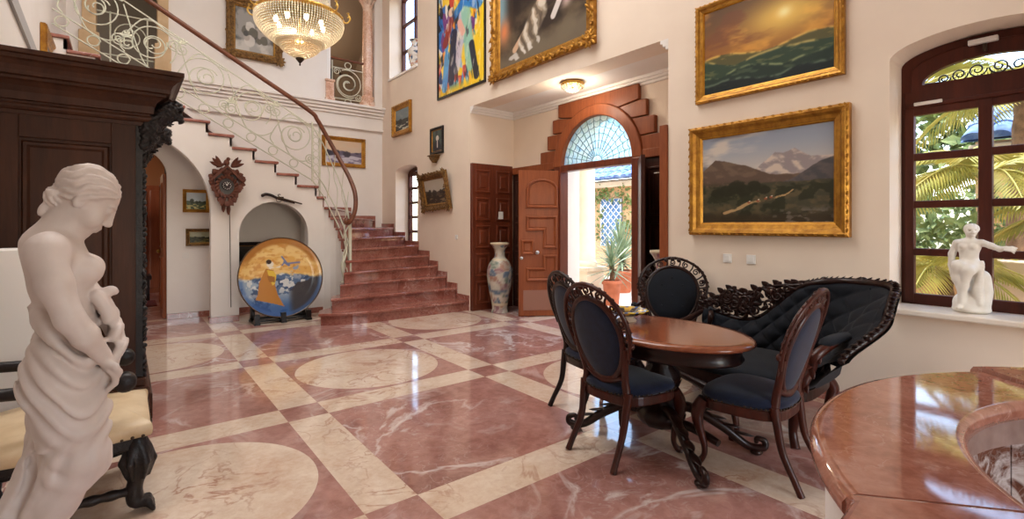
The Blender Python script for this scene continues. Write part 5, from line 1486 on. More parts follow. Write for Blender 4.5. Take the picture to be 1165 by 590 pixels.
# ================================================================== PICTURES
def painted_grid(name, P, nx, ny, fn, mat, parent):
    """canvas: P(u, v) -> point, fn(U, V) -> colours"""
    m = MB(); m.grid(P, nx, ny, 0, True)
    o = m.build(name, mat, parent)
    U, Vv = np.meshgrid(np.linspace(0, 1, nx), np.linspace(0, 1, ny))
    color_attr(o, fn(U, Vv).reshape(-1, 3)); return o
def picture(label, c, rv, n, w, h, fw, art, res, tilt=0, mat=None, mat2=None, ornate=0, group=None, prof=None, name='framed_painting', seed=1, lean=.0):
    """c centre on the wall, rv right, n out of the wall; fw frame width; tilt = forward lean of the top in degrees"""
    c, rv, n = Vector(c), Vector(rv).normalized(), Vector(n).normalized(); up = Vector((0, 0, 1))
    if tilt:
        a = math.radians(tilt); up2 = up * math.cos(a) + n * math.sin(a); n2 = n * math.cos(a) - up * math.sin(a)
        c = c + n * (h / 2 * math.sin(a)); up, n = up2, n2
    if lean:
        a = math.radians(lean); rv, up = rv * math.cos(a) + up * math.sin(a), up * math.cos(a) - rv * math.sin(a)
    base = c - up * (h / 2)
    p = thing(name, label, 'painting', base, group)
    mat = mat or M['gold']; mat2 = mat2 or M['goldl']
    iw, ih = w / 2 - fw, h / 2 - fw
    prof = prof or [(0, .008), (.06, .016), (.12, .016), (.18, .030), (.45, .040), (.60, .062), (.80, .070), (.92, .058), (1.0, .050), (1.0, .0)]
    q = MB(); vs = []
    for o, d in prof:
        a, b = iw + o * fw, ih + o * fw
        vs += [c + rv * x + up * y + n * (d * max(.6, min(1.2, fw / .12)) + .004) for x, y in ((-a, -b), (a, -b), (a, b), (-a, b))]
    q.add(vs, [(4 * k + i, 4 * k + (i + 1) % 4, 4 * k + 4 + (i + 1) % 4, 4 * k + 4 + i) for k in range(len(prof) - 1) for i in range(4)])
    fq = q; oq = None
    if ornate:
        q = fq if ornate > 1 else MB(); rs = random.Random(seed); k_ = max(.6, min(1.2, fw / .12))
        per = [(-1, -1, 1, -1), (1, -1, 1, 1), (1, 1, -1, 1), (-1, 1, -1, -1)]
        for x0, y0, x1, y1 in per:
            L = w if y0 == y1 else h; cnt = max(6, int(L / (fw * (.42 if ornate > 1 else .30))))
            for i in range(cnt + 1):
                t = i / cnt; o = .86
                a, b = iw + o * fw, ih + o * fw
                x, y = (x0 + (x1 - x0) * t) * a, (y0 + (y1 - y0) * t) * b
                pt = c + rv * x + up * y + n * (.064 * k_ + .004); d = (rv * (x1 - x0) + up * (y1 - y0)).normalized(); sd = d.cross(n)
                s = fw * (.16 if ornate == 1 else .24)
                if ornate == 1: q.leaf(pt - d * s * .8, d + sd * .35 * (1 if i % 2 else -1), n, s * 1.9, s * 1.1, .1)
                else:
                    q.leaf(pt, d * (1 if i % 2 else -1) + sd * rs.uniform(-.8, .8), n, s * 2.0, s * 1.2, .2, 0, .5)
                    q.leaf(pt - sd * fw * .3 * rs.uniform(.5, 1), sd * rs.uniform(-1, 1) + d * rs.uniform(-1, 1), n, s * 1.6, s, .2, 0, .5)
            if ornate > 1:
                cx_, cy_ = x0 * (w / 2 - fw * .35), y0 * (h / 2 - fw * .35)
                for j in range(9):
                    an = j * .7; q.leaf(c + rv * cx_ + up * cy_ + n * .06 * k_, rv * math.cos(an) + up * math.sin(an), n, fw * .75, fw * .35, .1, 0, .5)
                q.ball(c + rv * cx_ + up * cy_ + n * .075 * k_, fw * .16, 8, 6)
        if ornate == 1: oq = q
    f = fq.build('frame', mat, p)
    if oq is not None: oq.build('carved_ornament', mat, f)
    # inner gilt slip
    q = MB(); vs = []
    for o, d in ((-.002, .006), (.10, .020), (.16, .022)):
        a, b = iw + o * fw, ih + o * fw; vs += [c + rv * x + up * y + n * (d + .004) for x, y in ((-a, -b), (a, -b), (a, b), (-a, b))]
    q.add(vs, [(4 * k + i, 4 * k + (i + 1) % 4, 4 * k + 4 + (i + 1) % 4, 4 * k + 4 + i) for k in range(2) for i in range(4)]); q.build('gilt_slip', mat2, f)
    nx, ny = res
    painted_grid('canvas', lambda u, v: c + rv * (iw * (2 * u - 1) * 1.01) + up * (ih * (2 * v - 1) * 1.01) + n * .009, nx, ny, art, M['paint'], p)
    q = MB(); q.obox(c + n * .003, rv * (w / 2 - .01), up * (h / 2 - .01), n * .0028); q.build('backing', M['doork'], p)
    return p

def base(U, col): return np.zeros(U.shape + (3,)) + np.array(col, float)
def art_sea(U, Vv):
    c = base(U, (150, 96, 44)); n = fbm(U * 5 + Vv, Vv * 7, 3)
    c = mixc(c, (92, 66, 44), sstep(.45, .9, Vv) * .8); c = mixc(c, (214, 150, 62), sstep(.45, .75, n) * .9)
    g = np.exp(-(((U - .66) / .30) ** 2 + ((Vv - .70) / .22) ** 2)); c = mixc(c, (246, 202, 96), g * .95)
    g2 = np.exp(-(((U - .66) / .05) ** 2 + ((Vv - .72) / .06) ** 2)); c = mixc(c, (255, 240, 170), g2)
    c = mixc(c, (120, 70, 44), sstep(.55, .7, fbm(U * 4, Vv * 9, 12)) * sstep(.5, .1, np.abs(U - .2)) * .6)
    for k, (b, a, f, col, li) in enumerate(((.40, .05, 3.0, (88, 84, 48), (226, 180, 88)), (.33, .10, 2.2, (46, 66, 48), (190, 170, 100)), (.22, .09, 3.2, (34, 52, 42), (140, 150, 104)), (.10, .07, 4, (22, 34, 34), (96, 112, 92)))):
        hgt = b + a * (fbm(U * f + k * 3, 0 * U + k, 21 + k) - .4) * 2 + .03 * np.sin(U * 9 + k * 2)
        m = sstep(.0, -.02, Vv - hgt); c = mixc(c, col, m)
        cr = np.exp(-((Vv - hgt + .012) / .014) ** 2) * sstep(.35, .6, fbm(U * 12, Vv * 9, 31 + k)); c = mixc(c, li, cr * .9)
        st = sstep(.55, .75, fbm(U * 9 + Vv * 14, Vv * 20 - U * 5, 40 + k)); c = mixc(c, li, m * st * .28)
    return c
def art_mountain(U, Vv):
    c = base(U, (150, 158, 172)); c = mixc(c, (196, 186, 176), sstep(.95, .5, Vv)); cl = fbm(U * 3, Vv * 7, 5)
    c = mixc(c, (206, 196, 184), sstep(.45, .7, cl) * sstep(.75, .2, U)); c = mixc(c, (120, 116, 122), sstep(.5, .75, fbm(U * 3 + 4, Vv * 8, 8)) * sstep(.6, .2, U))
    def ridge(pts, seed, amp, col, col2, soft=.006):
        nonlocal c
        hgt = np.interp(U, [p[0] for p in pts], [p[1] for p in pts]) + amp * (fbm(U * 9, 0 * U, seed, 5) - .5)
        m = sstep(soft, -soft, Vv - hgt); tex = fbm(U * 14 + Vv * 9, Vv * 16 - U * 4, seed + 3, 5)
        col_ = base(U, col); col_ = mixc(col_, col2, sstep(.4, .65, tex)); c = c * (1 - m[..., None]) + col_ * m[..., None]
    ridge([(0, .5), (.45, .58), (.6, .76), (.66, .73), (.74, .77), (.85, .67), (1, .66)], 61, .05, (150, 138, 138), (206, 188, 172))
    ridge([(0, .60), (.12, .73), (.22, .70), (.40, .62), (.6, .52), (.8, .5), (1, .5)], 65, .05, (96, 78, 66), (112, 92, 76))
    ridge([(.5, .3), (.75, .48), (.9, .62), (1, .66)], 69, .04, (76, 74, 76), (94, 86, 84)); ridge([(0, .42), (.3, .42), (.6, .44), (.75, .42), (1, .44)], 71, .05, (70, 66, 50), (92, 82, 58))
    t = sstep(.5, .62, fbm(U * 11, Vv * 11, 77)); c = mixc(c, (44, 46, 30), t * sstep(.50, .38, Vv) * .9)
    for (x, y, r) in ((.22, .36, .07), (.30, .40, .08), (.36, .36, .07), (.44, .40, .06), (.14, .34, .06), (.52, .36, .05)): c = mixc(c, (40, 40, 26), sstep(1.1, .8, np.hypot(U - x, (Vv - y) * 1.0) / r + .5 * (fbm(U * 24, Vv * 24, 80) - .5)) * .9)
    c = mixc(c, (56, 46, 32), sstep(.16, .05, Vv + .08 * (fbm(U * 8, Vv * 8, 83) - .5)) * .9)
    for a, b, w in (((.20, .10), (.40, .22), .016), ((.40, .22), (.66, .29), .012), ((.66, .29), (.72, .34), .007)): c = mixc(c, (196, 160, 112), .85 * seg(U + .03 * (fbm(U * 7, Vv * 7, 86) - .5), Vv + .05 * (fbm(U * 9, Vv * 9, 87) - .5), a, b, w) * sstep(.25, .5, fbm(U * 18, Vv * 18, 85)))
    for x, y in ((.40, .225), (.47, .24), (.53, .262), (.57, .275)): c = mixc(c, (150, 84, 56), sstep(.016, .008, np.hypot(U - x, Vv - y))); c = mixc(c, (228, 214, 190), sstep(.008, .004, np.hypot(U - x - .006, Vv - y - .014)))
    c = mixc(c, (120, 112, 104), sstep(.55, .7, fbm(U * 20, Vv * 30, 91)) * sstep(.2, .1, Vv) * sstep(.45, .7, U) * .7)
    return c
def art_abstract(U, Vv):
    rs = np.random.RandomState(12)
    pal = np.array([(40, 112, 190), (246, 204, 40), (24, 26, 40), (236, 232, 222), (70, 150, 210), (206, 72, 50), (250, 214, 70), (30, 60, 120), (236, 180, 150), (150, 190, 210), (232, 150, 46), (120, 60, 130)], float)
    wu = U + .04 * (fbm(U * 6, Vv * 8, 2) - .5); wv = Vv + .05 * (fbm(U * 6, Vv * 8, 4) - .5)
    idx, b, s = voro(wu + wv * .18, wv, 190, 4, 1.5, 1.2); c = pal[rs.randint(0, 12, 190)[idx]]
    c = mixc(c, (246, 206, 36), sstep(.10, .0, Vv) + sstep(.72, .86, U + .1 * np.sin(Vv * 9)) * sstep(.42, .2, np.abs(Vv - .3)))
    for a, b_, w, col in (((.62, .95), (.60, .62), .10, (34, 40, 70)), ((.60, .62), (.40, .18), .09, (214, 206, 214)), ((.60, .62), (.72, .16), .09, (150, 204, 180)), ((.62, .66), (.30, .55), .06, (40, 120, 200)), ((.62, .66), (.88, .58), .10, (46, 128, 206)), ((.30, .55), (.16, .40), .06, (150, 44, 36)), ((.36, .44), (.30, .10), .07, (26, 30, 60)), ((.74, .30), (.84, .06), .05, (28, 32, 52)), ((.20, .30), (.14, .06), .06, (70, 150, 214)), ((.48, .50), (.56, .42), .05, (240, 180, 160))):
        m = seg(U * .52, Vv, (a[0] * .52, a[1]), (b_[0] * .52, b_[1]), w * .6); c = mixc(c, col, m * .92)
    for x, y, r, col in ((.62, .80, .05, (240, 190, 160)), (.46, .72, .04, (230, 170, 150)), (.30, .62, .035, (236, 206, 180))): c = mixc(c, col, sstep(1.1, .9, np.hypot((U - x) * .52, Vv - y) / r))
    st = sstep(.6, .72, fbm(U * 30 - Vv * 8, Vv * 12, 9)); c = mixc(c, (248, 240, 226), st * .5); c = mixc(c, (20, 24, 40), sstep(.62, .72, fbm(U * 26 + Vv * 6, Vv * 10, 19)) * .6)
    return c
def art_drapery(U, Vv):
    c = base(U, (54, 44, 38)); c = mixc(c, (96, 82, 64), sstep(.4, .7, fbm(U * 6, Vv * 6, 3))); c = mixc(c, (120, 150, 160), sstep(.16, .02, U) * sstep(.2, .6, Vv)); c = mixc(c, (214, 130, 84), np.exp(-(((U - .06) / .07) ** 2 + ((Vv - .42) / .14) ** 2)))
    c = mixc(c, (116, 104, 86), sstep(.28, .05, Vv + .2 * (fbm(U * 5, Vv * 5, 6) - .5) - .1 * U) * .9); c = mixc(c, (34, 28, 28), sstep(.32, .28, np.abs(U - .32) * 2.2) * sstep(.45, .75, Vv) * .9)
    for a, b, w, col in (((.72, .98), (.50, .50), .075, (222, 190, 160)), ((.50, .52), (.30, .24), .055, (216, 182, 150)), ((.46, .46), (.20, .16), .04, (206, 168, 136)), ((.86, 1.0), (.74, .52), .035, (224, 214, 206)), ((.74, .50), (.66, .34), .04, (214, 206, 200))):
        m = seg(U * 1.3, Vv, (a[0] * 1.3, a[1]), (b[0] * 1.3, b[1]), w); c = mixc(c, col, m * .95)
    d = seg(U * 1.3, Vv, (.5 * 1.3, .46), (.34 * 1.3, .20), .13); fold = .5 + .5 * np.sin((U * 1.3 + Vv * .6) * 30 + 16 * fbm(U * 4, Vv * 4, 8)); c = mixc(c, (150, 136, 116), d * .8); c = mixc(c, (216, 206, 190), d * sstep(.55, .9, fold) * .8); c = mixc(c, (84, 70, 58), d * sstep(.35, .1, fold) * .7)
    d = seg(U * 1.3, Vv, (.20, .06), (.62, .16), .05); c = mixc(c, (214, 208, 200), d * sstep(.4, .8, fold) * .8)
    c = mixc(c, (206, 180, 170), np.exp(-(((U - .80) / .05) ** 2 + ((Vv - .42) / .05) ** 2)) * .8); return c
def art_land(seed, sky, hill, ground, accent):
    def fn(U, Vv):
        c = base(U, sky); c = mixc(c, np.array(sky) * .8 + 40, sstep(.45, .7, fbm(U * 4, Vv * 6, seed)))
        h = .50 + .18 * (fbm(U * 3, 0 * U, seed + 2) - .4); c = mixc(c, hill, sstep(.01, -.01, Vv - h)); c = mixc(c, np.array(hill) * .7, sstep(.01, -.01, Vv - h) * sstep(.45, .65, fbm(U * 8, Vv * 8, seed + 4)))
        h = .32 + .10 * (fbm(U * 4, 0 * U, seed + 6) - .5); c = mixc(c, ground, sstep(.02, -.02, Vv - h)); c = mixc(c, accent, sstep(.03, -.03, Vv - h) * sstep(.5, .65, fbm(U * 7, Vv * 14, seed + 8)))
        rs = np.random.RandomState(seed)
        for i in range(5):
            x, y, r = rs.rand(), .40 + .12 * rs.rand(), .06 + .06 * rs.rand(); c = mixc(c, np.array(hill) * .55, sstep(1.15, .8, np.hypot(U - x, (Vv - y) * .8) / r + .6 * (fbm(U * 16, Vv * 16, seed + 10) - .5)) * .9)
        return c
    return fn
def art_still(seed, bgc, cols):
    def fn(U, Vv):
        c = base(U, bgc); c = mixc(c, np.array(bgc) * .55, sstep(.4, .65, fbm(U * 4, Vv * 4, seed))); c = mixc(c, np.array(bgc) * 1.5 + 20, sstep(.28, .2, Vv) * .5); rs = np.random.RandomState(seed)
        for i in range(16):
            x, y, r = .25 + .55 * rs.rand(), .22 + .42 * rs.rand(), .05 + .09 * rs.rand(); c = mixc(c, cols[rs.randint(len(cols))], sstep(1.05, .9, np.hypot(U - x, Vv - y) / r + .5 * (fbm(U * 9, Vv * 9, seed + i) - .5)) * .9)
        return c
    return fn
def art_portrait(U, Vv):
    c = base(U, (70, 84, 78)); c = mixc(c, (44, 52, 52), sstep(.4, .6, fbm(U * 5, Vv * 5, 3)))
    c = mixc(c, (214, 206, 190), sstep(1.05, .9, np.hypot((U - .5) / .16, (Vv - .62) / .14))); c = mixc(c, (34, 34, 44), sstep(1.05, .95, np.hypot((U - .5) / .34, (Vv - .18) / .34))); c = mixc(c, (226, 220, 208), seg(U, Vv, (.5, .48), (.5, .2), .05)); return c
RW, NW = (0, -1, 0), (-1, 0, 0)     # entrance wall: right and outward directions
RB, NB = (1, 0, 0), (0, -1, 0)      # far walls
picture('gilt-framed stormy sea at golden sunset, upper of two large paintings near the window', (XW, 2.135, 3.16), RW, NW, 1.32, .98, .085, art_sea, (200, 150), ornate=1)
picture('gilt-framed mountain valley landscape, lower of two large paintings above the settee', (XW, 2.145, 1.892), RW, NW, 1.42, 1.08, .125, art_mountain, (220, 160), ornate=1)
picture('tall abstract painting of blue and yellow patches in thin dark frame', (XW, 7.32, 4.98), RW, NW, 1.56, 2.42, .045, art_abstract, (150, 230), mat=M['carved'], mat2=M['carved'], prof=[(0, .01), (.1, .02), (1, .04), (1, 0)])
picture('big carved gilt-framed dark painting of pale drapery above the entrance recess', (XW, 5.24, 4.52), RW, NW, 2.16, 1.64, .17, art_drapery, (190, 150), ornate=2, seed=4)
picture('carved gilt-framed painting leaning forward from the wall beside the stair window', (XW, 8.10, 2.08), RW, NW, 1.02, .70, .13, art_land(5, (196, 188, 170), (92, 78, 64), (60, 48, 40), (140, 120, 90)), (80, 60), tilt=9, mat=M['golda'], ornate=2, seed=6, lean=2)
picture('gilt-framed dark landscape, highest small painting on the wall between stair windows', (XW, 9.60, 3.68), RW, NW, .86, .66, .11, art_land(9, (120, 136, 140), (52, 56, 50), (40, 40, 36), (196, 196, 180)), (70, 60), ornate=1)
picture('small dark-framed upright portrait above a tiny wall bracket', (XW, 8.12, 3.03), RW, NW, .47, .50, .06, art_portrait, (50, 60), mat=M['carved'], mat2=M['gold'])
picture('gilt-framed snowy landscape at dusk hanging on the far wall behind the handrail', (3.72, YB, 3.03), RB, NB, .94, .64, .08, art_land(21, (214, 188, 160), (112, 104, 124), (196, 192, 204), (128, 116, 140)), (90, 64), ornate=1)
picture('carved gilt-framed grey still life on the far wall beside the chandelier', (1.98, YB, 5.22), RB, NB, .98, 1.14, .16, art_still(8, (150, 146, 140), [(40, 38, 36), (210, 204, 196), (90, 84, 70), (60, 56, 50), (170, 160, 150)]), (90, 110), mat=M['golda'], ornate=2, seed=9)
picture('gilt-framed sailing scene, upper of two small paintings behind the archway', (.88, 9.2, 1.83), RB, NB, .36, .36, .05, art_land(31, (190, 206, 214), (96, 110, 80), (70, 86, 56), (200, 190, 120)), (50, 50), ornate=1)
picture('dark gilt-framed landscape, lower of two small paintings behind the archway', (.93, 9.2, 1.26), RB, NB, .38, .27, .05, art_land(35, (150, 150, 120), (70, 76, 44), (52, 54, 34), (120, 110, 60)), (50, 40), mat=M['golda'])
picture('gilt-framed painting high on the left wall above the wardrobe', (XL, 8.25, 3.50), (0, 1, 0), (1, 0, 0), 1.4, .42, .10, art_still(15, (120, 96, 60), [(180, 140, 70), (60, 44, 30)]), (60, 40), ornate=1)
picture('dark-framed picture at the back of the niche behind the round plate', (1.62, 9.2, .86), RB, NB, .62, .62, .07, art_still(18, (60, 56, 52), [(110, 100, 90), (34, 32, 30)]), (40, 40), mat=M['carved'], mat2=M['gold'])
picture('small dark oval-topped picture hanging in the gallery beside the dark niche panel', (4.62, 13.2, 5.75), RB, NB, .26, .60, .04, art_still(28, (70, 50, 40), [(130, 90, 60)]), (24, 30), mat=M['carved'])
# ================================================================== WARDROBE
ar = thing('carved_wardrobe', 'massive dark oak wardrobe with heavy cornice and carved front at the left', 'wardrobe', (-.25, 5.25, 0))
AX0, AX1, AY0, AY1 = -.66, .09, 4.62, 6.0
q = MB(); q.box(AX0, AX1 - .03, AY0, AY1, .30, 2.22)
q.build('body', M['arm'], ar, bevel=.006)
# recessed side panel with a moulded frame
def sidepanel(x0, x1, z0, z1):
    q = MB(); vs = []
    for o, d in ((0, 0), (.012, .020), (.03, .020), (.045, .006), (.06, .006)):
        vs += [(x0 + o, AY0 - d, z0 + o), (x1 - o, AY0 - d, z0 + o), (x1 - o, AY0 - d, z1 - o), (x0 + o, AY0 - d, z1 - o)]
    q.add(vs, [(4 * k + i, 4 * k + (i + 1) % 4, 4 * k + 4 + (i + 1) % 4, 4 * k + 4 + i) for k in range(4) for i in range(4)] + [(16, 17, 18, 19)])
    q.build('side_panel', M['arm'], ar)
sidepanel(-.55, -.09, .52, 2.02)
q = MB()
for x0, x1, z0, z1 in ((AX0, -.56, .30, 2.22), (-.08, AX1 - .03, .30, 2.22), (-.56, -.08, 2.04, 2.22), (-.56, -.08, .30, .50)): q.box(x0, x1, AY0 - .018, AY0, z0, z1)
q.build('side_frame', M['arm'], ar, bevel=.005)
q = MB()
CPR = [(0, 2.19), (.03, 2.19), (.035, 2.215), (.05, 2.22), (.062, 2.235), (.065, 2.25), (.055, 2.262), (.055, 2.275), (.075, 2.28), (.078, 2.30), (.082, 2.33), (.10, 2.365), (.13, 2.39), (.15, 2.40), (.15, 2.418), (.175, 2.425), (.178, 2.45), (.19, 2.48), (.215, 2.505), (.235, 2.515), (.235, 2.54), (.255, 2.545), (.255, 2.575), (0, 2.58)]
vs = []
for p, z in CPR: vs += [(AX0, AY0 - p * .95, z), (AX1 + p, AY0 - p * .95, z), (AX1 + p, AY1 + p * .5, z), (AX0, AY1 + p * .5, z)]
q.add(vs, [(4 * k + i, 4 * k + (i + 1) % 4, 4 * k + 4 + (i + 1) % 4, 4 * k + 4 + i) for k in range(len(CPR) - 1) for i in range(4)] + [tuple(range(len(vs) - 4, len(vs)))])
q.build('cornice', M['arm'], ar, bevel=.004)
q = MB(); q.box(AX0, AX1 + .07, AY0 - .07, AY1 + .06, 0, .20); q.box(AX0, AX1 + .05, AY0 - .05, AY1 + .05, .20, .25); q.box(AX0, AX1 + .03, AY0 - .03, AY1 + .03, .25, .31)
q.build('plinth', M['arm'], ar, bevel=.012)
for k in range(2):
    y0 = AY0 + .12 + k * .58
    q = MB(); q.box(AX1 - .03, AX1 + .0, y0, y0 + .56, .33, 2.18); dr = q.build('door', M['arm'], ar, bevel=.006)
    q = MB(); q.box(AX1, AX1 + .015, y0 + .08, y0 + .48, .45, 1.15); q.box(AX1, AX1 + .015, y0 + .08, y0 + .48, 1.25, 2.08); q.build('raised_panel', M['arm'], dr, bevel=.012)
    q = MB(); q.ball((AX1 + .025, y0 + (.5 if k == 0 else .06), 1.2), .018, 8, 6); q.build('door_knob', M['brass'], dr)
rs = random.Random(2)
def carvedpost(y):
    q = MB(); q.box(AX1 - .03, AX1 + .012, y - .06, y + .06, .32, 2.2)
    for i in range(46):
        z = .36 + i * .040; d = Vector((rs.uniform(.0, .25), rs.uniform(-.6, .6), rs.choice((-1, 1))))
        q.leaf((AX1 + .010, y + rs.uniform(-.04, .04), z), d, (1, 0, 0), .075, .055, .12, 0, .6); q.ball((AX1 + .014 + .006 * rs.random(), y + rs.uniform(-.045, .045), z + .02), (.018 + .01 * rs.random(), .02, .022), 7, 5)
    return q.build('carved_post', M['carved'], ar)
carvedpost(AY0 + .05); carvedpost(AY1 - .06)
# projecting corbel carved as a leafy lion's head
for y, nm in ((AY0 + .02, 'corbel'), (AY1 - .08, 'corbel')):
    L_ = SDF((AX1 - .06, y - .12, 1.98), (AX1 + .34, y + .12, 2.46), .0075)
    L_.chain(spline([(AX1, y, 2.03), (AX1 + .05, y, 2.10), (AX1 + .06, y, 2.2), (AX1 + .13, y, 2.29), (AX1 + .22, y, 2.36)], 16), [.03, .035, .04, .045, .05, .055, .06, .065, .07, .07, .07, .07, .07, .065, .06, .055, .05], .02)
    L_.ell((AX1 + .19, y, 2.31), (.06, .06, .055), .02); L_.ell((AX1 + .24, y, 2.285), (.035, .035, .03), .015); L_.cap((AX1 + .25, y - .01, 2.26), (AX1 + .25, y + .01, 2.26), .02, .02, .01)
    for s in (-1, 1):
        L_.ell((AX1 + .235, y + s * .028, 2.325), (.012, .012, .01), .006, None, 'sub'); L_.ell((AX1 + .17, y + s * .055, 2.36), (.02, .016, .025), .01)
        for i in range(9):
            a = i * .5; L_.cap((AX1 + .15 - .01 * i, y + s * .05, 2.36 - .03 * i), (AX1 + .13 - .008 * i, y + s * (.085 - .003 * i), 2.33 - .035 * i), .017, .008, .008)
    for i in range(7): L_.cap((AX1 + .05 + .02 * i, y + (.03 if i % 2 else -.03), 2.10 + .03 * i), (AX1 + .10 + .02 * i, y + (.05 if i % 2 else -.05), 2.09 + .03 * i), .016, .008, .008)
    gx, gy, gz = np.meshgrid(*L_.ax, indexing='ij')
    L_.D = (L_.D - .007 * np.sin(gx * 95 + 2 * np.sin(gz * 60)) * np.sin(gz * 85 + 2 * np.sin(gy * 70)) - .004 * np.sin(gx * 190 + gy * 140) * np.sin(gz * 170)).astype(np.float32)
    L_.build(nm, M['carved'], None, ar, None, 0)
# moulded console over the corbel
q = MB(); q.prism([(AX1, 2.05), (AX1 + .05, 2.07), (AX1 + .08, 2.16), (AX1 + .2, 2.38), (AX1 + .2, 2.44), (AX1, 2.44)], lambda u, v, t: (u, t, v), AY0 + .10, AY0 + .16); q.build('console', M['arm'], ar, bevel=.008)

# ================================================================== ARMCHAIR BEHIND THE STATUE
tc = thing('throne_armchair', 'dark carved armchair with studded cream leather seat behind the white statue', 'armchair', (-.2, 3.43, 0))
FX, BX, Y0, Y1 = .10, -.60, 3.09, 3.76
q = MB(); outl = [(BX + .06, Y0 + .0), (FX - .05, Y0), (FX - .01, Y0 + .03), (FX, Y0 + .08), (FX, Y1 - .08), (FX - .01, Y1 - .03), (FX - .05, Y1), (BX + .06, Y1)]
outl = [tuple(p) for p in spline(outl, 56, True)]
cushion(q, outl, .385, .455, .035); q.build('seat', M['leather'], tc)
q = MB(); q.box(BX + .03, FX - .015, Y0 + .015, Y1 - .015, .325, .39); q.build('seat_frame', M['carved'], tc, bevel=.01)
def studs(a, b, n):
    for i in range(n):
        p = Vector(a).lerp(Vector(b), i / (n - 1)); st_ = MB(); st_.ball(p, .0085, 8, 5); st_.build('nail_stud', M['stud'], tc)
studs((BX + .08, Y0 - .004, .395), (FX - .03, Y0 - .004, .395), 15); studs((FX + .004, Y0 + .05, .395), (FX + .004, Y1 - .05, .395), 13)
def thleg(x, y, front):
    if front:
        L_ = SDF((x - .11, y - .10, 0), (x + .13, y + .10, .40), .008)
        L_.chain(spline([(x, y, .37), (x + .005, y, .31), (x + .01, y, .23), (x - .015, y, .13), (x - .01, y, .06)], 12), [.034, .036, .04, .048, .052, .05, .042, .034, .03, .03, .03, .032, .034], .02)
        for i in range(4):
            yy = y + (-.036 + .024 * i); L_.chain([(x - .005, y + (yy - y) * .6, .05), (x + .04, yy, .05), (x + .062, yy * 1.0 + (yy - y) * .3, .016)], [.02, .018, .012], .008)
        for i in range(6):
            a = i * PI / 3; L_.chain([(x + .042 * math.cos(a), y + .042 * math.sin(a), .33), (x + .062 * math.cos(a), y + .062 * math.sin(a), .26), (x + .045 * math.cos(a), y + .045 * math.sin(a), .18)], [.014, .018, .008], .008)
        L_.ell((x, y, .345), (.045, .045, .018), .008)
        L_.build('leg', M['carved'], None, tc, None, 1)
    else:
        q = MB(); q.lathe([(.03, 0), (.034, .02), (.024, .05), (.03, .10), (.022, .16), (.032, .22), (.026, .30), (.032, .36)], (x, y, 0), 16); q.build('leg', M['carved'], tc)
thleg(FX - .05, Y0 + .045, True); thleg(FX - .05, Y1 - .045, True); thleg(BX + .06, Y0 + .045, False); thleg(BX + .06, Y1 - .045, False)
for y in (Y0 + .045, Y1 - .045):
    q = MB(); prof = []; pts = [(BX + .06 + (FX - BX - .11) * i / 40, y, .115) for i in range(41)]
    q.tube(pts, [.018 + .008 * abs(math.sin(i * .62)) for i in range(41)], 10); q.build('stretcher', M['carved'], tc)
q = MB(); q.tube([(BX + .27, Y0 + .045 + (Y1 - Y0 - .09) * i / 40, .115) for i in range(41)], [.018 + .008 * abs(math.sin(i * .62)) for i in range(41)], 10); q.build('stretcher', M['carved'], tc)
for y in (Y0 + .04, Y1 - .04):
    q = MB(); q.tube(spline([(BX + .05, y, .70), (BX + .25, y, .685), (BX + .38, y, .665), (FX - .16, y, .675), (FX - .11, y, .675)], 30), [.028, .03, .03, .034, .036], 10)
    q.lathe([(0.0, -.045), (.03, -.042), (.046, -.03), (.046, .03), (.03, .042), (0.0, .045)], (0, 0, 0), 20)
    k = len(q.v) - 6 * 20
    for i in range(k, len(q.v)):
        a, b, c_ = q.v[i]; q.v[i] = (a + FX - .10, c_ + y, b + .668)
    am = q.build('arm', M['carved'], tc)
    q = MB(); q.lathe([(.026, .36), (.034, .40), (.022, .44), (.03, .50), (.036, .54), (.022, .60), (.03, .655)], (FX - .20, y, 0), 16); q.build('arm_support', M['carved'], am)
q = MB()
for y in (Y0 + .03, Y1 - .03): q.tube([(BX + .05, y, .36), (BX + .03, y, .80), (BX - .06, y, 1.22)], [.03, .028, .026], 10); q.ball((BX - .065, y, 1.25), (.03, .03, .035), 10, 8)
q.tube(spline([(BX - .05, Y0 + .03, 1.18), (BX - .055, (Y0 + Y1) / 2, 1.26), (BX - .05, Y1 - .03, 1.18)], 20), [.03, .045, .03], 8)
q.build('back_frame', M['carved'], tc)
q = MB(); q.prism([(BX + .045, .56), (BX + .02, .56), (BX - .06, 1.14), (BX - .03, 1.15)], lambda u, v, t: (u, t, v), Y0 + .05, Y1 - .05); q.build('back_pad', M['leather'], tc, bevel=.012)
# ---- white tapering pedestal behind the armchair
q = MB()
def taper(z): return .26 - .105 * z
rings = [(z, taper(z)) for z in np.linspace(.02, 1.30, 6)]
vs = []
pcx, pcy = -.50, 4.20
for z, h in [(0, .25), (.02, .26)] + rings[1:] + [(1.31, .115)]: vs += [(pcx + sx * h * .9, pcy + sy * h * .9, z) for sx, sy in ((-1, -1), (1, -1), (1, 1), (-1, 1))]
nr = len(vs) // 4
q.add(vs, [(4 * k + i, 4 * k + (i + 1) % 4, 4 * k + 4 + (i + 1) % 4, 4 * k + 4 + i) for k in range(nr - 1) for i in range(4)] + [(3, 2, 1, 0), tuple(range(4 * nr - 4, 4 * nr))])
tag(q.build('tapered_pedestal', M['white'], bevel=.008), 'plain white tapering pedestal between the cream armchair and the wardrobe', 'pedestal')

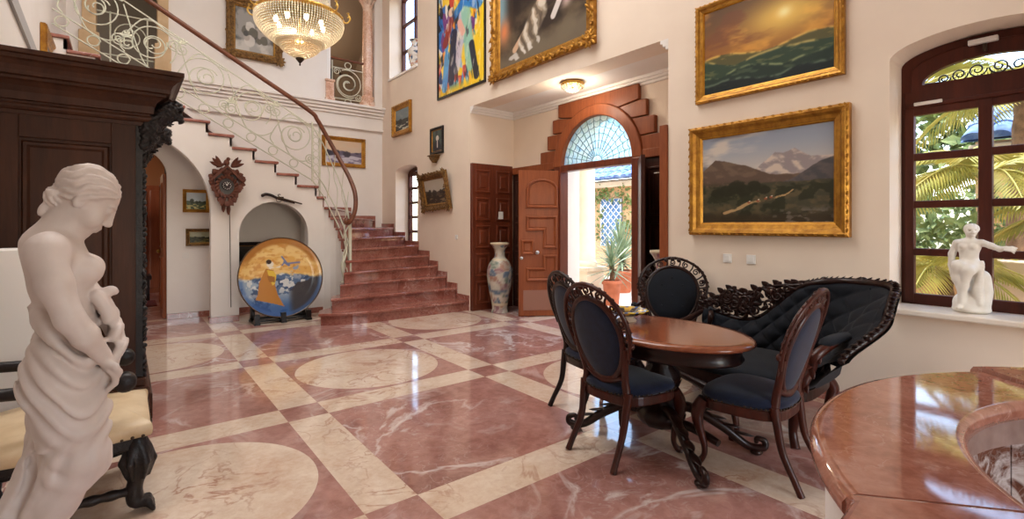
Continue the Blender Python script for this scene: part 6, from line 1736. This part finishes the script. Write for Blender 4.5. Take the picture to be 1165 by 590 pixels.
# ================================================================== ROUND PLATE ON ITS STAND
pl = thing('decorative_plate', 'huge round blue and gold plate with a robed figure, before the niche', 'plate', (1.86, 8.05, .06))
pc = Vector((1.86, 8.02, .665)); R = .595
up = Vector((0, .13, .99)).normalized(); nn_ = Vector((0, -.99, .13)).normalized(); rt = Vector((1, 0, 0))
NRg, NA_ = 120, 168
def prof(r):   # depth towards the viewer
    return .030 * sstep(.72, 1.0, np.array(r)) + .012 * float(r > .985)
q = MB(); vs = []
for i in range(NRg + 1):
    r = i / NRg
    for k in range(NA_):
        a = 2 * PI * k / NA_; vs.append(pc + rt * (R * r * math.cos(a)) + up * (R * r * math.sin(a)) + nn_ * float(prof(r)))
q.add(vs, [(i * NA_ + k, i * NA_ + (k + 1) % NA_, (i + 1) * NA_ + (k + 1) % NA_, (i + 1) * NA_ + k) for i in range(NRg) for k in range(NA_)], 0, True)
nf = len(vs)
vs2 = []
for r, d in ((1.0, .042), (1.012, .030), (1.0, .0), (.75, -.03), (.4, -.035)): vs2 += [pc + rt * (R * r * math.cos(2 * PI * k / NA_)) + up * (R * r * math.sin(2 * PI * k / NA_)) + nn_ * d for k in range(NA_)]
q.add(vs2, [(i * NA_ + k, i * NA_ + (k + 1) % NA_, (i + 1) * NA_ + (k + 1) % NA_, (i + 1) * NA_ + k) for i in range(4) for k in range(NA_)] + [tuple(range(4 * NA_, 5 * NA_))[::-1]], 0, True)
o = q.build('plate_dish', M['glaze'], pl)
rr, aa = np.meshgrid(np.arange(NRg + 1) / NRg, 2 * PI * np.arange(NA_) / NA_, indexing='ij')
X, Y = rr * np.cos(aa), rr * np.sin(aa)
c = base(X, (222, 170, 92)); c = mixc(c, (236, 200, 130), sstep(.35, .6, fbm(X * 4 + 9, Y * 9 + 9, 3))); c = mixc(c, (196, 130, 60), sstep(.55, .7, fbm(X * 10 + 9, Y * 14 + 9, 7)) * .6)
edge = .02 + .10 * np.sin(X * 4 + 1) * .4 + .16 * (fbm(X * 4 + 9, 0 * X, 9, 5) - .5) - .10 * sstep(.2, -.3, X) * 0
w_ = sstep(.03, -.03, Y - edge); sea = base(X, (86, 108, 140)); sea = mixc(sea, (60, 78, 108), sstep(.50, .44, fbm(X * 6 + 2, Y * 9 + 5, 41, 5))); sea = mixc(sea, (150, 166, 182), sstep(.50, .53, fbm(X * 5 + 5, Y * 6 + 5, 11, 5))); sea = mixc(sea, (206, 208, 206), sstep(.54, .57, fbm(X * 8 + 5, Y * 9 + 3, 13, 5)) * sstep(-.75, -.2, Y)); sea = mixc(sea, (44, 82, 140), sstep(-.35, -.8, Y) * .8)
dark = sstep(.03, -.03, Y + .34 - .5 * (X - .15) - .22 * (fbm(X * 5 + 2, Y * 5 + 2, 17) - .5)) * sstep(.1, .3, X); sea = mixc(sea, (62, 58, 60), dark * .95)
c = c * (1 - w_[..., None]) + sea * w_[..., None]
def poly_mask(px, py):
    m = np.zeros(X.shape, bool); n = len(px); j = n - 1
    for i in range(n):
        cond = ((py[i] > Y) != (py[j] > Y)) & (X < (px[j] - px[i]) * (Y - py[i]) / (py[j] - py[i] + 1e-12) + px[i]); m ^= cond; j = i
    return m.astype(float)
c = mixc(c, (186, 124, 50), poly_mask([-.36, -.20, -.14, -.16, -.10, .04, -.12, -.30, -.62, -.56, -.52], [.24, .18, .0, -.20, -.44, -.74, -.68, -.62, -.52, -.40, -.1]))
c = mixc(c, (226, 190, 70), poly_mask([-.34, -.18, -.12, -.16, -.22, -.28], [.2, .16, .04, -.16, -.2, -.02])); c = mixc(c, (160, 104, 42), poly_mask([-.34, -.16, -.16, -.30], [.06, .02, -.12, -.10]))
c = mixc(c, (238, 226, 206), sstep(.09, .07, np.hypot(X + .26, Y - .34)) + poly_mask([-.32, -.04, .0, -.26], [.28, .24, .30, .22])); c = mixc(c, (60, 44, 36), sstep(.07, .055, np.hypot(X + .29, (Y - .40) * 1.1)))
for a, b, w in (((.08, .38), (.18, .30), .035), ((.14, .34), (.02, .52), .022), ((.16, .34), (.44, .36), .022), ((.08, .38), (.02, .30), .018)): c = mixc(c, (112, 122, 160), seg(X, Y, a, b, w))
c = mixc(c, (150, 160, 176), sstep(.5, .62, fbm(X * 9 + 3, Y * 9 + 1, 23)) * sstep(.28, .12, np.hypot(X - .40, Y - .12)))
c = mixc(c, (178, 118, 56), sstep(.80, .88, rr) * sstep(.25, .5, Y) * .9); c = mixc(c, (70, 104, 160), sstep(.86, .93, rr) * sstep(.1, -.1, Y) * .6); c = mixc(c, (96, 72, 50), sstep(.975, .99, rr))
full = np.concatenate([c.reshape(-1, 3), np.tile(np.array([[96, 72, 50]]), (5 * NA_, 1))]); color_attr(o, full)
sd = thing('plate_stand', 'low black wooden stand holding up the round plate', 'stand', (1.86, 8.08, 0))
q = MB()
for x in (1.50, 1.86, 2.22):
    q.box(x - .04, x + .04, 7.86, 8.30, 0, .035); q.box(x - .035, x + .035, 7.88, 7.945, .03, .15)
    q.prism([(8.16, .03), (8.28, .03), (8.28, .45), (8.21, .45)], lambda u, v, t: (t, u, v), x - .025, x + .025)
q.box(1.46, 2.26, 8.16, 8.24, .03, .07); q.box(1.48, 2.24, 7.95, 8.06, .028, .045)
q.build('frame', M['black'], sd, bevel=.006)

# ================================================================== CUCKOO CLOCK, PISTOL
CLK = wood('clock_walnut', rgb(84, 46, 34), rgb(112, 66, 50), .5, 20, (1, 1, 1), .1)
cc_ = Vector((1.175, YS - .02, 2.06))
ck = thing('cuckoo_clock', 'dark carved cuckoo clock with leaves and a hanging chain between the arches', 'clock', (1.18, YS, 1.65))
q = MB(); P = lambda x, z, d=0: (cc_.x + x, YS - .004 - d, cc_.z + z)
q.prism([(-.13, -.20), (.13, -.20), (.13, .10), (.0, .24), (-.13, .10)], lambda u, v, t: P(u, v, t), 0, .14); q.build('case', M['chaird'], ck, bevel=.006)
q = MB()
for s in (-1, 1): q.prism([(s * .20, .02), (s * .21, .06), (0, .28), (0, .235)], lambda u, v, t: P(u, v, t), -.0, .19)
q.build('gable_roof', CLK, ck, bevel=.005)
rs = random.Random(8)
q = MB()
for i in range(46):
    a = 2 * PI * i / 46; R_ = .17 + .045 * math.sin(3 * a) + .02 * rs.random()
    q.leaf(P(R_ * .8 * math.cos(a), -.02 + R_ * 1.05 * math.sin(a), .14), (math.cos(a + rs.uniform(-.7, .7)), 0, math.sin(a + rs.uniform(-.7, .7))), (0, -1, 0), .085, .075, .25, 0, .35)
for i in range(18):
    a = 2 * PI * i / 18; q.leaf(P(.10 * math.cos(a), -.04 + .12 * math.sin(a), .145), (math.cos(a + 1), -.1, math.sin(a + 1)), (0, -1, 0), .075, .045, .3, 0, .3)
for s in (-1, 1):
    for j in range(3): q.leaf(P(s * .06, .25, .12), (s * (1 - .2 * j), 0, .35 + .35 * j), (0, -1, 0), .17, .055, .3, 0, .3)
    q.leaf(P(s * .02, -.2, .14), (s * .5, 0, -1), (0, -1, 0), .14, .06, .2, 0, .3)
q.ball(P(0, .31, .12), (.04, .045, .05), 10, 7); q.ball(P(.02, .365, .14), (.026, .03, .028), 10, 7); q.leaf(P(.04, .365, .15), (1, -.3, -.1), (0, 0, 1), .04, .016); q.leaf(P(-.02, .30, .12), (-1, 0, -.6), (0, -1, 0), .13, .05)
q.build('carving', CLK, ck)
q = MB(); q.lathe([(.0, 0), (.062, 0), (.066, .008), (.055, .014), (.0, .014)], (0, 0, 0), 24)
q.v = [P(a, b - .03, .15 + c_) for a, b, c_ in q.v]; dl = q.build('dial', M['chaird'], ck)
q = MB()
for i in range(12):
    a = i * PI / 6; q.obox(Vector(P(.050 * math.sin(a), -.03 + .050 * math.cos(a), .168)), Vector((math.cos(a), 0, -math.sin(a))) * .003, Vector((math.sin(a), 0, math.cos(a))) * .008, (0, .002, 0))
q.build('hour_marks', M['plastic'], dl)
for a, l in ((.35, .042), (-.5, .034)):
    q = MB(); q.obox(Vector(P(l / 2 * math.sin(a), -.03 + l / 2 * math.cos(a), .172)), Vector((math.cos(a), 0, -math.sin(a))) * .0035, Vector((math.sin(a), 0, math.cos(a))) * l / 2, (0, .0015, 0)); q.build('hand', M['plastic'], dl)
for x, z in ((-.035, -.33), (.03, -.37)):
    q = MB(); q.lathe([(.006, .07), (.022, .05), (.028, .0), (.022, -.05), (.004, -.09)], P(x, z, .08), 12, rf=lambda a, z: 1 + .12 * math.sin(6 * a + z * 120))
    q.tube([P(x, z + .07, .08), P(x, -.2, .08)], .003, 5); q.build('pinecone_weight', CLK, ck)
q = MB()
for i in range(105):
    z = -.22 - i * .0155; q.lathe([(.0042, -.008), (.0055, 0), (.0042, .008)], P(.05 + .0002 * i, z, .03), 6)
q.build('chain', M['stud'], ck)
pg = thing('flintlock_pistol', 'antique flintlock pistol mounted on the wall above the niche', 'pistol', (1.95, YS, 1.85))
G = lambda x, z: (1.95 + x, YS - .03, 1.87 + z)
q = MB(); q.tube([G(-.02, .012), G(.31, -.075)], [.014, .011], 10); q.build('barrel', M['stud'], pg)
q = MB(); q.tube(spline([G(-.27, .045), G(-.22, .062), (1.95 - .14, YS - .03, 1.87 + .045), G(-.04, .0), G(.20, -.065)], 30), [.022, .024, .022, .020, .012], 10, flat=((0, -1, 0), .7)); q.ball(G(-.275, .042), (.022, .016, .026), 10, 6); q.build('stock', M['chaird'], pg)
q = MB(); q.box(1.95 - .07, 1.95 + .03, YS - .05, YS - .036, 1.87, 1.90); q.tube(spline([G(-.03, .03), G(-.05, .055), G(-.03, .07), G(-.015, .06)], 10), .006, 6); q.tube(spline([G(-.08, -.005), G(-.06, -.05), G(-.01, -.045), G(.0, -.02)], 12), .004, 6); q.build('lock', M['stud'], pg)
q = MB(); q.box(1.94, 1.96, YS - .03, YS, 1.862, 1.872); q.build('wall_hook', M['stud'], pg)

# ================================================================== VASES
def vase(name, label, loc, H, r, pal, seed, group=None):
    v_ = thing(name, label, 'vase', loc, group)
    pr = [(.0, .0), (.62, .0), (.66, .015), (.60, .06), (.66, .15), (.88, .35), (1.0, .52), (.98, .62), (.80, .71), (.52, .77), (.42, .80), (.40, .86), (.46, .91), (.60, .95), (.72, .975), (.74, .985), (.70, 1.0), (.5, .985), (.36, .93), (.0, .90)]
    pr = spline(pr, 110)
    q = MB(); q.lathe([(max(0, a) * r, b * H) for a, b in pr], loc, 56)
    o = q.build('vase_body', M['glaze'], v_); co_ = np.array([tuple(x.co) for x in o.data.vertices])
    a = np.arctan2(co_[:, 1], co_[:, 0]) / (2 * PI) + .5; z = co_[:, 2] / H
    idx, b, s = voro(a, z, 150, seed, 2.2, 2.6); rs_ = np.random.RandomState(seed); c = np.array(pal, float)[rs_.randint(0, len(pal), 150)[idx]]
    c = mixc(c, (206, 196, 176), sstep(.03, .0, s - b) * .7); c = mixc(c, pal[0], sstep(.45, .6, fbm(a * 22, z * 26, seed)) * .6); c = mixc(c, (206, 190, 160), sstep(.015, .008, np.abs(z - .76)) + sstep(.015, .008, np.abs(z - .12)) + sstep(.965, .975, z))
    color_attr(o, c); return v_
vase('porcelain_floor_vase', 'tall flowered porcelain vase standing left of the open door leaf', (4.93, 6.62, 0), 1.16, .215, [(186, 178, 164), (96, 110, 128), (160, 122, 106), (112, 124, 112), (196, 184, 168), (140, 100, 104)], 3)
vase('porcelain_floor_vase', 'tall flowered porcelain vase mostly hidden right of the entrance door', (4.90, 3.43, 0), 1.16, .185, [(196, 188, 170), (92, 112, 140), (170, 120, 100), (120, 140, 120), (210, 200, 180), (150, 100, 110)], 5)
vase('sill_vase', 'white and blue vase on the sill of the high window', (4.70, 9.28, 4.665), .62, .13, [(226, 220, 212), (60, 84, 120), (190, 120, 90), (236, 230, 224)], 8)
wb = MB(); wb.prism([(-.13, 0), (.13, 0), (.10, -.05), (.04, -.09), (0, -.13), (-.04, -.09), (-.10, -.05)], lambda u, v, t: (XW - t, 8.16 - u, 2.74 + v), 0, .10); wb.box(XW - .13, XW, 8.02, 8.30, 2.74, 2.76)
tag(wb.build('wall_bracket', M['golda'], bevel=.006), 'tiny carved wall bracket below the small portrait', 'bracket')

# ================================================================== LAMPS, SWITCHES, SMALL THINGS
ch = thing('chandelier', 'large crystal basket chandelier with gilt arms hanging in the hall', 'chandelier', (1.84, 6.95, 3.62))
CC = Vector((1.84, 6.95, 0)); ZR = 4.24; RR = .54
t = NT('crystal'); tr = t.n('ShaderNodeBsdfTranslucent', ins={'Color': (1, .95, .84, 1)}); gl = t.n('ShaderNodeBsdfGlossy', ins={'Roughness': .05, 'Color': (1, 1, 1, 1)}); tp = t.n('ShaderNodeBsdfTransparent', ins={'Color': (1, .97, .9, 1)})
m1 = t.n('ShaderNodeMixShader', ins={0: .2}); t.l(tr.outputs[0], m1.inputs[1]); t.l(gl.outputs[0], m1.inputs[2]); m2 = t.n('ShaderNodeMixShader', ins={0: .25}); t.l(m1.outputs[0], m2.inputs[1]); t.l(tp.outputs[0], m2.inputs[2]); t.l(m2.outputs[0], t.out.inputs[0])
M['crystal'] = t.mat
def bead(q, p, r):
    p = Vector(p); q.add([p + Vector(d) * r for d in ((1, 0, 0), (0, 1, 0), (-1, 0, 0), (0, -1, 0), (0, 0, 1.25), (0, 0, -1.25))], [(0, 1, 4), (1, 2, 4), (2, 3, 4), (3, 0, 4), (1, 0, 5), (2, 1, 5), (3, 2, 5), (0, 3, 5)])
def strands(name, n, prof_, r, kind='stuff'):
    q = MB()
    for k in range(n):
        a = 2 * PI * k / n; L = sum(math.dist(p, p2) for p, p2 in zip(prof_[:-1], prof_[1:])); cnt = int(L / (r * 2.1)); ls = np.cumsum([0] + [math.dist(p, p2) for p, p2 in zip(prof_[:-1], prof_[1:])])
        for i in range(cnt):
            s = L * (i + .5) / cnt; rr_ = np.interp(s, ls, [p[0] for p in prof_]); zz = np.interp(s, ls, [p[1] for p in prof_])
            bead(q, CC + Vector((rr_ * math.cos(a), rr_ * math.sin(a), zz)), r)
    o = q.build(name, M['crystal'], ch); o['kind'] = 'stuff'; return o
pb = spline([(RR, ZR), (RR * 1.02, ZR - .08), (RR * .97, ZR - .17), (RR * .80, ZR - .27), (RR * .58, ZR - .36), (RR * .42, ZR - .40)], 24)
strands('bead_basket', 104, pb, .0135)
strands('lower_bead_basket', 60, spline([(RR * .52, ZR - .34), (RR * .44, ZR - .43), (RR * .28, ZR - .50), (RR * .08, ZR - .55)], 20), .0125)
strands('bead_tent', 64, spline([(RR * .96, ZR + .02), (RR * .72, ZR + .16), (RR * .48, ZR + .45), (RR * .30, ZR + .95), (RR * .2, ZR + 1.4)], 24), .0135)
q = MB(); q.lathe([(RR - .01, -.025), (RR + .012, -.02), (RR + .018, 0), (RR + .012, .02), (RR - .01, .025), (RR - .018, 0), (RR - .01, -.025)], CC + Vector((0, 0, ZR)), 64)
for k in range(32): q.ball(CC + Vector(((RR + .012) * math.cos(k * PI / 16), (RR + .012) * math.sin(k * PI / 16), ZR)), (.016, .016, .02), 6, 5)
q.build('gilt_ring', M['brass'], ch); q = MB(); q.lathe([(RR * .50, -.012), (RR * .53, 0), (RR * .50, .012)], CC + Vector((0, 0, ZR - .345)), 48)
q.build('gilt_ring', M['brass'], ch); q = MB(); q.lathe([(RR * .18, -.03), (RR * .26, 0), (RR * .18, .04)], CC + Vector((0, 0, ZR + 1.4)), 40); q.build('gilt_ring', M['brass'], ch)
q = MB(); q.lathe([(0, -.11), (.012, -.10), (.008, -.075), (.03, -.05), (.055, -.02), (.05, .0), (0, .01)], CC + Vector((0, 0, ZR - .55)), 20); q.build('finial', M['stud'], ch)
q = MB(); q.tube([tuple(CC + Vector((0, 0, z))) for z in (ZR - .5, ZR + 1.5, ZC)], .012, 8); q.lathe([(0, 0), (.09, .0), (.07, -.05), (.02, -.09)], CC + Vector((0, 0, ZC - .0)), 20); q.build('stem', M['brass'], ch)
for k in range(10):
    a = 2 * PI * k / 10 + .2; d = Vector((math.cos(a), math.sin(a), 0)); p = [CC + d * (RR * f) + Vector((0, 0, ZR + z)) for f, z in ((.98, .0), (1.06, -.03), (1.14, -.02), (1.18, .03), (1.15, .055), (1.12, .04))]
    q = MB(); q.tube(spline([tuple(x) for x in p], 26), [.011, .01, .009, .008, .006], 7); q.tube(spline([tuple(x) for x in (p[2], p[2] + Vector((0, 0, .05)) + d * .03, p[2] + Vector((0, 0, .11)))], 8), .008, 6); q.lathe([(.005, 0), (.024, .012), (.02, .016)], p[2] + Vector((0, 0, .11)), 12); q.build('arm', M['brass'], ch)
for k in range(8):
    a = 2 * PI * k / 8; q = MB(); q.ball(CC + Vector((.30 * math.cos(a), .30 * math.sin(a), ZR - .10)), (.03, .03, .045), 8, 6); q.build('bulb', M['bulb'], ch)
cl = thing('ceiling_light', 'small brass and crystal ceiling light in the entrance recess', 'lamp', (4.95, 4.93, 3.30))
LC = Vector((4.95, 4.93, 0))
q = MB(); q.lathe([(.0, 3.461), (.15, 3.461), (.165, 3.44), (.16, 3.415), (.14, 3.41)], LC, 32); q.build('ceiling_plate', M['brass'], cl)
for ring, n_, zz in ((.15, 18, 3.395), (.10, 12, 3.37), (.05, 7, 3.345)):
    for k in range(n_):
        q = MB(); a = 2 * PI * k / n_; bead(q, LC + Vector((ring * math.cos(a), ring * math.sin(a), zz)), .024); q.build('crystal_drop', M['crystal'], cl)
for k in range(3):
    q = MB(); q.ball(LC + Vector((.06 * math.cos(k * 2.1), .06 * math.sin(k * 2.1), 3.40)), .018, 8, 6); q.build('bulb', M['bulb'], cl)
def plate(label, c, n, w, h, name='light_switch', group=None, cat='light switch', rocker=True):
    c, n = Vector(c), Vector(n); r = Vector((0, 0, 1)).cross(n); u = Vector((0, 0, 1))
    t_ = thing(name, label, cat, c, group)
    q = MB(); q.obox(c + n * .005, r * w / 2, u * h / 2, n * .005); q.build('face_plate', M['plastic'], t_, bevel=.002)
    if rocker: q = MB(); q.obox(c + n * .011, r * w * .3, u * h * .3, n * .004); q.build('rocker', M['plastic'], t_, bevel=.002)
plate('square white wall switch, nearer the armchair of the two above the settee', (XW, 2.475, 1.13), NW, .085, .085)
plate('square white wall switch, nearer the window of the two above the settee', (XW, 2.245, 1.13), NW, .085, .085)
plate('small white switch on the wall beside the stair foot and shutters', (XW, 7.45, 1.24), NW, .08, .08)
plate('white switch in the archway below the small paintings', (.74, 9.2, .98), NB, .09, .09)
plate('white thermostat box fixed to the dark door shutter', (5.18, 6.93, 1.62), (0, -1, 0), .10, .13, 'thermostat', None, 'thermostat', False)
# study seen through the arch
cb = thing('study_cabinet', 'dark red wooden cabinet in the study beyond the arch', 'cabinet', (.1, 13.2, 0))
q = MB(); q.box(-1.4, 1.0, 13.05, 13.58, 0, 2.3); q.build('body', M['panel'], cb, bevel=.01)
for i in range(4): q = MB(); q.box(-1.36 + i * .59, -.82 + i * .59, 13.03, 13.05, .1, 2.2); q.build('door', M['panel'], cb, bevel=.012)
cu = MB(); cu.grid(lambda u, v: (-.42 + .5 * u, 12.3 + .05 * math.sin(u * 40), .75 + 1.35 * v), 60, 4)
tag(cu.build('curtain', M['curtain']), 'striped tan curtain hanging in the study beyond the arch', 'curtain')
dk = thing('study_bench', 'dark wooden bench in the study under the curtain', 'bench', (-.15, 12.0, 0))
q = MB(); q.box(-.7, .4, 11.75, 12.2, .40, .48); q.build('seat', M['chaird'], dk, bevel=.01)
for x in (-.64, .34):
    for y in (11.8, 12.15): q = MB(); q.box(x - .03, x + .03, y - .03, y + .03, 0, .4); q.build('leg', M['chaird'], dk, bevel=.006)
rg = MB(); rg.box(-.6, .45, 10.9, 11.7, 0, .012); tag(rg.build('rug', M['rug']), 'dark red patterned rug on the study floor beyond the arch', 'rug')
# ================================================================== LIGHT, SKY, CAMERA
w = bpy.data.worlds.new('sky'); SC.world = w; w.use_nodes = True
nt = w.node_tree; nt.nodes.clear()
sky = nt.nodes.new('ShaderNodeTexSky'); sky.sky_type = 'NISHITA'; sky.sun_disc = False; sky.sun_elevation = math.radians(55); sky.sun_rotation = math.radians(200); sky.air_density = 1.2; sky.dust_density = 2.0
bg = nt.nodes.new('ShaderNodeBackground'); bg.inputs[1].default_value = 1.5
ou = nt.nodes.new('ShaderNodeOutputWorld'); nt.links.new(sky.outputs[0], bg.inputs[0]); nt.links.new(bg.outputs[0], ou.inputs[0])

def area(name, loc, target, sx, sy, power, col=(1, 1, 1)):
    l = bpy.data.lights.new(name, 'AREA'); l.shape = 'RECTANGLE'; l.size = sx; l.size_y = sy; l.energy = power; l.color = col
    o = bpy.data.objects.new(name, l); COL.objects.link(o); o.location = loc
    o.rotation_euler = (Vector(target) - Vector(loc)).to_track_quat('-Z', 'Y').to_euler(); return o
area('rear_fill_light', (2.0, -3.95, 1.7), (2.2, 5, 1.8), 2.3, 2.2, 75, (1, .96, .92))  # fill light added behind the camera, at the assumed rear opening
area('ceiling_fill_light', (1.3, 4.5, 7.5), (1.5, 4.5, 0), 3.4, 5.4, 420, (1, .985, .98))  # soft top fill added under the closed ceiling, no skylight there
def point(name, loc, power, col=(1, .8, .55), r=.1):
    l = bpy.data.lights.new(name, 'POINT'); l.energy = power; l.color = col; l.shadow_soft_size = r
    o = bpy.data.objects.new(name, l); COL.objects.link(o); o.location = loc; return o
s = bpy.data.lights.new('sun', 'SUN'); s.energy = 7.0; s.angle = .01; s.color = (1, .94, .84)
so = bpy.data.objects.new('sun', s); COL.objects.link(so); so.rotation_euler = Vector((-.15, -.55, -.82)).to_track_quat('-Z', 'Y').to_euler()
point('chandelier_glow', (1.84, 6.95, 4.16), 60, (1, .84, .62), .12)
point('chandelier_lower_glow', (1.84, 6.95, 3.86), 10, (1, .84, .62), .05)
point('recess_lamp_glow', (4.95, 4.93, 3.22), 26, (1, .88, .72), .12)
point('study_fill_light', (-.6, 11.4, 2.6), 40, (1, .74, .46), .15)  # fill added to brighten the study, no fixture modelled
point('gallery_fill_light', (3.3, 11.9, 5.5), 60, (1, .82, .6), .15)  # added fill that lifts the dark gallery, without a fixture

cam = bpy.data.cameras.new('camera'); cam.sensor_width = 36; cam.lens = 36 * 561 / 1165; cam.shift_y = -39 / 1165; cam.clip_start = .02
co = bpy.data.objects.new('camera', cam); COL.objects.link(co); co.location = (0, 0, 1.45); co.rotation_euler = (PI / 2, 0, -math.atan2(.617, .787))
SC.camera = co
vs = SC.view_settings; vs.view_transform = 'Standard'; vs.look = 'None'; vs.gamma = 1; vs.use_curve_mapping = False; vs.exposure = -0.32
cy = SC.cycles; cy.use_denoising = True; cy.max_bounces = 8; cy.diffuse_bounces = 4; cy.glossy_bounces = 3; cy.transparent_max_bounces = 16; cy.sample_clamp_indirect = 6
